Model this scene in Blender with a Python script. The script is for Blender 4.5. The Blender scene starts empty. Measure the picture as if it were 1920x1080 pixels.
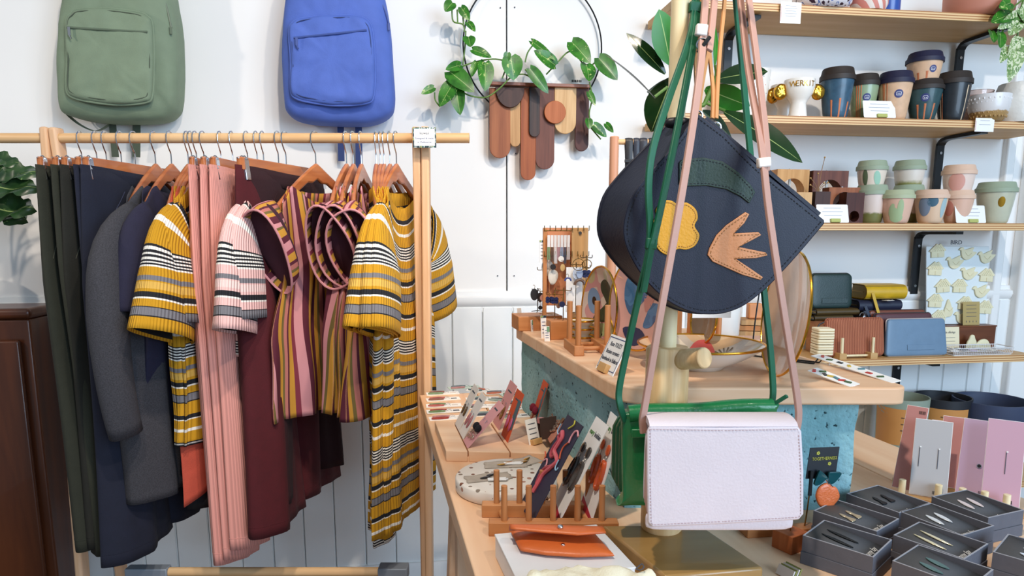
import bpy, bmesh, math, random
from mathutils import Vector, Matrix, noise
random.seed(7)
D2R = math.pi / 180
SC = bpy.context.scene
COL = SC.collection

# ------------------------------------------------------------------ camera
F, PPX, PPY, EYE = 1280.0, 960.0, 640.0, 1.15
YAW, PITCH = -8.1 * D2R, 9.0 * D2R
cam = bpy.data.cameras.new('camera')
cam.sensor_width = 36.0
cam.lens = F * 36.0 / 1920.0
cam.shift_y = (PPY - 540.0) / 1920.0
cam.clip_start = 0.02
camo = bpy.data.objects.new('camera', cam)
COL.objects.link(camo)
camo.location = (0, 0, EYE)
camo.rotation_euler = (math.pi / 2 - PITCH, 0, YAW)
SC.camera = camo

# ------------------------------------------------------------------ light
wd = bpy.data.worlds.new('daylight')
SC.world = wd
wd.use_nodes = True
wd.node_tree.nodes['Background'].inputs[0].default_value = (0.74, 0.87, 1.0, 1)
wd.node_tree.nodes['Background'].inputs[1].default_value = 0.30


def area(name, loc, target, sx, sy, power, col):
    l = bpy.data.lights.new(name, 'AREA')
    l.shape = 'RECTANGLE'
    l.size, l.size_y, l.energy, l.color = sx, sy, power, col
    o = bpy.data.objects.new(name, l)
    COL.objects.link(o)
    o.location = loc
    o.rotation_euler = (Vector(target) - Vector(loc)).to_track_quat('-Z', 'Y').to_euler()
    return o


def spot(name, loc, target, power, col, size=60, blend=0.5, rad=0.04):
    l = bpy.data.lights.new(name, 'SPOT')
    l.energy, l.color, l.spot_size, l.spot_blend, l.shadow_soft_size = power, col, size * D2R, blend, rad
    o = bpy.data.objects.new(name, l)
    COL.objects.link(o)
    o.location = loc
    o.rotation_euler = (Vector(target) - Vector(loc)).to_track_quat('-Z', 'Y').to_euler()
    return o


WARM = (1.0, 0.87, 0.74)
area('shop_window_daylight', (2.4, -2.4, 1.9), (0.8, 2.3, 1.2), 2.8, 2.2, 170, (0.57, 0.77, 1.0))
spot('spot_lamp', (-2.05, 1.0, 2.0), (-0.85, 2.3, 1.35), 34, WARM, 70, 0.7)
spot('spot_lamp', (0.25, 0.25, 2.75), (-0.45, 2.2, 1.25), 86, WARM, 58, 0.7)
spot('spot_lamp', (1.0, 0.1, 2.75), (0.35, 2.3, 1.5), 58, WARM, 60, 0.7)
spot('spot_lamp', (1.15, -0.1, 2.75), (1.5, 2.3, 1.35), 95, (1.0, 0.90, 0.80), 62, 0.7)
spot('spot_lamp', (0.85, -0.3, 2.65), (-0.55, 1.75, 0.75), 75, WARM, 44, 0.8)  # added to brighten and warm the clothes, no known lamp there
spot('spot_lamp', (-0.25, 0.15, 2.7), (0.15, 1.0, 0.85), 95, WARM, 62, 0.8)
SC.view_settings.view_transform = 'Standard'
SC.view_settings.look = 'None'
SC.view_settings.gamma = 1.0
SC.view_settings.use_curve_mapping = False
SC.view_settings.exposure = 0.05

# ------------------------------------------------------------------ geometry of the view (where things stand)
CF = Vector((-math.sin(YAW), math.cos(YAW), 0))
CR = Vector((math.cos(YAW), math.sin(YAW), 0))
UPZ = Vector((0, 0, 1))
CAM = Vector((0, 0, EYE))
FW3 = CF * math.cos(PITCH) - UPZ * math.sin(PITCH)
UP3 = CF * math.sin(PITCH) + UPZ * math.cos(PITCH)
YW = 2.30       # back wall plane
SHF = 2.06      # shelf front plane


def ray(px, py):
    return FW3 + CR * ((px - PPX) / F) - UP3 * ((py - PPY) / F)


def PD(px, py, d):
    r = ray(px, py)
    return CAM + r * (d / r.dot(CF))


def PZ(px, py, z):
    r = ray(px, py)
    return CAM + r * ((z - EYE) / r.z)


def PY(px, py, y):
    r = ray(px, py)
    return CAM + r * (y / r.y)


class Fr:
    """upright working plane of a thing: origin, turn about the vertical, lean"""
    def __init__(s, o, yaw=0.0, tilt=0.0, base=None):
        s.o = Vector(o)
        s.rz = (YAW if base is None else base) + yaw
        s.e = (tilt, 0, s.rz)
        m = Matrix.Rotation(s.rz, 3, 'Z') @ Matrix.Rotation(tilt, 3, 'X')
        s.m = m
        s.n = m @ Vector((0, 1, 0))

    def L(s, px, py):
        r = ray(px, py)
        p = CAM + r * ((s.o - CAM).dot(s.n) / r.dot(s.n))
        q = s.m.transposed() @ (p - s.o)
        return (q.x, q.z)

    def W(s, x, y, z):
        return s.o + s.m @ Vector((x, y, z))


# ------------------------------------------------------------------ materials
def lin(c):
    if isinstance(c, str):
        c = tuple(int(c[i:i + 2], 16) for i in (0, 2, 4))
    return tuple(((v / 255) / 12.92 if v / 255 <= 0.04045 else ((v / 255 + 0.055) / 1.055) ** 2.4) for v in c) + (1,)


MATS = {}


class NT:
    def __init__(s, name):
        s.m = bpy.data.materials.new(name)
        s.m.use_nodes = True
        s.t = s.m.node_tree
        s.b = s.t.nodes['Principled BSDF']
        MATS[name] = s.m

    def n(s, typ, **kw):
        nd = s.t.nodes.new(typ)
        for k, v in kw.items():
            if k in nd.inputs.keys():
                nd.inputs[k].default_value = v
            else:
                setattr(nd, k, v)
        return nd

    def l(s, a, ao, b, bi):
        s.t.links.new(a.outputs[ao], b.inputs[bi])

    def coords(s, out='Object', scale=(1, 1, 1), rot=(0, 0, 0)):
        c = s.n('ShaderNodeTexCoord')
        mp = s.n('ShaderNodeMapping')
        mp.inputs['Scale'].default_value = scale
        mp.inputs['Rotation'].default_value = rot
        s.l(c, out, mp, 'Vector')
        return mp

    def ramp(s, stops, interp='LINEAR'):
        r = s.n('ShaderNodeValToRGB')
        cr = r.color_ramp
        cr.interpolation = interp
        while len(cr.elements) < len(stops):
            cr.elements.new(0.5)
        for i, (p, c) in enumerate(stops):
            cr.elements[i].position = p
            cr.elements[i].color = lin(c)
        return r

    def bump(s, src, out, strength, dist=0.002):
        b = s.n('ShaderNodeBump')
        b.inputs['Strength'].default_value = strength
        b.inputs['Distance'].default_value = dist
        s.l(src, out, b, 'Height')
        s.l(b, 'Normal', s.b, 'Normal')
        return b


def M(name, col, rough=0.6, metal=0.0, var=0.0, vs=8.0, bump=0.0, bs=200.0, coat=0.0, sheen=0.0, trans=0.0, spec=None):
    if name in MATS:
        return MATS[name]
    t = NT(name)
    b = t.b.inputs
    b['Base Color'].default_value = lin(col)
    b['Roughness'].default_value = rough
    b['Metallic'].default_value = metal
    b['Coat Weight'].default_value = coat
    b['Sheen Weight'].default_value = sheen
    b['Transmission Weight'].default_value = trans
    if spec is not None:
        b['Specular IOR Level'].default_value = spec
    if var:
        mp = t.coords()
        nz = t.n('ShaderNodeTexNoise', Scale=vs, Detail=4.0)
        t.l(mp, 0, nz, 'Vector')
        c = lin(col)
        r = t.n('ShaderNodeValToRGB')
        r.color_ramp.elements[0].position = 0.3
        r.color_ramp.elements[1].position = 0.7
        r.color_ramp.elements[0].color = tuple(v * (1 - var) for v in c[:3]) + (1,)
        r.color_ramp.elements[1].color = tuple(min(1, v * (1 + var)) for v in c[:3]) + (1,)
        t.l(nz, 'Fac', r, 'Fac')
        t.l(r, 'Color', t.b, 'Base Color')
    if bump:
        mp = t.coords()
        nz = t.n('ShaderNodeTexNoise', Scale=bs, Detail=3.0)
        t.l(mp, 0, nz, 'Vector')
        t.bump(nz, 'Fac', bump)
    return t.m


def wood(name, c1, c2, axis='X', scale=14.0, rough=0.5, stretch=0.08, coat=0.0, rings=2.2):
    """grain that runs along one object axis"""
    if name in MATS:
        return MATS[name]
    t = NT(name)
    sc = [1.0, 1.0, 1.0]
    sc['XYZ'.index(axis)] = stretch
    mp = t.coords(scale=sc)
    n1 = t.n('ShaderNodeTexNoise', Scale=scale, Detail=3.0, Distortion=0.8)
    t.l(mp, 0, n1, 'Vector')
    mu = t.n('ShaderNodeMath', operation='MULTIPLY')
    mu.inputs[1].default_value = rings * 3
    t.l(n1, 'Fac', mu, 0)
    fr = t.n('ShaderNodeMath', operation='PINGPONG')
    fr.inputs[1].default_value = 1.0
    t.l(mu, 0, fr, 0)
    n2 = t.n('ShaderNodeTexNoise', Scale=scale * 9, Detail=3.0)
    t.l(mp, 0, n2, 'Vector')
    mx = t.n('ShaderNodeMath', operation='MULTIPLY_ADD')
    mx.inputs[1].default_value = 0.55
    t.l(fr, 0, mx, 0)
    m3 = t.n('ShaderNodeMath', operation='MULTIPLY')
    m3.inputs[1].default_value = 0.5
    t.l(n2, 'Fac', m3, 0)
    t.l(m3, 0, mx, 2)
    r = t.ramp([(0.15, c1), (0.85, c2)])
    t.l(mx, 0, r, 'Fac')
    t.l(r, 'Color', t.b, 'Base Color')
    t.b.inputs['Roughness'].default_value = rough
    t.b.inputs['Coat Weight'].default_value = coat
    t.bump(n2, 'Fac', 0.12, 0.001)
    return t.m


# ------------------------------------------------------------------ mesh building
class G:
    def __init__(s):
        s.v, s.f, s.uv = [], [], {}
        s.T = None

    def add(s, vs, fs, uvs=None):
        o = len(s.v)
        for i, p in enumerate(vs):
            p = Vector(p)
            if s.T is not None:
                p = s.T @ p
            s.v.append(p)
            if uvs:
                s.uv[o + i] = uvs[i]
        s.f += [tuple(o + i for i in f) for f in fs]
        return s

    def box(s, c, d, rz=0.0, m=None):
        x, y, z = d[0] / 2, d[1] / 2, d[2] / 2
        vs = [Vector((i * x, j * y, k * z)) for i in (-1, 1) for j in (-1, 1) for k in (-1, 1)]
        R = m if m is not None else Matrix.Rotation(rz, 3, 'Z')
        vs = [R @ p + Vector(c) for p in vs]
        return s.add(vs, [(0, 1, 3, 2), (4, 6, 7, 5), (0, 4, 5, 1), (2, 3, 7, 6), (0, 2, 6, 4), (1, 5, 7, 3)])

    def bar(s, a, b, w, t, up=UPZ):
        """square bar from a to b, w across, t along the up hint"""
        a, b = Vector(a), Vector(b)
        d = (b - a).normalized()
        x = d.cross(Vector(up))
        x = (x if x.length > 1e-4 else d.cross(Vector((0, 1, 0)))).normalized()
        y = x.cross(d)
        m = Matrix((x, d, y)).transposed()
        return s.box((a + b) / 2, (w, (b - a).length, t), m=m)

    def tube(s, pts, r, n=10, caps=True, side=None, ry=None, closed=False):
        pts = [Vector(p) for p in pts]
        L = len(pts)
        rs = r if isinstance(r, (list, tuple)) else [r] * L
        vs, prev = [], None
        for i, p in enumerate(pts):
            if closed:
                d = (pts[(i + 1) % L] - pts[i - 1]).normalized()
            else:
                d = (pts[min(i + 1, L - 1)] - pts[max(i - 1, 0)]).normalized()
            h = Vector(side) if side is not None else (prev if prev is not None else (UPZ if abs(d.z) < 0.9 else Vector((1, 0, 0))))
            u = h - d * h.dot(d)
            u.normalize()
            prev = u
            w = d.cross(u)
            k = ry / r if (ry and not isinstance(r, (list, tuple))) else 1.0
            for j in range(n):
                a = 2 * math.pi * j / n
                vs.append(p + u * (math.cos(a) * rs[i]) + w * (math.sin(a) * rs[i] * k))
        fs = []
        for i in range(L if closed else L - 1):
            for j in range(n):
                a, b = i * n + j, i * n + (j + 1) % n
                c, d2 = ((i + 1) % L) * n + (j + 1) % n, ((i + 1) % L) * n + j
                fs.append((a, b, c, d2))
        if caps and not closed:
            fs += [tuple(range(n - 1, -1, -1)), tuple((L - 1) * n + j for j in range(n))]
        return s.add(vs, fs)

    def band(s, pts, w, t, side):
        """flat strap with square edges through points"""
        pts = [Vector(p) for p in pts]
        vs, fs, L = [], [], len(pts)
        for i, p in enumerate(pts):
            d = (pts[min(i + 1, L - 1)] - pts[max(i - 1, 0)]).normalized()
            u = Vector(side) - d * Vector(side).dot(d)
            u.normalize()
            n = d.cross(u)
            for a, b in ((-1, -1), (1, -1), (1, 1), (-1, 1)):
                vs.append(p + u * (a * w / 2) + n * (b * t / 2))
        for i in range(L - 1):
            fs += [(i * 4 + j, i * 4 + (j + 1) % 4, i * 4 + 4 + (j + 1) % 4, i * 4 + 4 + j) for j in range(4)]
        fs += [(0, 1, 2, 3), tuple(L * 4 - 4 + j for j in range(4))]
        return s.add(vs, fs)

    def cyl(s, a, b, r, r2=None, n=16):
        return s.tube([a, b], [r, r if r2 is None else r2], n)

    def lathe(s, prof, n=32, c=(0, 0, 0), ex=1.0, ey=1.0, caps=True):
        vs, fs = [], []
        for (r, z) in prof:
            for j in range(n):
                a = 2 * math.pi * j / n
                vs.append((c[0] + r * math.cos(a) * ex, c[1] + r * math.sin(a) * ey, c[2] + z))
        for i in range(len(prof) - 1):
            for j in range(n):
                fs.append((i * n + j, i * n + (j + 1) % n, (i + 1) * n + (j + 1) % n, (i + 1) * n + j))
        if caps and prof[0][0] > 1e-5:
            fs.append(tuple(range(n - 1, -1, -1)))
        if caps and prof[-1][0] > 1e-5:
            fs.append(tuple((len(prof) - 1) * n + j for j in range(n)))
        return s.add(vs, fs)

    def prism(s, out, y0, y1, plane='xz'):
        """outline (2-D) given a thickness; plane 'xz' extrudes along y, 'xy' along z"""
        n = len(out)
        P = (lambda a, b, t: (a, t, b)) if plane == 'xz' else (lambda a, b, t: (a, b, t))
        vs = [P(a, b, y0) for a, b in out] + [P(a, b, y1) for a, b in out]
        fs = [tuple(range(n)), tuple(range(2 * n - 1, n - 1, -1))]
        fs += [((i + 1) % n, i, n + i, n + (i + 1) % n) for i in range(n)]
        return s.add(vs, fs)

    def grid(s, fn, nu, nv, closed_u=False, uvf=None):
        vs, fs, uv = [], [], []
        for j in range(nv + 1):
            for i in range(nu if closed_u else nu + 1):
                u, v = i / nu, j / nv
                vs.append(fn(u, v))
                uv.append(uvf(u, v) if uvf else (u, v))
        w = nu if closed_u else nu + 1
        for j in range(nv):
            for i in range(nu):
                fs.append((j * w + i, j * w + (i + 1) % w, (j + 1) * w + (i + 1) % w, (j + 1) * w + i))
        return s.add(vs, fs, uv)

    def pillow(s, d, e=4.0, n=8, fn=None, c=(0, 0, 0)):
        """box with soft corners: exponent e, full size d"""
        bm = bmesh.new()
        bmesh.ops.create_cube(bm, size=2)
        bmesh.ops.subdivide_edges(bm, edges=bm.edges[:], cuts=n, use_grid_fill=True)
        vs = []
        for v in bm.verts:
            p = v.co
            k = (abs(p.x) ** e + abs(p.y) ** e + abs(p.z) ** e) ** (1 / e)
            q = Vector((p.x / k * d[0] / 2, p.y / k * d[1] / 2, p.z / k * d[2] / 2))
            if fn:
                q = Vector(fn(q))
            vs.append(q + Vector(c))
        bm.verts.index_update()
        fs = [tuple(v.index for v in f.verts) for f in bm.faces]
        bm.free()
        return s.add(vs, fs)

    def mesh(s, name, smooth=True, ang=38):
        me = bpy.data.meshes.new(name)
        me.from_pydata([tuple(p) for p in s.v], [], s.f)
        bm = bmesh.new()
        bm.from_mesh(me)
        bmesh.ops.recalc_face_normals(bm, faces=bm.faces[:])
        bm.to_mesh(me)
        bm.free()
        if s.uv:
            l = me.uv_layers.new(name='uv')
            for lp in me.loops:
                l.data[lp.index].uv = s.uv.get(lp.vertex_index, (0, 0))
        if smooth:
            me.shade_smooth()
            me.set_sharp_from_angle(angle=ang * D2R)
        return me

    def obj(s, name, mat, parent=None, loc=None, rot=None, bev=0.0, seg=2, smooth=True, ang=38, solid=0.0):
        me = s.mesh(name, smooth, ang)
        return mk(name, me, mat, parent, loc, rot, bev, seg, solid)


def mk(name, me, mat, parent=None, loc=None, rot=None, bev=0.0, seg=2, solid=0.0):
    o = bpy.data.objects.new(name, me)
    COL.objects.link(o)
    if mat is not None:
        if not me.materials:
            me.materials.append(mat)
    if parent is not None:
        o.parent = parent
    if loc is not None:
        o.location = loc
    if rot is not None:
        o.rotation_euler = rot
    if solid:
        m = o.modifiers.new('thickness', 'SOLIDIFY')
        m.thickness = solid
        m.offset = 0
    if bev:
        m = o.modifiers.new('bevel', 'BEVEL')
        m.width, m.segments, m.limit_method, m.angle_limit = bev, seg, 'ANGLE', 40 * D2R
        m.harden_normals = False
    return o


def tag(o, label, cat, group=None, kind=None):
    o['label'], o['category'] = label, cat
    if group:
        o['group'] = group
    if kind:
        o['kind'] = kind
    return o


def thing(name, label, cat, loc=(0, 0, 0), rot=(0, 0, 0), group=None):
    o = bpy.data.objects.new(name, None)
    o.empty_display_size = 0.03
    COL.objects.link(o)
    o.location = loc
    o.rotation_euler = rot if isinstance(rot, (tuple, list)) else (0, 0, rot)
    return tag(o, label, cat, group)


def struct(o):
    o['kind'] = 'structure'
    return o


def text(name, s, size, mat, parent, loc, rot=(math.pi / 2, 0, 0), align='CENTER', ext=0.0002, shear=0.0, sx=1.0, bold=0.0):
    cu = bpy.data.curves.new(name, 'FONT')
    cu.body, cu.size, cu.align_x, cu.align_y, cu.extrude, cu.shear = s, size, align, 'CENTER', ext, shear
    cu.resolution_u = 2
    cu.offset = bold
    t = bpy.data.objects.new(name, cu)
    COL.objects.link(t)
    dg = bpy.context.evaluated_depsgraph_get()
    me = bpy.data.meshes.new_from_object(t.evaluated_get(dg))
    bpy.data.objects.remove(t)
    me.materials.clear()
    o = mk(name, me, mat, parent, loc, rot)
    o.scale = (sx, 1, 1)
    return o


def rrect(w, h, r, n=5, cx=0.0, cy=0.0):
    out = []
    for (sx, sy, a0) in ((1, 1, 0), (-1, 1, 90), (-1, -1, 180), (1, -1, 270)):
        for i in range(n + 1):
            a = (a0 + 90 * i / n) * D2R
            out.append((cx + sx * (w / 2 - r) + r * math.cos(a), cy + sy * (h / 2 - r) + r * math.sin(a)))
    return out


def circ(r, n=24, cx=0.0, cy=0.0, ry=None):
    return [(cx + r * math.cos(2 * math.pi * i / n), cy + (ry or r) * math.sin(2 * math.pi * i / n)) for i in range(n)]


def smoothpath(pts, k=6, closed=False):
    pts = [Vector(p) for p in pts]
    n, out = len(pts), []
    for i in range(n if closed else n - 1):
        p0 = pts[i - 1] if (closed or i > 0) else pts[0]
        p1, p2 = pts[i], pts[(i + 1) % n]
        p3 = pts[(i + 2) % n] if (closed or i + 2 < n) else pts[-1]
        for j in range(k):
            t = j / k
            out.append(0.5 * ((2 * p1) + (p2 - p0) * t + (2 * p0 - 5 * p1 + 4 * p2 - p3) * t * t + (3 * p1 - p0 - 3 * p2 + p3) * t ** 3))
    if not closed:
        out.append(pts[-1])
    return out


def smooth2(pts, k=5, closed=True):
    return [(p.x, p.y) for p in smoothpath([(a, b, 0) for a, b in pts], k, closed)]


def lerp(a, b, t):
    return a + (b - a) * t


def clamp(x, a=0.0, b=1.0):
    return max(a, min(b, x))


def card(name, label, cat, fr, w, h, t, mat, group=None):
    """a thin flat card standing in a working plane, origin at its lower middle"""
    o = thing(name, label, cat, fr.o, fr.e, group)
    G().box((0, 0, h / 2), (w, t, h)).obj('card', mat, o)
    return o
# ================================================================== the room
m_wall = M('plaster_white', 'f1efec', 0.75, var=0.02, vs=3, bump=0.05, bs=60)
m_board = M('painted_board', 'eef0ef', 0.5, var=0.02, vs=6)
m_trim = M('painted_trim', 'f0f0ee', 0.4)
m_floor = wood('floor_boards', '6b4a33', '8d6a4c', 'X', 6)
m_dark = M('dark_gap', '2a2c30', 0.9)
m_black = M('black_metal', '101113', 0.38, metal=0.3)
m_steel = M('bright_steel', 'd0d2d6', 0.18, metal=1.0)
m_gold = M('gold', 'd9a33c', 0.18, metal=1.0)
m_brass = M('brass_wire', '9a7a45', 0.3, metal=1.0)
m_white = M('white_card', 'f4f2ee', 0.6)
m_ink = M('grey_ink', '4b4f5a', 0.8)
m_inkb = M('blue_ink', '3a4a7a', 0.8)
m_pine = wood('pine', 'f0cca8', 'dfae84', 'Y', 9, 0.45, 0.07)
m_pineX = wood('pine_x', 'f2cfac', 'e2b288', 'X', 9, 0.45, 0.07)
m_pineZ = wood('pine_z', 'eac4a0', 'd9ab80', 'Z', 14, 0.5, 0.06)
m_rail = wood('rail_pine', 'e9c697', 'd9ab76', 'X', 18, 0.45, 0.05)
m_beech = wood('beech', 'c98a55', 'b5733f', 'Z', 20, 0.5, 0.08)
m_beechX = wood('beech_x', 'cb8d58', 'b5733f', 'X', 20, 0.5, 0.08)
m_hang = wood('hanger_wood', 'c67a45', 'a85c30', 'X', 14, 0.32, 0.1, 0.4)
m_ply = wood('plywood', 'dcb57e', 'c99b60', 'X', 7, 0.55, 0.08)
m_paleZ = wood('pale_dowel', 'f6e6be', 'ecd6a6', 'Z', 20, 0.5, 0.06)
m_leather_blk = M('black_leather', '1c1a1c', 0.45, bump=0.15, bs=350)


def xat(px, y, Y):
    return PY(px, y, Y).x


FZ = -0.10      # floor level
fl = struct(G().box((0.6, 0.5, FZ - 0.05), (5.2, 5.0, 0.1)).obj('floor', m_floor))
# plaster upper wall with a flush panel whose joints show as fine dark lines
ZR = PY(900, 566, YW).z          # chair rail
xj = xat(951, 300, YW)
zj = PY(880, 550, YW).z
wall = struct(G().box((0.6, YW + 0.06, 1.4), (5.2, 0.10, 3.2)).obj('wall_back', m_wall))
G().box((xj, YW + 0.009, (zj + 3.0) / 2), (0.0035, 0.004, 3.0 - zj)).obj('panel_joint', m_dark, wall)
xa = xat(806, 550, YW)
G().box(((xa + xj) / 2, YW + 0.009, zj), (xj - xa, 0.004, 0.003)).obj('panel_joint', m_dark, wall)
for (px, py) in ((938, 15), (965, 14), (967, 288), (933, 517), (964, 517)):
    p = PY(px, py, YW + 0.01)
    G().tube([(p.x, p.y - 0.003, p.z), (p.x, p.y + 0.004, p.z)], 0.0022, 8).obj('nail_head', m_ink, wall)
# tongue and groove dado boards, one by one
bw = 0.1035
x = -2.0
me = None
while x < 3.1:
    if me is None:
        g = G().prism([(-bw / 2 + .001, 0), (-bw / 2 + .004, -.006), (bw / 2 - .004, -.006), (bw / 2 - .001, 0), (bw / 2 - .001, .012), (-bw / 2 + .001, .012)], FZ, ZR - 0.02, 'xy')
        me = g.mesh('dado_board', False)
    mk('dado_board', me, m_board, wall, (x, YW - 0.001, 0))
    x += bw
# chair rail and skirting
prof = [(0, -.035), (-.010, -.035), (-.012, -.018), (-.020, -.010), (-.026, .004), (-.024, .016), (-.012, .020), (-.010, .034), (-.004, .036), (0, .036)]


def mould(name, prof, x0, x1, y, z):
    n = len(prof)
    g = G()
    vs = [(xx, y + a, z + b) for xx in (x0, x1) for a, b in prof]
    g.add(vs, [tuple(range(n)), tuple(range(2 * n - 1, n - 1, -1))] + [(i, (i + 1) % n, n + (i + 1) % n, n + i) for i in range(n)])
    return struct(g.obj(name, m_trim))


mould('trim_1', prof, -2.0, 3.2, YW + 0.01, ZR)
mould('baseboard_back', [(.005, 0), (-.018, 0), (-.018, .085), (-.012, .10), (.005, .10)], -2.0, 3.2, YW - 0.004, FZ)
# moulded frame of the panelled corner at the right
xr = xat(1868, 500, YW)
G2 = G().box((xr, YW + 0.0, 1.5), (0.035, 0.03, 3.0))
struct(G2.obj('trim_2', m_trim, bev=0.006))
struct(G().box((xr + 0.15, YW - 0.012, 1.5), (0.16, 0.05, 3.0)).obj('trim_3', m_trim, bev=0.008))

# brown timber cupboard at the lower left, between rack and wall
cb = PY(58, 578, YW - 0.205)
t = thing('cupboard', 'dark brown polished timber cupboard at the lower left edge', 'cupboard', (cb.x, YW - 0.205, FZ), 0)
hz = cb.z - FZ
m_cup = wood('dark_timber', '6e3a1c', '4a2412', 'Z', 5, 0.35, 0.1, 0.2)
G().box((-0.36, 0.085, hz / 2 - 0.015), (0.70, 0.16, hz - 0.03)).obj('body', m_cup, t, bev=0.008, seg=3)
G().box((-0.36, 0.08, hz - 0.015), (0.72, 0.175, 0.03)).obj('top', m_cup, t, bev=0.012, seg=3)
G().box((-0.17, -0.006, hz / 2 - 0.03), (0.27, 0.016, hz - 0.12)).obj('door', m_cup, t, bev=0.006)
G().tube([(-0.275, -0.014, hz * .55), (-0.275, -0.03, hz * .55)], 0.012, 12).obj('knob', m_brass, t)

# ================================================================== shelving
SHZ = []
for (ya, yb) in ((14, 30), (220, 233), (418, 430), (674, 686)):
    SHZ.append((PY(1650, ya, SHF).z, PY(1650, yb, SHF).z))
xl = xat(1265, 10, SHF)
xrr = xat(1990, 300, SHF)
t_sh = 0.024
names = ['top', 'second', 'third', 'lowest']
labs = ['plywood wall shelf at the top edge carrying patterned ceramics', 'plywood wall shelf carrying the dark lidded travel cups',
        'plywood wall shelf carrying pastel lidded cups and wooden vases', 'plywood wall shelf carrying the leather wallets and pouches']
m_plyedge = NT('plywood_edge')
_mp = m_plyedge.coords(scale=(1, 1, 1))
_sx = m_plyedge.n('ShaderNodeSeparateXYZ')
m_plyedge.l(_mp, 0, _sx, 0)
_mm = m_plyedge.n('ShaderNodeMath', operation='MULTIPLY')
_mm.inputs[1].default_value = 1 / 0.0078
m_plyedge.l(_sx, 'Z', _mm, 0)
_ff = m_plyedge.n('ShaderNodeMath', operation='FRACT')
m_plyedge.l(_mm, 0, _ff, 0)
_rr = m_plyedge.ramp([(0.0, 'e6c08c'), (0.62, 'a8703e')], 'CONSTANT')
m_plyedge.l(_ff, 0, _rr, 'Fac')
m_plyedge.l(_rr, 'Color', m_plyedge.b, 'Base Color')
m_plyedge = m_plyedge.m
for i, (za, zb) in enumerate(SHZ):
    t = thing('wall_shelf', labs[i], 'shelf', ((xl + xrr) / 2, (SHF + YW) / 2, za - t_sh), 0, 'plywood shelves on the back wall')
    w, dd = xrr - xl, YW - SHF - 0.012
    G().box((0, 0.004, t_sh / 2), (w, dd, t_sh)).obj('board', m_ply, t, bev=0.001)
    G().box((0, -dd / 2 + 0.0035, t_sh / 2), (w + 0.0004, 0.002, t_sh - 0.002)).obj('front_edge', m_plyedge, t)
# lower shelf with the planters
zlow = PY(1910, 905, SHF).z
tl = thing('wall_shelf', 'low plywood wall shelf under the dark planters', 'shelf', ((xl + xrr) / 2 + 0.2, (SHF + YW) / 2, zlow - t_sh), 0, 'plywood shelves on the back wall')
G().box((0.1, 0.004, t_sh / 2), (xrr - xl - 0.2, YW - SHF - 0.012, t_sh)).obj('board', m_ply, tl, bev=0.001)
G().box((0.1, -(YW - SHF) / 2 + 0.0095, t_sh / 2), (xrr - xl - 0.2, 0.002, t_sh - 0.002)).obj('front_edge', m_plyedge, tl)

# black steel brackets: an upright on the wall, an arm under the shelf, a gusset bend between


def bracket(px, i, label):
    z = SHZ[i][0] - t_sh
    xx = xat(px, 300, YW)
    b = thing('shelf_bracket', label, 'bracket', (xx, YW, z), 0, 'black steel shelf brackets')
    dd = 0.205
    path = [(0, -dd, -.008), (0, -.05, -.008), (0, -.030, -.012), (0, -.018, -.024), (0, -.014, -.045), (0, -.014, -.23)]
    path = [path[0]] + smoothpath(path[1:], 5)
    vs, fs = [], []
    for k, p in enumerate(path):
        p = Vector(p)
        d = (Vector(path[min(k + 1, len(path) - 1)]) - Vector(path[max(k - 1, 0)])).normalized()
        n = Vector((1, 0, 0)).cross(d).normalized()
        for (sx, sn) in ((-1, -1), (1, -1), (1, 1), (-1, 1)):
            vs.append(p + Vector((sx * 0.014, 0, 0)) + n * (sn * 0.005))
    for k in range(len(path) - 1):
        for j in range(4):
            fs.append((k * 4 + j, k * 4 + (j + 1) % 4, k * 4 + 4 + (j + 1) % 4, k * 4 + 4 + j))
    fs += [(0, 1, 2, 3), tuple(len(vs) - 4 + j for j in range(4))]
    G().add(vs, fs).obj('arm', m_black, b, bev=0.002)
    for zz in (-.055, -.20):
        G().tube([(0, -.017, zz), (0, -.022, zz)], 0.005, 10).obj('screw', m_steel, b)


for (px, i, lb) in ((1775, 0, 'black steel bracket under the top shelf, right of the stacked cups'), (1755, 1, 'black steel bracket between the travel cups and the pastel cups'),
                    (1730, 2, 'black steel bracket behind the clay ornament board'), (1712, 3, 'black steel bracket under the lowest wallet shelf'),
                    (1352, 0, 'black steel bracket under the top shelf behind the bag straps')):
    bracket(px, i, lb)

# ================================================================== tables
ZT, ZU = 0.75, 0.938
tdir = (PZ(786, 742, ZT) - PZ(890, 1083, ZT)).normalized()      # runs away from us
tx = Vector((tdir.y, -tdir.x, 0))
LB = PZ(786, 741, ZT)
TW = 0.86
TA = math.atan2(tx.y, tx.x)
tb = thing('display_table', 'pine trestle display table holding the earring cards and boxes', 'table', (LB.x, LB.y, 0), TA)
TL = LB.length - 0.36
# boards of the top run away from the viewer
nb = 6
for k in range(nb):
    w = TW / nb
    G().box((w * (k + .5), -TL / 2, ZT - 0.016), (w - 0.0012, TL, 0.032)).obj('top_plank', m_pine, tb, bev=0.002)
G().box((TW / 2, -0.25, ZT - 0.05), (TW - 0.08, 0.05, 0.036)).obj('batten', m_pineX, tb, bev=0.002)
G().box((TW / 2, -TL + 0.25, ZT - 0.05), (TW - 0.08, 0.05, 0.036)).obj('batten', m_pineX, tb, bev=0.002)
for yy in (-0.25, -TL + 0.25):
    for xx in (0.07, TW - 0.07):
        for s in (-1, 1):
            G().bar((xx, yy + s * 0.02, ZT - 0.06), (xx + (-0.02 if xx < 0.2 else 0.02), yy + s * 0.17, FZ), 0.045, 0.028, (1, 0, 0)).obj('leg', m_pineZ, tb, bev=0.002)
        G().box((xx, yy, 0.33), (0.025, 0.2, 0.05)).obj('stretcher', m_pine, tb, bev=0.002)

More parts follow.
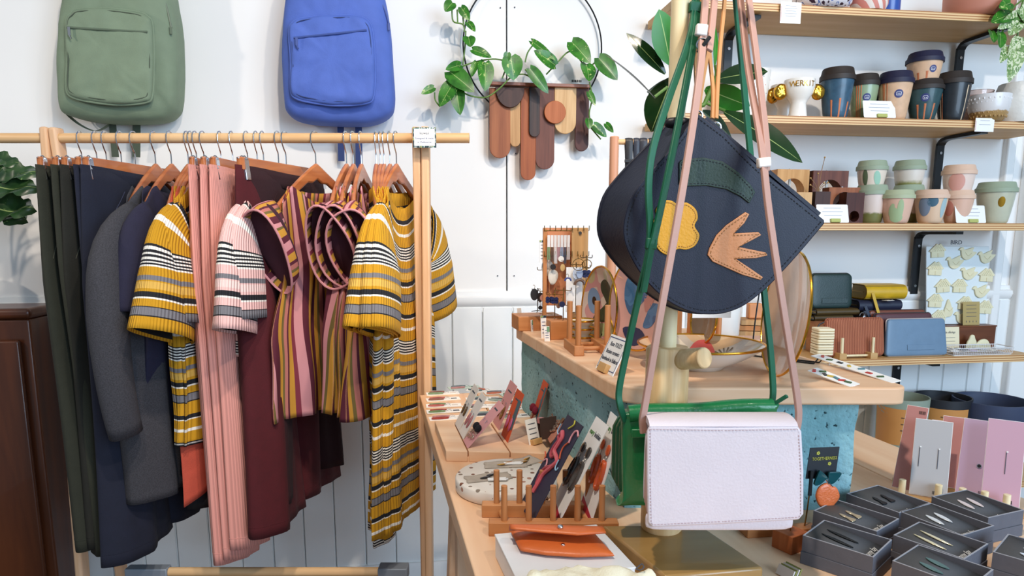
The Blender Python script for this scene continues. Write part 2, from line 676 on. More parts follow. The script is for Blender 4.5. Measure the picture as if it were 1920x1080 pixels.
# raised tier: rendered block and a thick pine board with rounded corners
A_ = PZ(966, 613, ZU)
B_ = PZ(1163, 727, ZU)
C_ = PZ(1714, 727, ZU)
rdir = tdir
D_ = C_ + rdir * ((A_ - B_).length * 0.96)


def roundpoly(P, rad, n=6):
    out = []
    for i, p in enumerate(P):
        a, b = P[i - 1], P[(i + 1) % len(P)]
        r = rad[i]
        if r <= 0:
            out.append((p.x, p.y))
            continue
        p1 = p + (a - p).normalized() * r
        p2 = p + (b - p).normalized() * r
        for k in range(n + 1):
            t = k / n
            q = p1 * (1 - t) ** 2 + p * 2 * t * (1 - t) + p2 * t * t
            out.append((q.x, q.y))
    return out


tier = thing('raised_plinth', 'teal rendered plinth with a thick pine top standing on the table', 'plinth', (B_.x, B_.y, ZT), 0)
o = Vector((B_.x, B_.y, 0))
P = [Vector((p.x, p.y, 0)) - o for p in (A_, B_, C_, D_)]
G().prism(roundpoly(P, [.015, .05, .03, .015]), ZU - 0.025 - ZT, ZU - ZT, 'xy').obj('top_board', m_pineX, tier, bev=0.003, seg=3)
tn = NT('teal_render')
mp = tn.coords()
n1 = tn.n('ShaderNodeTexNoise', Scale=9.0, Detail=5.0)
tn.l(mp, 0, n1, 'Vector')
r1 = tn.ramp([(0.3, '6f9da2'), (0.55, '8ab6bc'), (0.75, '9fc6c9')])
tn.l(n1, 'Fac', r1, 'Fac')
n2 = tn.n('ShaderNodeTexNoise', Scale=120.0, Detail=2.0)
tn.l(mp, 0, n2, 'Vector')
r2 = tn.ramp([(0.30, '2f5358'), (0.36, 'ffffff')])
tn.l(n2, 'Fac', r2, 'Fac')
mxx = tn.n('ShaderNodeMix', data_type='RGBA', blend_type='MULTIPLY')
mxx.inputs[0].default_value = 1.0
tn.l(r1, 'Color', mxx, 6)
tn.l(r2, 'Color', mxx, 7)
tn.l(mxx, 2, tn.b, 'Base Color')
tn.b.inputs['Roughness'].default_value = 0.85
tn.bump(n2, 'Fac', 0.6, 0.004)
# rough block inset under the board, walls slightly uneven
cen = sum(P, Vector()) / 4
a2, b2, c2, d2 = P[0] + Vector((.012, -.02, 0)), P[1] + Vector((.02, .028, 0)), P[2] + Vector((-.062, .03, 0)), P[3] + Vector((-.05, -.02, 0))
Q = [a2, b2, c2, d2]
per = []
for i in range(4):
    p, q = Q[i], Q[(i + 1) % 4]
    nseg = max(4, int((q - p).length / 0.02))
    for k in range(nseg):
        per.append(p.lerp(q, k / nseg))
hh = ZU - 0.025 - ZT
g = G()


def blk(u, v):
    p = per[int(round(u * len(per))) % len(per)]
    q = Vector((p.x, p.y, v * hh))
    nn = noise.noise(q * 14) * 0.004 + noise.noise(q * 45) * 0.002
    return q + (Vector((p.x, p.y, 0)) - cen).normalized() * nn


g.grid(blk, len(per), 14, True)
g.obj('rendered_block', tn.m, tier)

# ================================================================== clothes rack
RD = 1.75
rl = PD(0, 259, RD)
rk = thing('clothes_rack', 'pale wooden clothes rack with round rail and leaning legs', 'clothes rack', (rl.x, rl.y, 0), YAW)
RZ = rl.z
RKL = (PD(880, 257, RD) - rl).length
rx = lambda px: (px - 0) / F * RD * 1.0
PXR = lambda px: (PD(px, 258, RD) - rl).dot(CR)
G().cyl((-0.25, 0, RZ), (RKL, 0, RZ), 0.0122, n=20).obj('rail', m_rail, rk)
zc = PD(500, 1072, RD - 0.075).z
for (px, k) in ((97, 0), (790, 1)):
    xx = PXR(px)
    if k == 0:
        for (xs, s) in ((-0.009, -1), (0.012, 1)):
            G().bar((xx + xs, 0.0, RZ + 0.025), (xx + xs + 0.02, s * 0.085, FZ), 0.020, 0.038, (0, 1, 0)).obj('leg', m_pineZ, rk, bev=0.006)
    else:
        for (xs, s) in ((-0.011, 1), (0.011, -1)):
            G().bar((xx + xs, 0.0, RZ + 0.026), (xx + xs - 0.01, s * 0.05, FZ), 0.020, 0.034, (0, 1, 0)).obj('leg', m_pineZ, rk, bev=0.004)
xa_, xb_ = PXR(280), PXR(697)
G().cyl((xa_, -0.075, zc), (xb_, -0.075, zc), 0.012, n=16).obj('lower_rail', m_rail, rk)
m_gst = M('grey_sleeve', '8e98a4', 0.5, metal=0.2)
G().box((PXR(238), -0.075, zc), (PXR(280) - PXR(197), 0.03, 0.028)).obj('rail_sleeve', m_gst, rk, bev=0.003)
G().box((PXR(725), -0.075, zc), (PXR(755) - PXR(697), 0.04, 0.035)).obj('rail_sleeve', m_gst, rk, bev=0.003)
# little sign on the rack
fr = Fr(PD(796, 258, RD - 0.045))
m_leafb = NT('leaf_border')
mp = m_leafb.coords()
n1 = m_leafb.n('ShaderNodeTexNoise', Scale=170.0, Detail=1.0)
m_leafb.l(mp, 0, n1, 'Vector')
r1 = m_leafb.ramp([(0.0, '1f2f3d'), (0.44, '2d6a5c'), (0.52, 'e8ecea'), (0.58, '2b3a4a'), (0.66, 'a3b545')], 'CONSTANT')
m_leafb.l(n1, 'Fac', r1, 'Fac')
m_leafb.l(r1, 'Color', m_leafb.b, 'Base Color')
sg = thing('price_sign', 'small leaf-bordered sign card fixed to the rack post', 'sign', fr.o, fr.e)
G().box((0, 0, 0), (0.056, 0.003, 0.047)).obj('card', m_leafb.m, sg)
G().box((0, -.0018, 0.0005), (0.050, 0.001, 0.040)).obj('paper', m_white, sg)
text('lettering', 'kuwaii', 0.009, m_ink, sg, (0, -.0025, .010))
text('lettering', 'Designed & made', 0.0062, m_inkb, sg, (0, -.0025, -.002))
text('lettering', 'in Melbourne', 0.0062, m_inkb, sg, (0, -.0025, -.011))
# ================================================================== hangers and clothes
def stripe_mat(name, pattern, period, comp, rough=0.8, rib=0.0, ribs=260.0):
    """woven stripes read from the cloth's own unrolled length or width"""
    t = NT(name)
    c = t.n('ShaderNodeUVMap')
    sp = t.n('ShaderNodeSeparateXYZ')
    t.l(c, 0, sp, 0)
    mu = t.n('ShaderNodeMath', operation='MULTIPLY')
    mu.inputs[1].default_value = 1 / period
    t.l(sp, comp, mu, 0)
    fr = t.n('ShaderNodeMath', operation='FRACT')
    t.l(mu, 0, fr, 0)
    r = t.ramp(pattern, 'CONSTANT')
    t.l(fr, 0, r, 'Fac')
    t.l(r, 'Color', t.b, 'Base Color')
    t.b.inputs['Roughness'].default_value = rough
    if rib:
        m2 = t.n('ShaderNodeMath', operation='MULTIPLY')
        m2.inputs[1].default_value = ribs * 2 * math.pi
        t.l(sp, 'X', m2, 0)
        s2 = t.n('ShaderNodeMath', operation='SINE')
        t.l(m2, 0, s2, 0)
        t.bump(s2, 0, rib, 0.002)
    return t.m


def knit(base, name):
    k, w, g_, l_ = '17181f', 'f1ece2', '77757a', 'dcae50' if base[0] == 'c' else 'f0cfc8'
    seq = [(base, 26), (k, 9), (w, 3), (base, 18), (w, 7), (base, 22)]
    seq += [(k, 3), (w, 3)] * 5 + [(base, 16), (g_, 9), (base, 3), (l_, 13), (base, 5), (k, 10), (w, 3), (base, 14), (k, 2), (g_, 14), (k, 3)]
    tot = sum(a for _, a in seq)
    assert len(seq) <= 32
    pat, p = [], 0.0
    for c, a in seq:
        pat.append((p, c))
        p += a / tot
    return stripe_mat(name, pat, tot * 0.00122, 'Y', 0.85, 0.5, 110)


m_kny = knit('c99212', 'knit_mustard')
m_knp = knit('ecbcb6', 'knit_pink')
seq = [('c8888c', 9), ('55182a', 7), ('c08a2e', 8), ('6a5a2c', 3), ('c8888c', 5), ('55182a', 9), ('c08a2e', 5), ('6a5a2c', 4), ('b06a60', 6), ('55182a', 4), ('c08a2e', 9), ('7a2a3a', 5)]
tot = sum(a for _, a in seq)
pat, p = [], 0.0
for c, a in seq:
    pat.append((p, c))
    p += a / tot
m_vert = stripe_mat('stripe_wine', pat, tot * 0.00185, 'X', 0.85)
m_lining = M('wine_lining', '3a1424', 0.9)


def cloth(name, col, rough=0.9, bs=500, bump=0.35, var=0.08):
    return M(name, col, rough, var=var, vs=40, bump=bump, bs=bs, sheen=0.0)


def cord(name, col):
    t = NT(name)
    c = t.n('ShaderNodeUVMap')
    sp = t.n('ShaderNodeSeparateXYZ')
    t.l(c, 0, sp, 0)
    mu = t.n('ShaderNodeMath', operation='MULTIPLY')
    mu.inputs[1].default_value = 2 * math.pi / 0.0048
    t.l(sp, 'X', mu, 0)
    sn = t.n('ShaderNodeMath', operation='SINE')
    t.l(mu, 0, sn, 0)
    r = t.n('ShaderNodeMapRange')
    r.inputs[1].default_value, r.inputs[2].default_value = -1, 1
    r.inputs[3].default_value, r.inputs[4].default_value = 0.80, 1.08
    t.l(sn, 0, r, 0)
    mx = t.n('ShaderNodeVectorMath', operation='SCALE')
    mx.inputs[0].default_value = lin(col)[:3]
    t.l(r, 0, mx, 'Scale')
    t.l(mx, 0, t.b, 'Base Color')
    t.b.inputs['Roughness'].default_value = 0.9
    t.b.inputs['Sheen Weight'].default_value = 0.08
    t.bump(sn, 0, 0.5, 0.0015)
    return t.m


m_olive = cloth('olive_wool', '2b2c20')
m_olive2 = cloth('dark_olive_wool', '201f18')
m_navy = cloth('navy_twill', '161a2c')
m_navy2 = cloth('navy_crepe', '211f36')
m_grey = M('grey_weave', '3a393e', 0.9, var=0.35, vs=420, bump=0.4, bs=420)
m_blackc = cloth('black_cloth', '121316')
m_coral = cloth('coral_linen', 'bf4f3a')
m_pink = cord('pink_corduroy', 'dc968a')
m_burg = cloth('burgundy_cord', '4a0a14')
m_burg2 = cloth('deep_burgundy', '2a0810')


def hook_geo(g):
    pts = [(0.012 * math.cos(a * D2R) * 1.25, 0, 0.0015 + 0.0148 * math.sin(a * D2R)) for a in range(-20, 181, 20)]
    pts = [(x, y, z) for x, y, z in pts] + [(-0.014, 0, -0.012), (-0.006, 0, -0.028), (0, 0, -0.038), (0, 0, -0.066)]
    g.tube(smoothpath(pts, 3), 0.0016, 8)


HK = G()
hook_geo(HK)
ME_HOOK = HK.mesh('hook')


def hanger_outline():
    top, bot = [], []
    for i in range(0, 21):
        x = -0.178 + 0.356 * i / 20
        a = abs(x) / 0.205
        zt = -0.060 - 0.135 * a ** 1.05
        th = 0.030 - 0.006 * a
        if a < 0.12:
            th = 0.040
        top.append((x, zt))
        bot.append((x, zt - th))
    return top + bot[::-1]


g = G()
out = hanger_outline()
n2_ = len(out) // 2
# contoured: the arms bend a little forward
vs, fs = [], []
N = len(out)
for yy in (-0.0052, 0.0052):
    for (x, z) in out:
        vs.append((x, yy - 0.035 * (abs(x) / 0.205) ** 2, z))
for i in range(n2_ - 1):
    a, b, c, d = i, i + 1, N - 2 - i, N - 1 - i
    fs += [(a, b, c, d), (N + a, N + b, N + c, N + d)]
fs += [(i, (i + 1) % N, N + (i + 1) % N, N + i) for i in range(N)]
g.add(vs, fs)
ME_ARM = g.mesh('hanger_arms')
g = G().box((0, 0, -0.078), (0.36, 0.011, 0.030))
ME_BAR = g.mesh('hanger_bar', False)
g = G()
for s in (-1, 1):
    g.box((0, s * 0.007, -0.017), (0.014, 0.002, 0.048), m=Matrix.Rotation(s * 0.10, 3, 'X'))
g.tube([(-.008, 0, -.004), (.008, 0, -.004)], 0.0055, 10)
g.tube(smoothpath([(0, -.008, .004), (0, 0, .012), (0, .008, .004)], 4), 0.0014, 6)
ME_CLIP = g.mesh('clip')


def bevmod(o, w):
    m = o.modifiers.new('bevel', 'BEVEL')
    m.width, m.segments, m.limit_method = w, 2, 'ANGLE'


def rail_frame(px, twist):
    p = PD(px, 258, RD)
    p.z = RZ + 0.0
    return p, YAW + math.pi / 2 - twist * D2R


def hanger(px, twist, label, clips=False, dz=0.0):
    p, rz = rail_frame(px, twist)
    h = thing('trouser_hanger' if clips else 'coat_hanger', label, 'hanger', (p.x, p.y, p.z), rz, 'wooden hangers on the rail')
    mk('hook', ME_HOOK, m_steel, h)
    if clips:
        b = mk('bar', ME_BAR, m_hang, h)
        bevmod(b, 0.003)
        for s in (-1, 1):
            mk('clip', ME_CLIP, m_steel, h, (s * 0.165, 0, -0.072))
        G().tube([(-.185, .0, -.066), (.185, .0, -.066)], 0.0015, 6).obj('clip_wire', m_steel, h)
    else:
        b = mk('arms', ME_ARM, m_hang, h)
        bevmod(b, 0.004)
    return p, rz


def top_body(ws, wh, length, z0=-0.118, thick=0.035, neck=0.075, dip=0.05, folds=5, famp=0.012, seed=0, flare=0.0, shoulder=0.045, waist=0.0, hemskew=0.0, arm=False):
    """front and back panels of a hanging top or dress, joined at the sides"""
    rnd = random.Random(seed)
    ph = [rnd.uniform(0, 6.28) for _ in range(4)]
    g = G()
    NU, NV = 44, 40

    def pt(u2, v):
        # u2 runs once round the garment
        a = u2 * 2 * math.pi
        s = math.cos(a)
        u = math.copysign(abs(s) ** 0.75, s)
        side = math.sin(a)
        au = abs(u)
        ztop = z0 - 0.004 - shoulder * clamp((au * ws - neck) / (ws - neck)) ** 1.25
        if au * ws < neck:
            ztop = z0 - 0.004 - (dip * (1 - (au * ws / neck) ** 2) if side < 0 else 0.012 * (1 - (au * ws / neck) ** 2))
        zh = z0 - length + hemskew * u
        z = lerp(ztop, zh, v)
        q_ = clamp((v - 0.30) / 0.35)
        w = lerp(ws, wh, q_ * q_ * (3 - 2 * q_) if arm else clamp(v * 1.25) ** 0.8) - waist * math.sin(math.pi * clamp(v * 1.2))
        k = clamp(v * 3.0)
        th = thick * (0.35 + 0.65 * k) * (1 + flare * v)
        y = side * th * (0.25 + 0.75 * abs(side) ** 0.3)
        fa = famp * (0.15 + 0.85 * v ** 0.8)
        y += fa * (math.sin(folds * math.pi * u + ph[0] + 0.8 * v) + 0.5 * math.sin(folds * 1.9 * math.pi * u + ph[1] - v))
        x = u * w + fa * 0.6 * math.sin(folds * math.pi * u * 1.3 + ph[2])
        y += -0.035 * au ** 2 * (1 - v) * 0.9
        y += 0.01 * noise.noise(Vector((u * 2 + seed, v * 3, side)))
        return (x, y, z)

    def uvf(u2, v):
        s = math.cos(u2 * 2 * math.pi)
        u = math.copysign(abs(s) ** 0.75, s)
        return (u * lerp(ws, wh, v) * 1.15 + (0.5 if math.sin(u2 * 2 * math.pi) > 0 else 0), v * length)
    g.grid(pt, NU * 2, NV, True, uvf)
    return g


def sleeve_geo(sgn, ws, length, r0, r1, z0, out_a, thick=0.45, bend=0.0, seed=0, shoulder=0.045, voff=0.0, n=28, nv=18, a0=1.25):
    """sgn -1 is the shoulder nearest the viewer"""
    g = G()
    base = Vector((sgn * (ws - 0.035), -0.026, z0 - 0.004 - shoulder * 0.8 - r0))
    rnd = random.Random(seed)
    p1 = rnd.uniform(0, 6)

    def pt(u, v):
        a = u * 2 * math.pi
        c = Vector(base)
        K = 12
        for q in range(K):
            vv = v * (q + .5) / K
            h = clamp(vv / 0.4)
            h = h * h * (3 - 2 * h)
            ang = lerp(a0, out_a + bend * vv, h)
            c += Vector((sgn * math.sin(ang), 0, -math.cos(ang))) * (length * v / K)
        h = clamp(v / 0.4)
        ang = lerp(a0, out_a + bend * v, h * h * (3 - 2 * h))
        d = Vector((sgn * math.sin(ang), 0, -math.cos(ang)))
        nrm = Vector((d.z, 0, -d.x)) * -sgn
        r = lerp(r0, r1, v)
        wob = 1 + 0.07 * math.sin(3 * a + p1 + v * 3) * v
        t = thick * (0.5 + 0.5 * clamp(v * 2))
        p = c + nrm * (math.cos(a) * r * wob) + Vector((0, math.sin(a) * r * t * wob, 0))
        return p
    g.grid(pt, n, nv, True, lambda u, v: (abs(u - .5) * 2 * r0 * 3, voff + v * length))
    return g


def top(name, label, cat, px, twist, mat, ws, wh, length, group=None, sleeve=None, neck=0.075, dip=0.05, lining=None, seed=0, folds=5, famp=0.012, thick=0.035, flare=0, z0=-0.118, hl=None, cap=False, waist=0.0, hemskew=0.0):
    p, rz = hanger(px, twist, hl or ('wooden hanger of the ' + ' '.join(label.split()[:12])))
    o = thing(name, label, cat, (p.x, p.y, p.z), rz, group)
    neck = max(neck, 0.104)
    b = top_body(ws - 0.034 if cap else ws, wh, length, z0, thick, neck, dip, folds, famp, seed, flare, waist=waist, hemskew=hemskew, arm=cap)
    b.obj('body', mat, o, ang=80, solid=0.0016)
    if sleeve:
        L, r0, r1, oa, bend, th = sleeve
        for s in (-1, 1):
            g = sleeve_geo(s, ws, L, r0, r1, z0, oa, th, bend, seed + s, voff=0.03)
            so = g.obj('sleeve', mat, o, ang=80, solid=0.0016)
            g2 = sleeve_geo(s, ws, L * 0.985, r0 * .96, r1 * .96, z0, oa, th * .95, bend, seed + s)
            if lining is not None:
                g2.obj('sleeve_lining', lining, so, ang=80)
    if cap:
        for s in (-1, 1):
            g = sleeve_geo(s, ws, 0.055, 0.094, 0.104, z0 + 0.002, 1.12, 0.52, 0, seed + s, n=32, nv=6, a0=1.3)
            so = g.obj('cap_sleeve', mat, o, ang=80, solid=0.002)
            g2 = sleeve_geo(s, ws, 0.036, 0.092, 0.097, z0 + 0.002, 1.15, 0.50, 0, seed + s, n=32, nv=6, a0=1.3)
            # dark disc filling the opening, its colour standing in for the shade inside
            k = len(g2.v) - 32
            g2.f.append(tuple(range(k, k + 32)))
            g2.obj('armhole_lining_shade', lining, so, ang=80)
            ringp = [g.v[len(g.v) - 32 + j] for j in range(32)]
            G().tube(ringp, 0.0028, 6, closed=True).obj('armhole_binding', mat, so)
    return o


def trousers(name, label, px, twist, mat, length, w=0.19, group=None, hl=None, seed=0, legw=0.10, hem=0.11, z0=-0.086, thick=0.020, seam=None, split=0.02):
    p, rz = hanger(px, twist, hl or ('clip hanger of the ' + ' '.join(label.split()[:12])), True)
    o = thing(name, label, 'trousers', (p.x, p.y, p.z), rz, group)
    rnd = random.Random(seed)
    ph = [rnd.uniform(0, 6.28) for _ in range(4)]
    rise = 0.26

    def band(u2, v):
        a = u2 * 2 * math.pi
        c_ = math.cos(a)
        u = math.copysign(abs(c_) ** 0.7, c_)
        sd = math.sin(a)
        return (u * (w + 0.003), sd * 0.0135 * (0.3 + 0.7 * abs(sd) ** .3), z0 + 0.001 - 0.038 * v - 0.004 * math.sin(2.2 * u + 1))
    G().grid(band, 56, 3, True, lambda u, v: (math.cos(u * 2 * math.pi) * w + .002, v * .04)).obj('waistband', mat, o, ang=80, solid=0.0016)
    for s in (-1, 1):
        def leg(u2, v):
            a = u2 * 2 * math.pi
            c_, sd = math.cos(a), math.sin(a)
            z = -length * v
            k = clamp(-z / rise)
            kl = clamp((-z - rise * 0.8) / (length - rise * 0.8))
            hw0 = lerp(w / 2 + 0.002, legw + 0.004, k)
            hw = lerp(hw0, hem, kl) * (1 - 0.10 * math.sin(math.pi * kl))
            cx = s * (lerp(w / 2, w * 0.5 + 0.006, k) + split * kl)
            th = lerp(0.0115, thick * 1.15, k ** 0.8) * (1 + 0.35 * kl)
            u = math.copysign(abs(c_) ** 0.8, c_)
            y = sd * th * (0.45 + 0.55 * abs(sd) ** .3)
            y += (0.004 * k + 0.012 * kl) * math.sin(3.2 * u + ph[1 + (s > 0)] + 1.5 * v)
            y += (0.010 * kl) * s + 0.004 * k * math.sin(9 * u + ph[3])
            return (cx + u * hw, y, z0 - 0.004 + z - 0.008 * kl * c_)
        g = G().grid(leg, 48, 36, True, lambda u, v: (math.cos(u * 2 * math.pi) * legw, v * length))
        lo = g.obj('leg', mat, o, ang=80, solid=0.0016)
        hp = [Vector(leg(j / 48, 0.968)) for j in range(48)]
        G().tube(hp, 0.0014, 5, closed=True).obj('hem_stitch', mat, lo)
        q = []
        for k in range(8):
            v = (0.045 + 0.155 * k / 7) / length
            # walk the visible face and slide outwards on the way down
            ang = -math.pi / 2 + s * (-0.15 + 1.05 * k / 7)
            p_ = Vector(leg((ang / (2 * math.pi)) % 1.0, v))
            q.append(p_ + Vector((0, -0.0012, 0)))
        G().tube(q, 0.0011, 5).obj('pocket_seam', seam or mat, lo)
    return o


m_seamp = M('pink_seam', 'b06d66', 0.9)
m_seamo = M('olive_seam', '47473a', 0.9)
m_seamn = M('navy_seam', '343a52', 0.9)
trousers('olive_trousers', 'dark olive wool trousers, leftmost on the rail', 150, -4, m_olive, 0.905, group='olive trousers at the rail end', seed=1, seam=m_seamo, hem=0.10)
trousers('olive_trousers', 'dark olive wool trousers, second from the rail end', 178, -3, m_olive, 0.92, group='olive trousers at the rail end', seed=2, seam=m_seamo, hem=0.09)
trousers('olive_trousers', 'blackish olive trousers between olive and navy pairs', 196, -2, m_olive2, 0.90, group='olive trousers at the rail end', seed=3, seam=m_seamo, hem=0.09)
trousers('navy_trousers', 'navy trousers half hidden beside the olive pairs', 224, 0, m_navy, 0.90, group='navy trousers', seed=4, seam=m_seamn)
trousers('navy_trousers', 'wide navy trousers with a bright clip at the waist', 250, 6, m_navy, 0.925, group='navy trousers', seed=5, seam=m_seamn, legw=0.108, hem=0.135, thick=0.026)
top('grey_dress', 'charcoal grey woven dress with long sleeves', 'dress', 288, 3, m_grey, 0.18, 0.215, 0.75, sleeve=(0.53, 0.056, 0.040, 0.30, -0.52, 0.75), seed=6, folds=3, famp=0.012, thick=0.045, flare=0.6)
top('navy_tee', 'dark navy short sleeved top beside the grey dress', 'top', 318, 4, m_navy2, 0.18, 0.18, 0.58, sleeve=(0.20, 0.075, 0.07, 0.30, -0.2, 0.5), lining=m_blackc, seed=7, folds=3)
top('black_top', 'long black top behind the coral garment', 'top', 357, 0, m_blackc, 0.14, 0.12, 0.80, seed=8, folds=4, thick=0.03)
top('coral_top', 'coral red garment with a pointed drape', 'top', 350, 0, m_coral, 0.17, 0.15, 0.62, seed=9, folds=2, thick=0.03, hemskew=0.16, famp=0.016)
SLY = (0.25, 0.088, 0.108, 0.22, 0.10, 0.42)
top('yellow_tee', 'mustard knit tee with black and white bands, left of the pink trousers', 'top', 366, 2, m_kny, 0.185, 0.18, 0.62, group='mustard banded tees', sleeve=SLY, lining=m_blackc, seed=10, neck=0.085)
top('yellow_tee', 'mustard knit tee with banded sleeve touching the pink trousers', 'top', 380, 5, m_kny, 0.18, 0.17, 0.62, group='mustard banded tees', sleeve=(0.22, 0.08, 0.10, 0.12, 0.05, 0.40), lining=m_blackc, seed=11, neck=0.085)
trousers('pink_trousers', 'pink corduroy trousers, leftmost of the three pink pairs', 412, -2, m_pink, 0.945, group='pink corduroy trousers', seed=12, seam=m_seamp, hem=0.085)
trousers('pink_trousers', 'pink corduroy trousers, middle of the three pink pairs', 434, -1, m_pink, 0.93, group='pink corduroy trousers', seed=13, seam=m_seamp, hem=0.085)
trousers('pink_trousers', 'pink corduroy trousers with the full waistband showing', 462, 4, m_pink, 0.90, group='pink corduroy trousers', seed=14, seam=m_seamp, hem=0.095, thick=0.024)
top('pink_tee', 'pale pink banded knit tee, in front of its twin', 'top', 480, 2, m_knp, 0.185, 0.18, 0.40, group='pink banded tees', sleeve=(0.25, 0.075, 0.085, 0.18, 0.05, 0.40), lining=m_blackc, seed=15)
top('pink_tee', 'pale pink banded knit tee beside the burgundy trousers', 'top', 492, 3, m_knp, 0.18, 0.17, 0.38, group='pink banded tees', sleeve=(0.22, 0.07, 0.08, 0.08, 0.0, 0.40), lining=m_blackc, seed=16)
trousers('burgundy_trousers', 'wide burgundy trousers behind the wine striped top', 520, 10, m_burg, 0.86, group='burgundy trousers', seed=17, legw=0.105, hem=0.125, thick=0.028)
trousers('burgundy_trousers', 'deep burgundy trousers whose legs show under the striped tops', 534, 15, m_burg2, 0.80, group='burgundy trousers', seed=18, hem=0.075, w=0.17, split=0.035)
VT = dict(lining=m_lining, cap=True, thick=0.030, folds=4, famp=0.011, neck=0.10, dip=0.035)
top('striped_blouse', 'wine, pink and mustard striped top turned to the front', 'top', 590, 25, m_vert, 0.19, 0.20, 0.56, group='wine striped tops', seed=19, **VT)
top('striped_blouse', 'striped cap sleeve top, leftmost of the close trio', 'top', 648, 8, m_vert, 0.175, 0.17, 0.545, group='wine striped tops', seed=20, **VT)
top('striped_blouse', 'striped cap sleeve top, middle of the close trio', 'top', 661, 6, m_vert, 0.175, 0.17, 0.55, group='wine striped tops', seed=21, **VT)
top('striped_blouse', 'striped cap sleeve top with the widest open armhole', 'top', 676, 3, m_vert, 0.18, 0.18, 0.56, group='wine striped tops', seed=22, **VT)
SD = (0.25, 0.080, 0.098, 0.20, 0.08, 0.42)
for k, (px, tw, L, lb) in enumerate(((704, -3, 0.885, 'long mustard banded dress, leftmost of the row by the post'), (712, -1, 0.86, 'long mustard banded dress, second of the row by the post'),
                                     (719, 0, 0.87, 'long mustard banded dress, middle of the row by the post'), (730, 6, 0.855, 'long mustard banded dress, fourth of the row by the post'),
                                     (742, 13, 0.85, 'long mustard banded dress nearest the rack post'))):
    top('yellow_dress', lb, 'dress', px, tw, m_kny, 0.175, 0.165 if k < 4 else 0.20, L, group='mustard banded dresses', sleeve=SD if k in (0, 2, 3, 4) else (0.22, 0.075, 0.09, 0.15, 0.05, 0.4), lining=m_blackc, seed=30 + k, folds=3, famp=0.008, thick=0.026, neck=0.085, dip=0.05)
# ================================================================== soft shapes
def puff(out, df, db, e=3.0, n=7, fn=None, g=None, y0=0.0):
    """a stuffed shape: outline in x,z, bulging df towards the front (-y) and db to the back"""
    g = g or G()
    cx = sum(p[0] for p in out) / len(out)
    cz = sum(p[1] for p in out) / len(out)
    N = len(out)
    rings = []
    for sgn, d in ((-1, df), (1, db)):
        rr = []
        for k in range(n + 1):
            th = (math.pi / 2) * k / n
            s = max(1e-3, math.cos(th)) ** (2 / e) if k < n else 0.0
            y = sgn * d * (math.sin(th) ** (2 / e) if k else 0.0)
            rr.append((s, y))
        rings.append(rr)
    seq = [rings[0][k] for k in range(n - 1, -1, -1)] + [rings[1][k] for k in range(1, n)]
    vs, fs = [], []
    for (s, y) in seq:
        for (x, z) in out:
            p = Vector((cx + (x - cx) * s, y + y0, cz + (z - cz) * s))
            vs.append(Vector(fn(p)) if fn else p)
    R = len(seq)
    for i in range(R - 1):
        for j in range(N):
            fs.append((i * N + j, i * N + (j + 1) % N, (i + 1) * N + (j + 1) % N, (i + 1) * N + j))
    for (base, y) in ((0, -df), ((R - 1) * N, db)):
        p = Vector((cx, y + y0, cz))
        vs.append(Vector(fn(p)) if fn else p)
        c = len(vs) - 1
        fs += [(base + j, base + (j + 1) % N, c) for j in range(N)]
    return g.add(vs, fs)


def wob(amp, sc, seed=0.0):
    return lambda p: p + Vector((0, amp * noise.noise(Vector((p.x * sc + seed, p.z * sc, seed * 1.7))) + amp * .5 * noise.noise(Vector((p.x * sc * 2.3, p.z * sc * 2.3 + seed, 3))), 0))


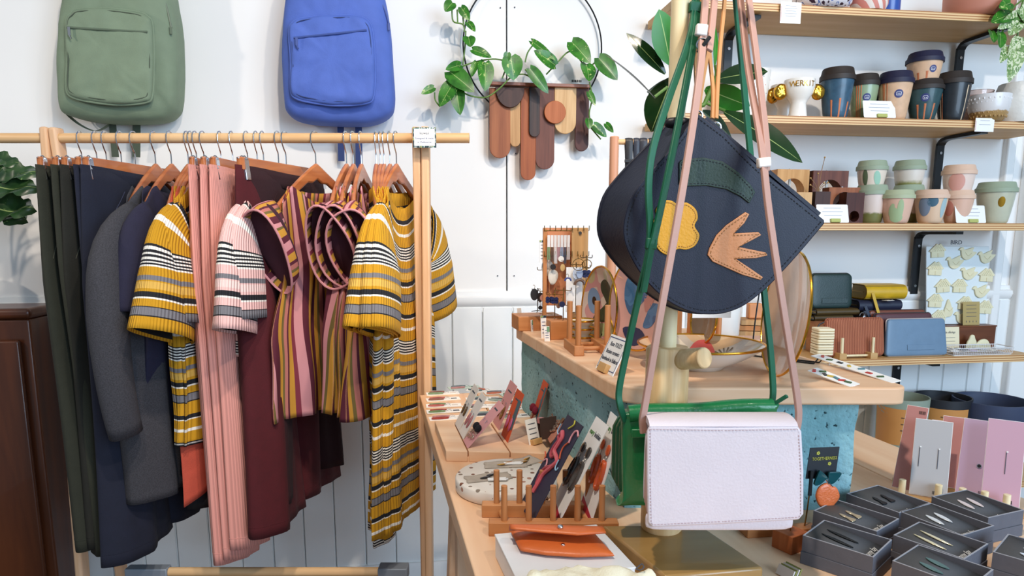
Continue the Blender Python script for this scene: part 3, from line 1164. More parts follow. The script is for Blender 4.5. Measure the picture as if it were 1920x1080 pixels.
# ================================================================== backpacks on the wall
def backpack(label, cx, cy, body, pocket, zipy, col, seed, straps, loop, sidezip):
    fr = Fr(PY(cx, cy, YW - 0.055), base=0.0)
    m = M('canvas_' + str(seed), col, 0.75, var=0.06, vs=25, bump=0.25, bs=320)
    md = M('canvas_seam_' + str(seed), tuple(int(int(col[i:i + 2], 16) * 0.62) for i in (0, 2, 4)), 0.8)
    mz = M('zip_' + str(seed), tuple(int(int(col[i:i + 2], 16) * 0.8) for i in (0, 2, 4)), 0.5)
    o = thing('backpack', label, 'backpack', fr.o, fr.e, 'backpacks on the wall')
    out = smooth2([fr.L(*p) for p in body], 5)
    puff(out, 0.085, 0.040, 5.0, 12, wob(0.008, 14, seed)).obj('body', m, o, ang=70)
    po = smooth2([fr.L(*p) for p in pocket], 5)
    pk = puff(po, 0.030, 0.004, 6.0, 12, wob(0.007, 20, seed + 3.3), y0=-0.082).obj('front_pocket', m, o, ang=70)
    G().tube([(x, -0.094, z) for x, z in po], 0.0042, 8, closed=True).obj('piping', m, pk)
    ins = [(x * .93, z * .93 + .07 * sum(q[1] for q in po) / len(po)) for x, z in po]
    cxp = sum(q[0] for q in po) / len(po)
    ins = [(x + cxp * .07, z) for x, z in ins]
    G().tube([(x, -0.105, z) for x, z in ins], 0.0016, 6, closed=True).obj('stitched_seam', md, pk)
    (x0, z0), (x1, z1) = fr.L(*zipy[0]), fr.L(*zipy[1])
    G().tube([(lerp(x0, x1, k / 8), -0.116 + 0.006 * abs(k / 4 - 1), lerp(z0, z1, k / 8) - 0.002 * math.sin(k / 8 * 3.14)) for k in range(9)], 0.0032, 8).obj('zip', mz, pk)
    zp = G().box((x0 + 0.008, -0.118, z0 - 0.012), (0.007, 0.003, 0.022))
    zp.tube([(x0 + 0.008, -0.119, z0 - 0.022), (x0 + 0.012, -0.119, z0 - 0.032)], 0.0022, 6)
    zp.obj('zip_puller', m_steel if seed == 1 else mz, pk)
    q = [fr.L(*p) for p in sidezip]
    G().tube(smoothpath([(x, -0.066, z) for x, z in q], 5), 0.003, 8).obj('side_zip', mz, o)
    x, z = q[-1]
    G().box((x, -0.072, z - 0.008), (0.006, 0.004, 0.02)).obj('zip_puller', mz, o)
    for (xa, ya, xb, yb, w) in straps:
        (xa, za), (xb, zb) = fr.L(xa, ya), fr.L(xb, yb)
        g = G().bar((xa, 0.025, za), (xb, 0.035, zb), w, 0.002, (0, 1, 0))
        g.obj('webbing_strap', md, o)
    if loop:
        pts = smoothpath([(fr.L(*p)[0], 0.0 + 0.02 * (i / len(loop)), fr.L(*p)[1]) for i, p in enumerate(loop)], 6)
        G().tube(pts, 0.009, 8, side=(0.25, 1, 0.1), ry=0.0012).obj('loose_strap', mz, o)
    # haul loop and wall peg above
    x, z = fr.L(cx, body[0][1])
    G().tube([(x, -0.02, z + .02), (x, 0.05, z + .02)], 0.008, 12).obj('wall_peg', m_pine, o)
    return o


backpack('sage green canvas backpack hung above the olive and navy trousers', 235, 90,
         [(235, -120), (180, -100), (142, -50), (131, 0), (126, 70), (122, 130), (127, 205), (145, 222), (205, 232), (295, 232), (330, 220), (343, 188), (342, 75), (331, 0), (318, -50), (285, -100)],
         [(232, 36), (180, 37), (164, 44), (155, 62), (156, 130), (155, 178), (166, 194), (205, 203), (250, 207), (295, 203), (308, 190), (311, 130), (309, 66), (300, 50), (282, 42)],
         ((161, 72), (303, 80)), '798a72', 1,
         [(204, 228, 207, 292, 0.020), (250, 228, 247, 292, 0.022)],
         [(126, 168), (116, 172), (113, 190), (120, 208), (140, 228), (165, 242), (182, 243), (200, 232)],
         [(318, 0), (328, 30), (336, 65)])
backpack('cobalt blue canvas backpack hung above the striped tops', 638, 90,
         [(637, -120), (590, -100), (552, -50), (541, 0), (535, 60), (533, 120), (537, 185), (543, 216), (575, 232), (640, 237), (695, 236), (730, 222), (741, 195), (738, 130), (733, 60), (722, 0), (705, -50), (680, -100)],
         [(632, 48), (580, 52), (560, 60), (553, 76), (556, 130), (556, 180), (566, 196), (600, 204), (640, 208), (690, 204), (704, 190), (706, 130), (702, 76), (692, 56), (670, 48)],
         ((563, 90), (692, 76)), '4f6abb', 2,
         [(637, 232, 638, 300, 0.020), (671, 232, 672, 318, 0.021)], None,
         [(704, 0), (722, 30), (731, 58)])

# ================================================================== leaves
def leaf_mesh(B, T, w, nrm, kind='heart', fold=0.12, curl=0.15, nv=10, nu=4, wave=0.0):
    B, T = Vector(B), Vector(T)
    a = T - B
    L = a.length
    n = (Vector(nrm) - a * (Vector(nrm).dot(a) / a.length_squared)).normalized()
    sd = a.normalized().cross(n)

    def hw(t):
        if kind == 'heart':
            return w / 2 * 2.15 * (t + 0.02) ** 0.42 * (1 - t) ** 0.8
        if kind == 'big':
            return w / 2 * math.sin(math.pi * t ** 0.8) ** 0.7 * (1 + 0.22 * math.sin(t * 26))
        return w / 2 * math.sin(math.pi * clamp(0.03 + 0.97 * t)) ** 0.75

    def pt(u, v):
        s = (u - 0.5) * 2
        h = hw(v)
        back = -0.10 * L * abs(s) * (1 - v) ** 3 if kind == 'heart' else 0
        p = B + a * v + a.normalized() * back + sd * (s * h)
        p += n * (fold * w * abs(s) ** 1.3 * (-1 if wave < 0 else 1) * math.sin(math.pi * clamp(v + .1)) - curl * L * (v - 0.45) ** 2 + abs(wave) * w * math.sin(v * 9 + s * 2) * 0.1)
        return p
    return G().grid(pt, nu * 2, nv, False, lambda u, v: (u - 0.5, v))


def leaf_mat(name, c1, c2, cv, amount, rough=0.4, sc=28.0):
    t = NT(name)
    c = t.n('ShaderNodeUVMap')
    sp = t.n('ShaderNodeSeparateXYZ')
    t.l(c, 0, sp, 0)
    mp = t.coords(scale=(1, 1, 1))
    n1 = t.n('ShaderNodeTexNoise', Scale=sc, Detail=3.0, Distortion=1.2)
    t.l(mp, 0, n1, 'Vector')
    r = t.ramp([(0.35, c1), (0.6, c2)])
    t.l(n1, 'Fac', r, 'Fac')
    n2 = t.n('ShaderNodeTexNoise', Scale=sc * 2.2, Detail=2.0, Distortion=2.0)
    t.l(mp, 0, n2, 'Vector')
    r2 = t.ramp([(1 - amount, '000000'), (1 - amount + 0.05, 'ffffff')])
    t.l(n2, 'Fac', r2, 'Fac')
    mx = t.n('ShaderNodeMix', data_type='RGBA')
    t.l(r2, 'Color', mx, 0)
    t.l(r, 'Color', mx, 6)
    mx.inputs[7].default_value = lin(cv)
    # pale midrib
    ab = t.n('ShaderNodeMath', operation='ABSOLUTE')
    t.l(sp, 'X', ab, 0)
    lt = t.n('ShaderNodeMath', operation='LESS_THAN')
    lt.inputs[1].default_value = 0.016
    t.l(ab, 0, lt, 0)
    m2 = t.n('ShaderNodeMix', data_type='RGBA')
    hv = t.n('ShaderNodeMath', operation='MULTIPLY')
    hv.inputs[1].default_value = 0.6
    t.l(lt, 0, hv, 0)
    t.l(hv, 0, m2, 0)
    t.l(mx, 2, m2, 6)
    m2.inputs[7].default_value = lin('b9cc80')
    t.l(m2, 2, t.b, 'Base Color')
    t.b.inputs['Roughness'].default_value = rough
    t.b.inputs['Subsurface Weight'].default_value = 0.0
    return t.m


m_pothos = leaf_mat('pothos_leaf', '1f5a12', '397f1e', 'b4c474', 0.36, 0.35)
m_pothos2 = leaf_mat('pothos_leaf_plain', '225a14', '387a20', '9cba60', 0.27, 0.35)
m_pothosw = leaf_mat('pothos_leaf_pale', '4f7a36', '8aa468', 'd2d8b4', 0.5, 0.4)
m_rubber = leaf_mat('rubber_leaf', '12280f', '1a3818', '1a3818', 0.0, 0.18, 10)
m_rubberl = leaf_mat('rubber_leaf_light', '1f6414', '2f7c1e', '2f7c1e', 0.0, 0.35, 10)
m_monst = leaf_mat('philodendron_leaf', '1d3a20', '35552c', '7d9a5a', 0.3, 0.3, 14)
m_stem = M('green_stem', '557a2c', 0.5)
m_stemd = M('dark_stem', '4d6a30', 0.5)

# ================================================================== wooden wall hanging, hoop and vine
fr = Fr(PY(1010, 160, YW - 0.03), base=0.0)
wh = thing('wall_hanging', 'wooden wall hanging of rounded tongues in mixed timbers', 'wall hanging', fr.o, fr.e)


def wd_(n, a, b):
    return wood(n, a, b, 'Z', 26, 0.6, 0.06)


W_ = dict(cherry=wd_('cherry', 'a8643c', '8a4a28'), ash=wd_('ash', 'd3a672', 'b28352'), jarrah=wd_('jarrah', 'a85a2c', '8c4420'), ebony=wd_('ebony', '4a332c', '1c1a1e'),
          walnut=wd_('walnut', '754232', '5a2f24'), maple=wd_('maple', 'ddb684', 'c69a66'), purple=wd_('purpleheart', '54261c', '3c1812'), dark=wd_('dark_walnut', '4c2e26', '3a211c'), oak=wd_('red_oak', 'bd6c3c', 'a85828'))
for (x0, x1, yb, mn, ly) in ((917, 957, 297, 'cherry', 0), (956, 976, 275, 'ash', 0.004), (976, 1004, 338, 'jarrah', 0), (991, 1011, 258, 'ebony', -0.010), (1004, 1039, 318, 'walnut', 0), (1039, 1079, 252, 'maple', -0.004), (1079, 1103, 284, 'purple', 0)):
    (xa, zt), (xb, zb) = fr.L(x0, 165), fr.L(x1, yb)
    r = (xb - xa) / 2 - 0.0006
    c = (xa + xb) / 2
    out = [(c + r, zt), (c - r, zt)] + [(c - r * math.cos(k / 12 * math.pi), zb + r - r * math.sin(k / 12 * math.pi)) for k in range(13)]
    G().prism(out, ly - 0.004, ly + 0.006).obj('tongue', W_[mn], wh, bev=0.0012)
(xa, zt), (xb, zb) = fr.L(928, 165), fr.L(982, 204)
c, r = (xa + xb) / 2, (xb - xa) / 2
G().prism([(c - r * math.cos(k / 20 * math.pi), zt - (zt - zb) * math.sin(k / 20 * math.pi)) for k in range(21)], -0.016, -0.005).obj('half_disc', W_['dark'], wh, bev=0.0012)
(xc, zc_), (xe, _) = fr.L(1039, 212), fr.L(1059, 212)
G().prism(circ(xe - xc, 32, xc, zc_), -0.018, -0.0085).obj('disc', W_['oak'], wh, bev=0.0012)
(xa, zt), (xb, zb) = fr.L(915, 155), fr.L(1103, 167)
G().box(((xa + xb) / 2, -0.004, (zt + zb) / 2), (xb - xa, 0.034, zt - zb)).obj('top_bar', wood('bar_walnut', '95573a', '7a4028', 'X', 20, 0.4, 0.06), wh, bev=0.0015)
(xa, zt), (xb, zb) = fr.L(1071, 150), fr.L(1090, 155)
g = G()
for k in range(6):
    g.box((lerp(xa, xb, (k + .5) / 6), -0.004, (zt + zb) / 2), ((xb - xa) / 9, 0.002, zt - zb))
g.obj('maker_mark', m_dark, wh)
fh = Fr(PY(1000, 88, YW - 0.010), base=0.0)
xe = fh.L(1128, 88)[0]
hp = thing('wire_hoop', 'black wire hoop behind the wooden wall hanging', 'hoop', fh.o, fh.e)
G().tube([(xe * math.cos(2 * math.pi * k / 72), 0, xe * math.sin(2 * math.pi * k / 72)) for k in range(72)], 0.0026, 8, closed=True).obj('ring', m_black, hp)
G().tube([(0, 0, xe), (0, 0.012, xe)], 0.004, 8).obj('nail', m_steel, hp)

VY = YW - 0.085
cp = lambda x, y: (780 + x / 4.155, y / 4.155)
vo = PY(1000, 160, VY)
vine = thing('trailing_pothos', 'variegated pothos vine trained along the wooden wall hanging', 'plant', vo, 0)


def vl(lst, par, org, m, conv, Y, mat2=None, kind='heart', scale=1.0, seed=0):
    rnd = random.Random(seed)
    for i, (bx, by, tx_, ty, w) in enumerate(lst):
        B, T = PY(*conv(bx, by), Y + rnd.uniform(-.01, .01)), PY(*conv(tx_, ty), Y - 0.015 + rnd.uniform(-.012, .012))
        ww = (PY(*conv(bx + w, by), Y) - PY(*conv(bx, by), Y)).length * scale
        nr = Vector((rnd.uniform(-.25, .25), -1, rnd.uniform(0.0, .5)))
        leaf_mesh(B - org, T - org, ww, nr, kind, 0.10, 0.10).obj('leaf', m if (mat2 is None or i % 3) else mat2, par, ang=80)


vl([(285, 20, 225, 88, 95), (350, 55, 418, 160, 78), (400, 170, 462, 245, 62), (408, 285, 425, 365, 100), (440, 385, 590, 445, 84), (350, 505, 232, 540, 80), (262, 555, 455, 714, 160), (540, 485, 540, 710, 135),
    (740, 440, 762, 625, 165), (715, 410, 700, 490, 60), (903, 320, 1088, 468, 62), (1085, 505, 920, 390, 115), (890, 535, 1033, 728, 100), (1215, 325, 1362, 490, 145), (1330, 498, 1350, 632, 130), (1425, 450, 1572, 622, 140), (140, 680, 40, 730, 66),
    (290, 645, 182, 830, 130), (305, 655, 345, 897, 125), (470, 480, 430, 600, 60), (1345, 715, 1397, 822, 55), (1345, 925, 1350, 1005, 62), (1385, 970, 1487, 1068, 75), (1478, 962, 1538, 1032, 50)],
   vine, vo, m_pothos, cp, VY, m_pothos2, seed=5)
for st in ([(300, 640), (345, 700), (420, 745), (545, 757), (650, 690), (745, 600), (850, 580), (930, 640)], [(365, 515), (470, 480), (600, 460), (690, 472)], [(388, 240), (380, 380), (365, 505)],
           [(280, 60), (290, 165), (365, 190), (378, 250)], [(360, 60), (370, 190)], [(320, 75), (325, 180)], [(850, 485), (870, 410), (912, 350)], [(1015, 580), (1090, 500), (1185, 405), (1250, 430), (1330, 520), (1430, 460)],
           [(1200, 400), (1215, 340)], [(1352, 640), (1372, 760), (1350, 880), (1360, 950), (1360, 990), (1440, 1085)], [(145, 720), (150, 780), (188, 832)], [(705, 520), (672, 610)], [(850, 540), (900, 600), (935, 640)]):
    G().tube(smoothpath([PY(*cp(*q), VY + 0.01) - vo for q in st], 5), 0.0024, 7).obj('stem', m_stem, vine)

# philodendron at the left edge, standing on the cupboard
po = PY(-75, 578, YW - 0.12)
cupz = hz + FZ
pl = thing('leafy_houseplant', 'dark green wavy leaved houseplant at the left edge', 'plant', (po.x, po.y, cupz), 0)
G().lathe([(0.0, 0), (0.05, 0), (0.062, 0.11), (0.062, 0.118), (0.055, 0.118), (0.05, 0.10), (0.0, 0.10)], 28).obj('pot', M('grey_pot', '8d8f8c', 0.6), pl)
org = Vector((po.x, po.y, cupz))
for i, (b, t_, w, dy) in enumerate((((-40, 330), (78, 322), 52, 0), ((-40, 350), (72, 352), 60, -.03), ((-30, 395), (64, 390), 70, -.02), ((-30, 385), (50, 412), 70, .02), ((-40, 300), (40, 306), 40, .03))):
    B, T = PY(*b, YW - 0.14 + dy), PY(*t_, YW - 0.16 + dy)
    ww = w / F * 2.1
    leaf_mesh(B - org, T - org, ww, (0.1, -0.75, 0.65), 'big', 0.10, 0.12, 16, 5, 0.8).obj('leaf', m_monst, pl, ang=80)
    G().tube(smoothpath([Vector((0, 0, 0.10)), (Vector((0, 0, 0.1)) + B - org) / 2 + Vector((-.03, 0, .05)), B - org], 5), 0.003, 7).obj('leaf_stalk', m_stemd, pl)

# rubber plant in a white pot on the plinth
cq = lambda x, y: (1100 + x / 2.7, y / 2.7)
rp = PZ(1340, 634, ZU)
rub = thing('rubber_plant', 'rubber plant with glossy dark leaves in a white pot', 'plant', (rp.x, rp.y, ZU), 0)
org = Vector((rp.x, rp.y, ZU))
rd = rp.dot(CF)
m_wcer = M('white_ceramic', 'f0ece4', 0.25, coat=0.3)
rpot = G().lathe([(0.0, 0), (0.040, 0), (0.047, 0.010), (0.050, 0.085), (0.050, 0.092), (0.045, 0.092), (0.043, 0.078), (0.0, 0.078)], 32).obj('pot', m_wcer, rub)
for (b, t_, w, dz, mt, nr) in (((425, 325), (368, 46), 135, -.02, m_rubberl, (0, -1, .1)), ((400, 372), (203, 163), 78, .0, m_rubber, (-.5, -.6, .7)), ((350, 492), (85, 253), 44, -.03, m_rubber, (-.6, -.3, .6)),
                               ((432, 395), (325, 670), 165, .03, m_rubber, (-.2, -1, .0)), ((470, 255), (438, 82), 72, .03, m_rubberl, (.2, -1, .1)), ((655, 398), (916, 357), 118, -.03, m_rubber, (0, -.9, .45)),
                               ((600, 450), (828, 540), 125, .0, m_rubberl, (0, -.8, -.5)), ((700, 560), (1100, 815), 150, -.04, m_rubber, (.2, -.9, .5)), ((590, 560), (745, 705), 115, .02, m_rubber, (.1, -.7, .6)),
                               ((650, 335), (652, 108), 42, .02, m_rubberl, (.5, -.7, 0)), ((480, 420), (300, 460), 90, .05, m_rubber, (-.2, -.8, .4)), ((480, 300), (500, 215), 60, .01, m_rubberl, (0, -1, .2))):
    B, T = PD(*cq(*b), rd + dz * .5), PD(*cq(*t_), rd + dz * 2)
    ww = w / 2.7 / F * rd
    lf = leaf_mesh(B - org, T - org, ww, Matrix.Rotation(YAW, 3, 'Z') @ Vector(nr), 'ell', 0.07, 0.10, 12, 4)
    lf.obj('leaf', mt, rub, ang=80)
for st, r in ((((0, 0, .07), (470, 640), (425, 320), (440, 250)), .0045), (((0, 0, .07), (560, 650), (600, 520), (655, 395), (655, 330)), .0045), (((600, 520), (700, 560)), .003), (((410, 440), (345, 490)), .003), (((425, 330), (480, 300)), .002)):
    pts = [Vector(q) if len(q) == 3 else PD(*cq(*q), rd) - org for q in st]
    G().tube(smoothpath(pts, 6), r, 8).obj('stem', m_stem, rub)

# trailing plant at the top right corner, on the top shelf
ct = lambda x, y: (1780 + x / 4.157, y / 4.157)
pz = PY(1952, 20, SHF + 0.09)
tp = thing('hanging_pothos', 'pale variegated pothos hanging off the top shelf corner', 'plant', (pz.x, pz.y, SHZ[0][0]), 0)
org = Vector((pz.x, pz.y, SHZ[0][0]))
G().lathe([(0.0, 0), (0.055, 0), (0.07, 0.12), (0.07, 0.128), (0.062, 0.128), (0.058, 0.11), (0.0, 0.11)], 28).obj('pot', m_wcer, tp)
TYY = SHF - 0.03
vl([(480, 110, 330, 170, 110), (540, 110, 380, 225, 90), (545, 140, 470, 275, 110), (400, 250, 400, 375, 90), (540, 310, 470, 640, 130), (500, 340, 600, 350, 110), (480, 20, 390, 60, 90), (450, 360, 400, 490, 70), (560, 60, 640, 200, 120), (330, 240, 350, 330, 70)], tp, org, m_pothosw, ct, TYY, m_pothos, seed=9)
for st in ([(700, -60), (600, -20), (560, 60), (530, 290)], [(600, -20), (500, 60), (470, 170)], [(490, 90), (400, 30)], [(420, 230), (400, 300)]):
    G().tube(smoothpath([PY(*ct(*q), TYY + .01) - org for q in st], 5), 0.0026, 7).obj('stem', m_stem, tp)

# small stand with dark straps behind the navy bag
bp = PZ(1145, 640, ZU)
bd = 1.30
base = PD(1152, 262, bd)
st = thing('strap_stand', 'slim pinkish wooden stand with dark leather straps behind the bag', 'stand', (base.x, base.y, ZU), YAW)
hh_ = base.z - ZU
m_pw = wood('pinkish_wood', 'd9a384', 'c48a68', 'Z', 20, 0.5, .06)
G().cyl((0, 0, 0.012), (0, 0, hh_ + 0.006), 0.0085, n=18).obj('post', m_pw, st, bev=0.002)
G().cyl((0.005, 0, hh_ - .004), (0.17, 0, hh_ - .004), 0.0050, n=14).obj('rail', m_rail, st)
G().cyl((0.17, 0, 0.012), (0.17, 0, hh_ + 0.006), 0.0085, n=18).obj('post', m_pw, st, bev=0.002)
G().box((0.085, 0, 0.006), (0.20, 0.07, 0.012)).obj('base', m_pineX, st, bev=0.002)
for k, (px, c, w) in enumerate(((1179, '1d1b1d', .014), (1193, '1f2432', .011), (1206, '1e1f2a', .014), (1222, '1d1b1d', .012))):
    x = (PD(px, 262, bd) - base).dot(CR)
    s_ = thing('leather_strap', ['black leather strap nearest the post of the strap stand', 'thin navy leather strap second on the strap stand', 'dark navy leather strap third on the strap stand', 'black leather strap next to the navy bag edge'][k], 'strap', base + CR * x + Vector((0, 0, -.004)), YAW, 'straps on the small stand')
    pts = [(0, -.006, -.19), (0, -.0065, -.03), (0, -.006, 0)] + [(0, -.0063 * math.cos(a), .0063 * math.sin(a)) for a in (0.6, 1.2, 1.57, 2.0, 2.6)] + [(0, .0063, 0), (0.002, .007, -.03), (0.004, .007, -.2)]
    G().tube(pts, w / 2, 8, side=(1, 0, 0), ry=0.0014).obj('band', M('strap_' + c, c, 0.45, bump=.1, bs=300), s_)
    G().box((0, -.0085, -.035), (w * 1.15, .004, .006)).obj('keeper', M('strap_' + c, c), s_, bev=.0008)
# ================================================================== bag stand with the hanging bags
SD_ = 0.83
sb = PZ(1240, 990, ZT + 0.028)
bs_ = thing('bag_stand', 'turned pale wood bag stand with a square base and pegs', 'stand', (sb.x, sb.y, ZT), 0)
org = Vector((sb.x, sb.y, ZT))
zb = 0.028
corners = [PZ(px, py, ZT + zb) - org for px, py in ((1129, 985), (1246, 1080), (1432, 1064), (1312, 983))]
G().prism([(p.x, p.y) for p in corners], 0.0, zb, 'xy').obj('base_board', wood('olive_board', 'a8834c', '94703c', 'X', 10, 0.3, 0.08, 0.3), bs_, bev=0.003)
m_trunk = wood('trunk_wood', 'efcf9e', 'd6aa72', 'Z', 30, 0.5, 0.05)
ztr = PD(1262, 648, SD_).z - ZT
G().lathe([(0.0, zb), (0.024, zb), (0.0262, zb + .003), (0.0262, ztr - .003), (0.024, ztr), (0.0, ztr)], 36).obj('trunk', m_trunk, bs_, ang=50)
ptop = PD(1262, -110, SD_).z - ZT
G().lathe([(0.0, ztr - .001), (0.0102, ztr - .001), (0.0102, ptop), (0.0, ptop)], 24).obj('pole', m_paleZ, bs_, ang=50)
pk = PD(1322, 671, 0.775) - org
q0 = Vector((0, 0, pk.z - 0.012))
G().cyl(q0, pk, 0.0125, n=24).obj('peg', m_trunk, bs_, bev=0.0015)
zpeg = PD(1330, -45, SD_).z - ZT
for a, L, dz in ((0.0, 0.11, 0.0), (-0.9, 0.085, 0.014), (0.75, 0.09, 0.028), (2.6, 0.06, 0.0)):
    d = Matrix.Rotation(YAW + a, 3, 'Z') @ Vector((1, 0, 0))
    G().cyl((0, 0, zpeg + dz), tuple(d * L + Vector((0, 0, zpeg + dz + .012))), 0.0075, n=16).obj('peg', m_paleZ, bs_)


# ---- navy bag with leather cut-outs
cz_ = lambda x, y: (1100 + x / 2.7, 200 + y / 2.7)
DN = 0.76
fr = Fr(PD(1345, 420, DN))
nb_ = thing('applique_bag', 'large navy leather bag with flower and hand cut-outs', 'bag', fr.o, fr.e)
m_nvl = M('navy_leather', '10142a', 0.5, bump=0.10, bs=700, var=0.06, vs=60)
m_nvd = M('navy_edge', '14172a', 0.55, bump=0.2, bs=300)
m_stitch = M('dark_stitch', '0d0f18', 0.8)
front = [cz_(*p) for p in ((560, 38), (700, 140), (880, 320), (1060, 465), (1196, 575), (1196, 592), (1080, 730), (985, 835), (900, 922), (800, 1000), (720, 1036), (640, 1050), (530, 1040), (400, 978), (285, 865), (205, 730), (182, 610), (222, 460), (300, 350), (400, 240), (500, 110))]
back = [cz_(*p) for p in ((545, 45), (690, 140), (880, 320), (1060, 465), (1190, 575), (1196, 592), (1080, 730), (985, 835), (900, 922), (800, 1000), (720, 1036), (620, 1046), (490, 1015), (370, 945), (240, 825), (145, 700), (120, 590), (150, 450), (240, 330), (350, 215), (480, 80))]
fo = [fr.L(*p) for p in front]
fo = [fo[0]] + smooth2(fo[1:5], 4, False) + smooth2(fo[5:], 4, False)
fb = Fr(PD(1345, 420, DN + 0.055))
bo = [fb.L(*p) for p in back]
bo = [bo[0]] + smooth2(bo[1:5], 4, False) + smooth2(bo[5:], 4, False)
G().prism(fo, -0.004, 0.0).obj('front_panel', m_nvl, nb_, bev=0.0012, ang=30)
G().prism(bo, 0.051, 0.055).obj('back_panel', m_nvd, nb_, bev=0.0012, ang=30)
N = len(fo)
sc = 0.985
vs = [(x * sc, -0.001, z * sc) for x, z in fo] + [(x * sc, 0.026, z * sc) for x, z in [((a[0] + b[0]) / 2 * .985, (a[1] + b[1]) / 2 * .985) for a, b in zip(fo, bo)]] + [(x * sc, 0.052, z * sc) for x, z in bo]
fs = [(r * N + i, r * N + (i + 1) % N, (r + 1) * N + (i + 1) % N, (r + 1) * N + i) for r in range(2) for i in range(N)]
G().add(vs, fs).obj('gusset', m_nvd, nb_, ang=60)
cx = sum(p[0] for p in fo) / N
cz2 = sum(p[1] for p in fo) / N


def stitches(out, inset, y, par, mat, pitch=0.0042):
    """short raised stitches just inside an outline"""
    cx = sum(p[0] for p in out) / len(out)
    cz = sum(p[1] for p in out) / len(out)
    L = max(((p[0] - cx) ** 2 + (p[1] - cz) ** 2) ** .5 for p in out)
    P = []
    n = len(out)
    for i in range(n):
        a, b, c = Vector(out[i - 1]), Vector(out[i]), Vector(out[(i + 1) % n])
        t = (c - a).normalized()
        nn = Vector((-t.y, t.x))
        if nn.dot(Vector((cx, cz)) - b) < 0 and L > 0.05:
            nn = -nn
        P.append(b + nn * inset)
    g = G()
    acc = 0.0
    for i in range(n):
        a, b = P[i], P[(i + 1) % n]
        d = (b - a)
        l = d.length
        if l < 1e-6:
            continue
        d /= l
        s = acc
        while s < l:
            p = a + d * s
            q = a + d * min(l, s + pitch * 0.6)
            g.bar((p.x, y, p.y), (q.x, y, q.y), 0.0008, 0.0008, (0, 1, 0))
            s += pitch
        acc = s - l
    so = g.obj('stitching', mat, par)
    so['kind'] = 'stuff'
    return so


stitches(fo, 0.0045, -0.0042, nb_, m_stitch)


def applique(name, pts, mat, smooth=True):
    o_ = [fr.L(*cz_(*p)) for p in pts]
    if smooth:
        o_ = smooth2(o_, 4)
    a = G().prism(o_, -0.0058, -0.0038).obj(name, mat, nb_, bev=0.0006, ang=30)
    area2 = sum(o_[i - 1][0] * o_[i][1] - o_[i][0] * o_[i - 1][1] for i in range(len(o_)))
    g = G()
    n = len(o_)
    P = []
    for i in range(n):
        A, C = Vector(o_[i - 1]), Vector(o_[(i + 1) % n])
        t = (C - A).normalized()
        nn = Vector((-t.y, t.x)) * (1 if area2 > 0 else -1)
        P.append(Vector(o_[i]) + nn * 0.0026)
    for i in range(n):
        A, B = P[i], P[(i + 1) % n]
        l = (B - A).length
        kk = max(1, int(l / 0.0035))
        for q in range(kk):
            s, e = A.lerp(B, (q + .1) / kk), A.lerp(B, (q + .65) / kk)
            g.bar((s.x, -.0058, s.y), (e.x, -.0058, e.y), 0.0007, 0.0007, (0, 1, 0))
    st = g.obj('stitching', MATS['stitch_brown'] if name != 'green_arc' else m_stitch, a)
    st['kind'] = 'stuff'


M('stitch_brown', '8a5a22', 0.8)
applique('green_arc', [(462, 285), (475, 272), (580, 260), (680, 280), (760, 335), (820, 395), (845, 435), (815, 490), (770, 455), (700, 420), (600, 402), (490, 405), (462, 395)], M('bottle_leather', '1c3226', 0.5, bump=.2, bs=400), False)
applique('yellow_flower', [(345, 520), (385, 478), (425, 478), (455, 494), (500, 487), (545, 520), (556, 565), (540, 605), (564, 650), (545, 700), (500, 723), (455, 720), (410, 750), (365, 730), (330, 680), (303, 640), (318, 592), (348, 560)], M('mustard_leather', 'd79a1e', 0.5, bump=.2, bs=400))
applique('tan_hand', [(605, 750), (615, 715), (650, 650), (700, 600), (795, 535), (815, 545), (790, 590), (738, 642), (860, 635), (875, 650), (830, 675), (762, 710), (898, 738), (907, 752), (850, 766), (748, 770), (830, 825), (884, 862), (872, 876), (780, 850), (690, 810), (630, 783)], M('tan_leather', 'c9895a', 0.5, bump=.2, bs=400), False)
# zip along the slanting top edge
za, zb_ = fr.L(*cz_(590, 75)), fr.L(*cz_(1165, 560))
d = (Vector((zb_[0], zb_[1])) - Vector((za[0], za[1])))
nrm2 = Vector((-d.y, d.x)).normalized()
if nrm2.y < 0:
    nrm2 = -nrm2
m_ztape = M('zip_tape', '2e4a48', 0.6)
A0, B0 = Vector(za) + nrm2 * 0.004, Vector(zb_) + nrm2 * 0.004
G().bar((A0.x, 0.016, A0.y), (B0.x, 0.016, B0.y), 0.030, 0.0016, (nrm2.x, 0, nrm2.y)).obj('zip_tape', m_ztape, nb_)
g = G()
for k in range(70):
    p = A0.lerp(B0, (k + .5) / 70) + nrm2 * 0.0015
    g.box((p.x, 0.004, p.y), (0.0018, 0.005, 0.0018))
zt = g.obj('zip_teeth', m_steel, nb_)
zt['kind'] = 'stuff'
G().bar((A0.x, 0.0, A0.y), (B0.x, 0.0, B0.y), 0.003, 0.004, (nrm2.x, 0, nrm2.y)).obj('zip_welt', m_nvd, nb_)
m_tan = M('tan_cord', 'c98f58', 0.6)
m_blk2 = m_leather_blk
x, z = fr.L(1334, 231)
G().pillow((0.016, 0.014, 0.014), 2.4, 4, None, (x, 0.01, z)).obj('leather_knot', m_blk2, nb_)
for (px, py, r) in ((1344, 238, .0055), (1311, 215, .0045)):
    x, z = fr.L(px, py)
    G().tube([(x + r * math.cos(a * .5236), 0.004, z + r * math.sin(a * .5236)) for a in range(12)], 0.0011, 7, closed=True).obj('ring', m_steel, nb_)
x, z = fr.L(1282, 222)
G().pillow((0.030, 0.018, 0.012), 2.6, 4, None, (x, 0.03, z)).obj('strap_tab', m_blk2, nb_)
inv = Matrix.Rotation(-fr.rz, 3, 'Z')


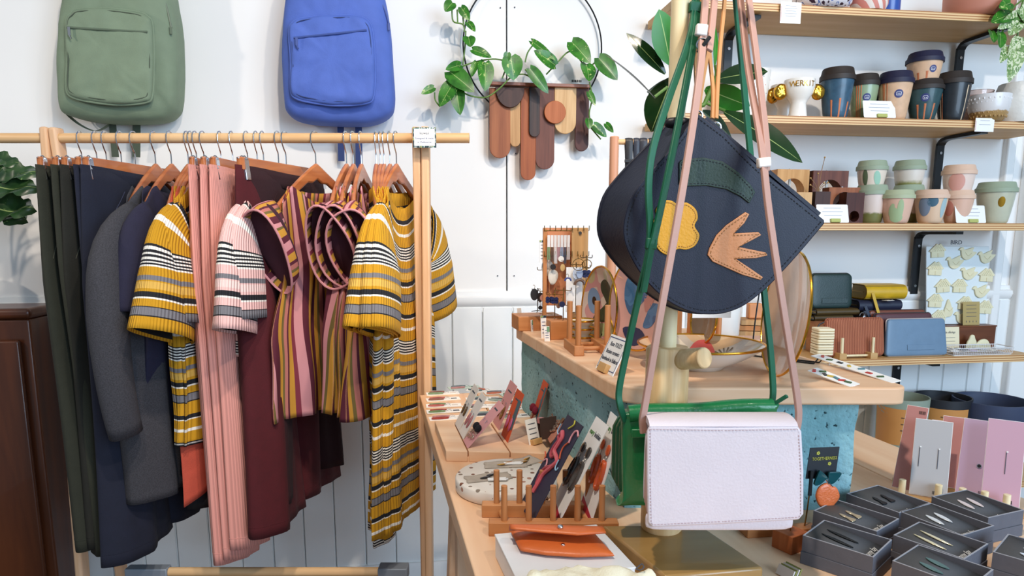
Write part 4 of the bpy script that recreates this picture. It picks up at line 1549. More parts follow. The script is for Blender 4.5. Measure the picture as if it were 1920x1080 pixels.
def nstrap(pts, w):
    P = [inv @ (PD(x, y, d) - fr.o) for x, y, d in pts]
    G().band(smoothpath(P, 6), w, 0.0022, (1, 0.5, 0)).obj('thin_strap', m_tan, nb_)


nstrap([(1312, 213, .765), (1313, 180, .77), (1325, 110, .79), (1337, 50, .81), (1340, -40, .83)], 0.0042)
nstrap([(1309, 210, .77), (1306, 170, .78), (1305, 90, .80), (1322, -40, .83)], 0.0036)
nstrap([(1336, 222, .77), (1337, 170, .78), (1330, 90, .80), (1335, 30, .82), (1338, -40, .83)], 0.0042)
nstrap([(1343, 222, .77), (1345, 170, .78), (1350, 90, .80), (1358, 10, .82), (1360, -40, .83)], 0.0042)

# ---- pale pink clutch in front
DC = 0.70
fr = Fr(PD(1355, 880, DC))
ck = thing('pink_clutch_bag', 'pale pink flap bag hanging lowest at the front', 'bag', fr.o, fr.e)
m_pk = M('pale_pink_leather', 'dcd0d4', 0.45, bump=.2, bs=380, var=.03, vs=20)
m_pkd = M('dusty_pink_leather', 'c79f94', 0.5, bump=.2, bs=300)
flap = [fr.L(*p) for p in ((1216, 796), (1352, 798), (1492, 796), (1499, 806), (1503, 880), (1503, 960), (1494, 971), (1352, 979), (1222, 985), (1213, 976), (1211, 890), (1211, 806))]
fl_ = [flap[0], flap[1], flap[2], flap[3], flap[4], flap[5], flap[6], flap[7], flap[8], flap[9], flap[10], flap[11]]
th = 0.042
G().prism(fl_, -0.006, -0.002).obj('flap', m_pk, ck, bev=0.002, seg=3, ang=30)
# flap roll over the top
(xa, zt_), (xb, _) = fr.L(1216, 797), fr.L(1492, 797)
g = G()
prof = [(-0.006, 0.0)] + [(-0.006 + 0.024 * (1 - math.cos(k / 8 * math.pi)), 0.007 * math.sin(k / 8 * math.pi)) for k in range(1, 8)] + [(0.042, 0.0), (0.042, -.02), (0.036, -.02), (0.036, -0.001), (-0.002, -0.001)]
n = len(prof)
vs = [(xx, a, zt_ + b) for xx in (xa, xb) for a, b in prof]
g.add(vs, [tuple(range(n)), tuple(range(2 * n - 1, n - 1, -1))] + [(i, (i + 1) % n, n + (i + 1) % n, n + i) for i in range(n)])
g.obj('top_fold', m_pk, ck, ang=50)
stitches(fl_, 0.0035, -0.0062, ck, M('pink_stitch', 'b8a2a6', .8), 0.0036)
(x0, z1), (x1, z0) = fr.L(1218, 802), fr.L(1484, 988)
for k in range(4):
    y = 0.0 + k * 0.011
    G().pillow((x1 - x0, 0.010, z1 - z0 - .002 * k), 9, 6, None, ((x0 + x1) / 2 + 0.001 * k, y + 0.004, (z0 + z1) / 2)).obj('pocket_layer', m_pkd if k < 3 else m_pk, ck, ang=60)
G().pillow((x1 - x0 + .002, 0.008, 0.020), 7, 5, None, ((x0 + x1) / 2, 0.001, z0 + .007)).obj('lower_edge', m_pk, ck, ang=60)
org = fr.o
m_pks = M('pink_strap', 'b98f80', 0.5, bump=.1, bs=200)


def cstrap(par, fro, pts, w, mat, name='strap', t=0.0036):
    iv = Matrix.Rotation(-fro.rz, 3, 'Z')
    P = [iv @ (PD(x, y, d) - fro.o) for x, y, d in pts]
    G().band(smoothpath(P, 6), w, t, (1, 0.5, 0)).obj(name, mat, par, bev=.0006)


def ckeep(par, fro, px, py, d, w, h, mat, rot=0.0):
    iv = Matrix.Rotation(-fro.rz, 3, 'Z')
    c = iv @ (PD(px, py, d) - fro.o)
    G().box(c, (w, 0.008, h), m=Matrix.Rotation(rot, 3, 'Y')).obj('strap_keeper', mat, par, bev=0.0015)


cstrap(ck, fr, [(1207, 812, .715), (1205, 785, .715), (1210, 755, .712), (1238, 590, .70), (1272, 400, .71), (1298, 240, .73), (1314, 120, .76), (1318, 60, .79), (1326, -45, .83)], 0.0082, m_pks)
cstrap(ck, fr, [(1492, 812, .715), (1497, 785, .715), (1494, 740, .712), (1468, 575, .70), (1442, 400, .71), (1432, 310, .72), (1424, 250, .74), (1402, 120, .79), (1384, -45, .84)], 0.0082, m_pks)
cstrap(ck, fr, [(1436, 320, .725), (1437, 270, .735), (1420, 120, .78), (1398, -45, .83)], 0.0078, m_pks)
cstrap(ck, fr, [(1330, 95, .775), (1336, 40, .80), (1344, -45, .84)], 0.0075, m_pks)
ckeep(ck, fr, 1432, 305, .72, 0.0135, 0.010, M('cream_leather', 'eadfd6', .5), -0.12)
ckeep(ck, fr, 1315, 57, .785, 0.0125, 0.012, M('cream_leather', 'eadfd6', .5), 0.1)
iv = Matrix.Rotation(-fr.rz, 3, 'Z')
c = iv @ (PD(1318, 84, .78) - fr.o)
G().tube([(c.x + .006, c.y - .004, c.z + .007), (c.x - .001, c.y - .005, c.z - .002), (c.x - .006, c.y - .004, c.z - .009)], 0.0022, 8).obj('buckle_prong', m_black, ck)
G().tube([(c.x + .0065 * math.cos(a * .5236), c.y, c.z + .0065 * math.sin(a * .5236)) for a in range(12)], 0.0012, 7, closed=True).obj('buckle', m_steel, ck)

# ---- green bag behind it
DG = 0.785
fr = Fr(PD(1310, 860, DG))
gb = thing('green_leather_bag', 'glossy emerald green leather bag behind the pink one', 'bag', fr.o, fr.e)
m_gr = M('emerald_leather', '14703c', 0.28, bump=.2, bs=200, coat=.3, var=.1, vs=12)
m_grd = M('emerald_dark', '0d4a2a', 0.4, bump=.2, bs=200)
m_teal = M('teal_lining', '1f8a80', 0.6)
pts = [fr.L(*p) for p in ((1176, 772), (1300, 766), (1446, 755), (1455, 766), (1452, 800), (1452, 930), (1180, 945), (1168, 930), (1166, 800), (1168, 780))]
puff(smooth2(pts, 3), 0.008, 0.022, 7, 6).obj('body', m_gr, gb, ang=60)
for k in range(3):
    (x0, z1), (x1, z0) = fr.L(1167 - 4 * k, 782 + 6 * k), fr.L(1440, 950 - 5 * k)
    G().pillow((x1 - x0, 0.010, z1 - z0), 9, 5, None, ((x0 + x1) / 2, 0.020 + 0.012 * k, (z0 + z1) / 2)).obj('pocket_layer', m_grd, gb, ang=60)
(xa, za), (xb, zb_) = fr.L(1178, 775), fr.L(1446, 762)
g = G().tube([(lerp(xa, xb, k / 10), -0.002, lerp(za, zb_, k / 10) + .001 * math.sin(k)) for k in range(11)], 0.0105, 14)
g.obj('rolled_top', m_gr, gb)
(xa, za), (xb, zb_) = fr.L(1226, 794), fr.L(1442, 784)
G().bar((xa, -0.012, za - .003), (xb, -0.012, zb_ - .003), 0.006, 0.009).obj('zip_tape', m_teal, gb)
g = G()
for k in range(64):
    t_ = (k + .5) / 64
    g.box((lerp(xa, xb, t_), -0.0155, lerp(za, zb_, t_) + .0015), (0.0014, 0.004, 0.0034))
zt = g.obj('zip_teeth', M('dark_brass', '6a5a48', .35, 1.0), gb)
zt['kind'] = 'stuff'
G().pillow((.012, .006, .008), 3, 4, None, (xa - .003, -.016, za)).obj('zip_slider', m_black, gb)
(xa, za), (xb, zb_) = fr.L(1180, 800), fr.L(1456, 790)
G().bar((xa, -0.014, za - .004), (xb, -0.014, zb_ - .004), 0.004, 0.010).obj('front_lip', m_gr, gb, bev=.001)
x, z = fr.L(1424, 797)
G().tube([(x - .008, -.02, z), (x, -.021, z), (x + .006, -.02, z)], 0.004, 10).obj('swivel_ring', m_steel, gb)
m_grs = M('green_strap', '0f5a3c', 0.45, bump=.1, bs=200)
cstrap(gb, fr, [(1172, 790, .78), (1163, 762, .775), (1161, 730, .775), (1176, 655, .77), (1200, 545, .745), (1215, 480, .735), (1219, 430, .735), (1216, 350, .735), (1224, 280, .74), (1252, 190, .76), (1296, 60, .80), (1306, -45, .84)], 0.0078, m_grs)
cstrap(gb, fr, [(1206, 548, .74), (1220, 470, .732), (1228, 440, .732), (1256, 310, .737), (1284, 170, .765), (1303, 60, .80), (1312, -45, .84)], 0.0078, m_grs)
ckeep(gb, fr, 1221, 457, .734, 0.012, 0.012, m_grs, 0.1)
ckeep(gb, fr, 1303, 14, .815, 0.013, 0.012, m_grs, 0.1)
cstrap(gb, fr, [(1444, 768, .79), (1449, 745, .79), (1449, 715, .79), (1444, 650, .79), (1434, 560, .80), (1410, 320, .82), (1392, 130, .84), (1376, -45, .84)], 0.0080, m_grs)
cstrap(gb, fr, [(1444, 762, .785), (1460, 752, .78), (1476, 742, .775)], 0.0055, m_grs, 'strap_end')
# ================================================================== things on the plinth
def up(px, py, dz=0.0, z=None):
    return PZ(px, py, (ZU if z is None else z) + dz)


def patch_mat(name, cols, scale, rough=0.22, seed=0.0):
    t = NT(name)
    mp = t.coords()
    mp.inputs['Location'].default_value = (seed, seed * .7, seed * .3)
    v = t.n('ShaderNodeTexNoise', Scale=scale, Detail=1.0, Distortion=0.6)
    t.l(mp, 0, v, 'Vector')
    n = len(cols)
    r = t.ramp([(0.30 + 0.42 * i / n if i else 0.0, c) for i, c in enumerate(cols)], 'CONSTANT')
    t.l(v, 'Fac', r, 'Fac')
    t.l(r, 'Color', t.b, 'Base Color')
    t.b.inputs['Roughness'].default_value = rough
    t.b.inputs['Coat Weight'].default_value = 0.4
    return t.m


m_cream = M('cream_glaze', 'efe6d8', 0.25, coat=.4)
m_beige = M('beige_glaze', 'cfae94', 0.22, coat=.5, var=.05, vs=20)


def bowl(name, label, R, depth, loc, rot, m_in, m_out, rim=m_gold, tk=0.004, group=None, foot=0.35, exp=2.0):
    o = thing(name, label, 'bowl' if depth > R * .3 else 'plate', loc, rot, group)
    zf = lambda r: depth * (r / R) ** exp
    K = 10
    prof_o = [(0.0, -tk)] + [(R * foot * k / 2, -tk) for k in (1, 2)] + [(lerp(R * foot, R, k / K), zf(lerp(R * foot, R, k / K)) - tk * (1 - .6 * k / K)) for k in range(1, K + 1)]
    G().lathe(prof_o, 56, caps=False).obj('outside', m_out, o, ang=60)
    G().lathe([(max(1e-6, R * k / K), zf(R * k / K)) for k in range(K + 1)], 56, caps=False).obj('inside', m_in, o, ang=60)
    if rim:
        G().tube([(R * math.cos(2 * math.pi * k / 64), R * math.sin(2 * math.pi * k / 64), depth - .0006) for k in range(64)], 0.0020, 8, closed=True).obj('gilt_rim', rim, o)
    return o, zf


def decal(par, name, out, zf, mat, off=0.0006):
    """painted patch that follows the inside of a bowl"""
    cx = sum(p[0] for p in out) / len(out)
    cy = sum(p[1] for p in out) / len(out)
    vs, fs, n = [], [], len(out)
    for k in range(1, 6):
        for (x, y) in out:
            a, b = cx + (x - cx) * k / 5, cy + (y - cy) * k / 5
            vs.append((a, b, zf((a * a + b * b) ** .5) + off))
    vs.append((cx, cy, zf((cx * cx + cy * cy) ** .5) + off))
    for k in range(4):
        fs += [(k * n + i, k * n + (i + 1) % n, (k + 1) * n + (i + 1) % n, (k + 1) * n + i) for i in range(n)]
    fs += [(i, (i + 1) % n, len(vs) - 1) for i in range(n)]
    return G().add(vs, fs).obj(name, mat, par, ang=80)


def facing(left, fwd, upc, spin=0.0):
    n = (-CR * left - CF * fwd + UPZ * upc).normalized()
    x = UPZ.cross(n).normalized()
    y = n.cross(x)
    m = Matrix((x, y, n)).transposed() @ Matrix.Rotation(spin, 3, 'Z')
    return tuple(m.to_euler())


# --- painted bowl on edge, facing left
R1 = 0.083
c1 = PD(1121, 583, 1.27)
e1 = facing(.96, .27, .06)
b1, zf = bowl('painted_bowl', 'painted bowl standing on edge with a dark green shape inside', R1, 0.022, c1, e1,
              patch_mat('paint_a', ['d8cfc0', 'cfd2b0', 'e3c9b8', 'd79a94', 'c9b98a', 'dccab0'], 9, seed=2.2), m_cream)
# shift so the rim plane is at c1 (bowl lies behind the rim)
mm = Matrix.Rotation(0, 3, 'Z')
n1_ = (-CR * .96 - CF * .27 + UPZ * .06).normalized()
b1.location = c1 - n1_ * 0.022
c_dg, c_bl = M('paint_green', '2c3a26', .25), M('paint_blue', '7f98b8', .25)
S_ = R1
def dec1(name, out, zf, mat, off=.0006):
    decal(b1, name, [(x * .72 - .30 * R1, y) for x, y in out], zf, mat, off)


dec1('painted_shape', smooth2([(.05 * S_, .62 * S_), (.45 * S_, .70 * S_), (.78 * S_, .40 * S_), (.80 * S_, .05 * S_), (.45 * S_, -.22 * S_), (-.35 * S_, -.28 * S_), (-.30 * S_, -.10 * S_), (.25 * S_, .02 * S_), (.38 * S_, .22 * S_), (.0 * S_, .40 * S_)], 4), zf, c_dg)
dec1('painted_shape', circ(.30 * S_, 24, -.42 * S_, .18 * S_), zf, c_bl)
dec1('painted_shape', circ(.10 * S_, 16, -.42 * S_, .18 * S_), zf, M('paint_brown', '3a2418', .25), .0010)
dec1('painted_shape', smooth2([(-.5 * S_, -.72 * S_), (-.1 * S_, -.62 * S_), (.22 * S_, -.66 * S_), (.18 * S_, -.86 * S_), (-.2 * S_, -.92 * S_)], 4), zf, c_dg)
dec1('painted_shape', smooth2([(-.2 * S_, -.35 * S_), (.55 * S_, -.30 * S_), (.5 * S_, -.55 * S_), (-.1 * S_, -.58 * S_)], 4), zf, M('paint_pale_green', 'b9c48c', .3), .0005)
dec1('painted_shape', circ(.15 * S_, 18, -.5 * S_, -.45 * S_), zf, M('paint_yellow', 'd8cc78', .3), .0009)
for (a, b) in ((-.35, -.6), (-.1, -.58), (.1, -.62), (.3, -.55), (.68, -.3), (.72, -.1), (.66, -.45)):
    dec1('painted_dot', circ(.035 * S_, 8, a * S_, b * S_), zf, c_dg, .0010)
# --- pink and blue plate behind it
c2_ = PD(1196, 566, 1.16)
e2 = facing(.88, .44, .10)
n2__ = (-CR * .88 - CF * .44 + UPZ * .10).normalized()
b2, zf2 = bowl('painted_plate', 'pink plate with blue painted patches, gilt rim, partly behind the navy bag', 0.083, 0.014, c2_ - n2__ * .014, e2, M('pink_glaze', 'c99a90', .22, coat=.4, var=.08, vs=18), m_cream)
S_ = 0.083
mb_ = patch_mat('paint_b', ['2f5a82', '44739c', '3b6890'], 30)
decal(b2, 'painted_shape', smooth2([(-.55 * S_, .45 * S_), (-.1 * S_, .6 * S_), (.1 * S_, .2 * S_), (-.1 * S_, -.05 * S_), (-.35 * S_, -.3 * S_), (-.6 * S_, .0 * S_)], 4), zf2, mb_)
decal(b2, 'painted_shape', smooth2([(.25 * S_, .0 * S_), (.6 * S_, -.05 * S_), (.4 * S_, -.45 * S_), (.1 * S_, -.5 * S_), (.15 * S_, -.2 * S_)], 4), zf2, mb_)
decal(b2, 'painted_shape', smooth2([(-.5 * S_, -.6 * S_), (.0 * S_, -.55 * S_), (.3 * S_, -.75 * S_), (-.1 * S_, -.92 * S_)], 4), zf2, M('paint_ink_blue', '27304f', .25))
decal(b2, 'painted_shape', smooth2([(.0 * S_, .1 * S_), (.3 * S_, .3 * S_), (.35 * S_, .1 * S_), (.1 * S_, -.2 * S_)], 4), zf2, M('paint_rose', 'b97c74', .25))
# --- big beige platter on the right
c3 = PD(1470, 588, 1.02)
e3 = facing(1.0, -.04, .12)
n3__ = (-CR * 1.0 + CF * .04 + UPZ * .12).normalized()
bowl('large_platter', 'large beige platter on edge with gilt rim, right of the straps', 0.094, 0.012, c3 - n3__ * .012, e3, m_beige, m_cream)
# --- brown plate glimpsed behind the post
c4 = PD(1318, 606, 1.16)
n4_ = (-CR * .92 - CF * .25 + UPZ * .12).normalized()
bowl('dark_plate', 'small brown plate with gilt rim behind the bag stand', 0.040, 0.008, c4 - n4_ * .008 + UPZ * 0.005, facing(.92, .25, .12), M('brown_glaze', '7d6a58', .2, coat=.5, var=.1, vs=20), m_cream)
# --- shallow dish lying flat
c5 = up(1312, 690)
d5 = bowl('shallow_dish', 'wide shallow white dish with painted inside and gilt rim', 0.098, 0.036, (c5.x, c5.y, ZU + 0.0045), 0,
          patch_mat('paint_c', ['e8dcc8', 'e2c7a4', 'd8b48a', 'cdbfae', 'e9d9c0'], 8, seed=5), m_wcer)
zf5 = d5[1]
decal(d5[0], 'painted_shape', smooth2([(-.02, .02), (.02, .075), (.045, .07), (.04, .03), (.02, .0)], 4), zf5, M('paint_coral', 'd9605c', .25))
decal(d5[0], 'painted_shape', smooth2([(-.07, .0), (-.05, .05), (-.03, .02), (-.05, -.03)], 4), zf5, M('paint_butter', 'f0dc9a', .25))
for k in range(6):
    a = .5 + k * .35
    decal(d5[0], 'painted_stroke', [(.05 + .004 * math.cos(a), .02 + .004 * math.sin(a)), (.05 + .022 * math.cos(a - .06), .02 + .022 * math.sin(a - .06)), (.05 + .022 * math.cos(a + .06), .02 + .022 * math.sin(a + .06))], zf5, M('paint_olive', '6a5230', .3), .0010)
# --- stack of three little bowls
sbp = up(1090, 647)
for k in range(3):
    bowl('little_bowl', ['small cream bowl, lowest of the stack of three', 'small cream bowl, middle of the stack of three', 'small cream bowl, topmost of the stack of three'][k], 0.026, 0.016,
         (sbp.x, sbp.y, ZU + 0.002 + k * 0.0155), 0, m_cream, m_cream, group='stacked little bowls', tk=.002, foot=.5, exp=1.6)


# --- peg racks that hold plates on edge
def pegrack(label, p, rz, bars, pegs, m=m_beech, mx=m_beechX, hgt=0.075, L=0.10, gap=0.05, r=0.0052, bh=0.018, group='wooden peg racks'):
    o = thing('peg_rack', label, 'rack', p, rz, group)
    for s in range(bars):
        y = s * gap
        G().box((L / 2, y, bh / 2), (L, 0.018, bh)).obj('bar', mx, o, bev=.0015)
        for x in pegs:
            G().cyl((x, y, bh * .5), (x, y, bh + hgt), r, n=14).obj('peg', m, o, bev=.0008)
    for x in (L * .3, L * .8):
        G().cyl((x, 0, bh / 2), (x, gap * (bars - 1), bh / 2), 0.004, n=10).obj('crossbar', m, o)
    return o


q = up(1086, 668)
pegrack('beech peg rack holding the painted bowl on edge', (q.x, q.y, ZU), YAW + math.pi / 2 + .12, 2, (0.010, 0.085), L=0.095, gap=-0.052, hgt=.070)
q = up(1180, 655)
pegrack('beech peg rack holding the pink and blue plate', (q.x, q.y, ZU), YAW - 0.3, 2, (0.010, 0.045, 0.085), L=0.10, gap=0.045, hgt=.06)
q = up(1292, 648)
pegrack('beech peg rack behind the shallow dish', (q.x, q.y, ZU), YAW, 2, (0.010, 0.055), L=0.07, gap=0.04, hgt=.055)
# --- black wire easel for the platter
q = up(1410, 668)
ws = thing('wire_easel', 'black wire easel holding the beige platter', 'stand', (q.x, q.y, ZU), YAW)
G().tube(smoothpath([(0, 0, .001), (0.002, 0.0, .06), (0.012, 0.004, .13), (.022, 0.0, .06), (.018, -.004, .001)], 5), 0.0013, 7).obj('upright', m_black, ws)
G().tube([(0.0, 0, .0015), (.045, -.05, .0015), (.075, -.075, .0015), (.08, -.078, .010)], 0.0013, 7).obj('foot_wire', m_black, ws)
G().tube([(0.018, .004, .0015), (.06, -.042, .0015), (.088, -.066, .0015), (.093, -.069, .010)], 0.0013, 7).obj('foot_wire', m_black, ws)
G().tube([(.045, -.05, .0015), (.06, -.042, .0015)], 0.0013, 7).obj('foot_wire', m_black, ws)

# --- earring display at the back left: blocks, board with hooks, packets
q = up(1010, 618)
t = thing('display_block', 'low wooden riser block under the earring trees, back left', 'block', (q.x, q.y, ZU), TA, 'riser blocks on the plinth')
G().box((0.0, 0.02, 0.016), (0.10, 0.075, 0.032)).obj('block', m_beechX, t, bev=.0015)
q = up(1052, 636)
t = thing('display_block', 'taller wooden riser block beside the stacked bowls', 'block', (q.x, q.y, ZU), TA, 'riser blocks on the plinth')
G().box((0.0, 0.018, 0.019), (0.048, 0.050, 0.038)).obj('block', m_beechX, t, bev=.0015)
DT = 1.44
q = PD(1086, 470, DT)
hd = thing('hook_display', 'upright wooden board display with brass hooks, back of the plinth', 'display', (q.x, q.y, ZU), YAW)
ht = PD(1086, 427, DT).z - ZU
m_palew = wood('pale_block', 'e0b47c', 'cf9c60', 'Z', 16, .5, .08)
G().box((0, 0, ht / 2), (0.034, 0.03, ht)).obj('end_post', m_palew, hd, bev=.001)
G().tube([(0, -.0152, ht - .011), (0, -.0175, ht - .011)], 0.0035, 10).obj('screw', m_steel, hd)
G().box((-.045, .012, ht / 2 + .03), (0.056, 0.006, ht - .06)).obj('back_board', M('orange_board', 'c9875e', .6), hd)
G().box((-.072, .0, ht / 2), (0.008, 0.028, ht)).obj('end_post', m_beech, hd, bev=.001)
for zz in (ht - .006, ht - .058):
    G().tube([(-.074, -.014, zz), (-.018, -.014, zz)], 0.0014, 7).obj('brass_rail', m_brass, hd)
    for k in range(9):
        x = -.074 + .0115 * k
        G().tube([(x, -.014, zz), (x, -.020, zz + .002), (x, -.020, zz + .010)], 0.0009, 6).obj('hook', m_brass, hd)
cols = ['7d9a72', '5c4a40', 'd9d4d0', 'b08a90', '8aa0b8', '3f4a5a', 'c8c0bc']
for k in range(7):
    p_ = PD(1029 + k * 6.2, 441, DT - .02)
    t = thing('beaded_packet', ['leftmost', 'second', 'third', 'fourth', 'fifth', 'sixth', 'rightmost'][k] + ' hanging packet of thin beaded strands on the hook display', 'packet', p_, YAW, 'packets on the hook display')
    G().box((0, 0, -.012), (.0055, .002, .024)).obj('tag', M('packet_' + cols[(k + 2) % 7], cols[2], .5), t)
    g = G()
    for j in range(3):
        g.tube([(-.002 + .002 * j, 0, -.022), (-.0025 + .0025 * j + .001 * math.sin(k), 0, -.05 - .004 * (k % 3))], .0009, 6)
    g.obj('strands', M('strand_' + cols[k], cols[k], .4), t)
fr = Fr(PD(1016, 492, DT - .01), 0.5)
c = card('label_card', 'narrow written label card at the left of the hook display', 'label', fr, .012, .046, .001, m_white, 'labels on the plinth')
G().box((0, -.0008, .0435), (.012, .0008, .004)).obj('border', MATS['leaf_border'], c)
for k in range(5):
    G().box((0, -.0008, .036 - .007 * k), (.007, .0004, .0012)).obj('writing', m_ink, c)
# white upright card behind the earring trees
fr = Fr(PD(1076, 585, 1.40), 0.1)
card('blank_backing_card', 'plain white upright card behind the earring trees', 'card', fr, .034, .092, .002, m_white)
# pale canister beside the navy bag edge
q = PD(1146, 520, 1.42)
t = thing('pale_canister', 'pale beige upright box behind the painted bowl', 'box', (q.x, q.y, ZU), YAW)
zc2 = PD(1146, 430, 1.42).z - ZU
G().box((0.014, 0, zc2 / 2), (.05, .03, zc2)).obj('body', M('pale_beige', 'd8cdc6', .5), t, bev=.002)
G().box((0.014, 0, zc2 - .008), (.051, .031, .016)).obj('lid', M('pale_beige', 'd8cdc6', .5), t, bev=.002)
# tags in front of the blocks
for k, (px, py, w, h, yw) in enumerate(((975, 612, .012, .042, .7), (985, 620, .009, .026, .4), (998, 622, .006, .026, .9), (1020, 634, .013, .046, .5), (1026, 640, .011, .030, .2))):
    fr = Fr(up(px, py), yw, -0.2 if k in (1, 4) else -.08)
    c = card('label_card', ['tall grey label card at the back corner of the plinth', 'small leaning tag beside the tall back label', 'tiny narrow tag in front of the low riser', 'green edged label card in front of the riser', 'small tag with a green corner below the riser'][k], 'label', fr, w, h, .001, m_white, 'labels on the plinth')
    if k in (1, 2, 4):
        G().box((w * .25, -.0008, h - .006), (w * .5, .0006, .010)).obj('green_corner', M('tag_green', '6f9a78', .6), c)
    if k == 3:
        G().box((0, -.0008, h - .002), (w, .0006, .005)).obj('border', MATS['leaf_border'], c)
    for j in range(4):
        G().box((0, -.0008, h * (.72 - .16 * j)), (w * .6, .0004, .0011)).obj('writing', m_inkb, c)


# --- brass earring trees and the earrings on them
def etree(label, px, py, d, h, arms, dark=False):
    q = PD(px, py, d)
    q.z = max(q.z, ZU)
    o = thing('earring_tree', label, 'stand', q, YAW, 'brass earring trees')
    m = M('dark_brass2', '5a4a34', .35, 1.0) if dark else m_brass
    G().cyl((0, 0, 0), (0, 0, h), .0010, n=8).obj('stem', m, o)
    for (z, w) in arms:
        G().tube(smoothpath([(-w, 0, z + .006), (-w * .9, 0, z), (0, 0, z + .001), (w * .9, 0, z), (w, 0, z + .006)], 3), .0008, 6).obj('arm', m, o)
    for a in range(3):
        an = a * 2.09 + .4
        G().cyl((0, 0, .003), (.016 * math.cos(an), .016 * math.sin(an), .0006), .0008, n=6).obj('foot', m, o)
    return q


ZB = ZU + .032
for (px, py, d, h, arms, lb, dk) in ((1008, 585, 1.47, .052, [(.045, .012)], 'brass earring tree holding the black discs, far left', True),
                                    (1023, 590, 1.45, .10, [(.05, .015), (.095, .018)], 'tall brass earring tree holding the white shells', False),
                                    (1040, 598, 1.40, .06, [(.05, .018)], 'low brass earring tree holding the navy clovers', False),
                                    (1056, 600, 1.38, .066, [(.06, .016), (.03, .01)], 'brass earring tree in front of the white card', False),
                                    (1079, 588, 1.40, .105, [(.10, .012)], 'thin dark earring tree with hoop earrings', True),
                                    (1098, 575, 1.40, .105, [(.10, .012), (.08, .008)], 'thin dark earring tree beside the painted bowl', True)):
    etree(lb, px, py, d, h, arms, dk)


def earring(label, px, py, d, kind, col, r, yaw=0.0, group='earrings on the brass trees'):
    p = PD(px, py, d)
    o = thing('earring', label, 'earring', p, YAW + yaw, group)
    m = M('enamel_' + col, col, .35)
    if kind == 'disc':
        G().prism(circ(r, 20, 0, -r), -.001, .001).obj('pendant', m, o, bev=.0004)
    elif kind == 'oval':
        G().prism(circ(r, 20, 0, -r * 1.5, r * 1.5), -.001, .001).obj('pendant', m, o, bev=.0004)
    elif kind == 'clover':
        for (a, b) in ((-.6, -.7), (.6, -.7), (-.6, -1.6), (.6, -1.6)):
            G().prism(circ(r * .7, 14, a * r, b * r), -.001, .001).obj('petal', m, o)
    elif kind == 'arch':
        G().tube([(r * math.cos(a * .314), 0, -r + r * math.sin(a * .314)) for a in range(11)], r * .3, 8).obj('pendant', m, o)
    elif kind == 'hoop':
        G().tube([(r * math.cos(a * .349), 0, -r + r * math.sin(a * .349)) for a in range(18)], .0008, 6, closed=True).obj('pendant', m_brass, o)
    elif kind == 'shell':
        puff(smooth2([(0, 0), (r, -.6 * r), (1.1 * r, -1.8 * r), (.4 * r, -3.2 * r), (-.5 * r, -3.3 * r), (-1.1 * r, -2 * r), (-.9 * r, -.6 * r)], 3), .003, .003, 2.5, 4).obj('pendant', m, o)
    G().tube(smoothpath([(0, 0, 0), (.0012, 0, .004), (-.001, 0, .008), (-.003, 0, .006)], 3), .0005, 5).obj('ear_wire', m_gold, o)


for a in ((('black and silver disc earring, far left of the trees', 1002, 541, 1.455, 'oval', '2c2a2c', .0085)), ('dark disc earring behind the pink drop', 1013, 548, 1.46, 'oval', '3a3230', .007),
          ('pink stone drop earring beside the black discs', 1019, 552, 1.44, 'disc', 'd0988a', .0075), ('small black drop earring at the far left riser', 1013, 573, 1.45, 'disc', '1c1a1e', .0045),
          ('large white shell drop on the tall tree', 1026, 486, 1.44, 'shell', 'ece6da', .0105), ('second white shell drop on the tall tree', 1037, 505, 1.43, 'shell', 'e6dfd2', .0095),
          ('black tipped white drop on the tall tree', 1037, 495, 1.42, 'disc', '2a2422', .006), ('navy clover earring on the low tree', 1030, 556, 1.39, 'clover', '1c2550', .006), ('second navy clover earring on the low tree', 1040, 557, 1.385, 'clover', '1c2550', .006),
          ('navy drop earring below the white card', 1054, 565, 1.37, 'disc', '232a50', .006), ('dusty brown drop earring below the white card', 1047, 566, 1.385, 'oval', '8a6a5a', .0045), ('pale blue arch earring on the white card', 1065, 521, 1.375, 'arch', '3a4a8a', .006),
          ('white and blue disc earring on the thin dark tree', 1081, 503, 1.39, 'oval', 'c9d4e4', .0075), ('second pale blue disc on the thin dark tree', 1087, 504, 1.385, 'oval', '9fb0cc', .0065), ('navy dotted drop nearest the painted bowl', 1100, 506, 1.39, 'clover', '26305c', .007),
          ('large gold hoop on the thin dark tree', 1085, 485, 1.38, 'hoop', 'd9a33c', .012), ('gold hoop beside the painted bowl', 1101, 487, 1.38, 'hoop', 'd9a33c', .009), ('brown curved drop below the pale discs', 1087, 525, 1.385, 'arch', '6a5040', .010),
          ('gold charm on the upper brass arm', 1055, 495, 1.41, 'oval', 'c9a46a', .005), ('white drop on the upper brass arm', 1052, 480, 1.42, 'disc', 'e8e2da', .006)):
    earring(*a)

# --- things around the platter
fr = Fr(PD(1334, 596, 1.06))
card('shelf_note', 'plain white note card just below the navy bag', 'card', fr, .060, .018, .001, m_white)
q = up(1412, 628)
t = thing('timber_slab_stack', 'stacked striped timber slabs behind the wire easel', 'boards', (q.x, q.y, ZU), YAW - .2)
for k in range(3):
    G().box((0.004 * k, 0, .006 + .0115 * k), (.075, .06, .0105)).obj('slab', W_['ash'] if k != 1 else m_beechX, t, bev=.001)
q = up(1412, 628)
t = thing('orange_block', 'small orange timber block on the slab stack', 'block', (q.x, q.y, ZU + .0355), YAW)
G().box((0, 0, .016), (.030, .02, .032)).obj('block', M('orange_wood', 'c98450', .5, var=.1, vs=30), t, bev=.003)
q = up(1388, 655)
t = thing('pink_tray', 'low pinkish tray box behind the shallow dish', 'tray', (q.x, q.y, ZU), YAW - .02)
G().box((0, 0.02, .0075), (.115, .05, .015)).obj('box', M('tray_grey', 'cbc6c0', .5), t, bev=.0015)
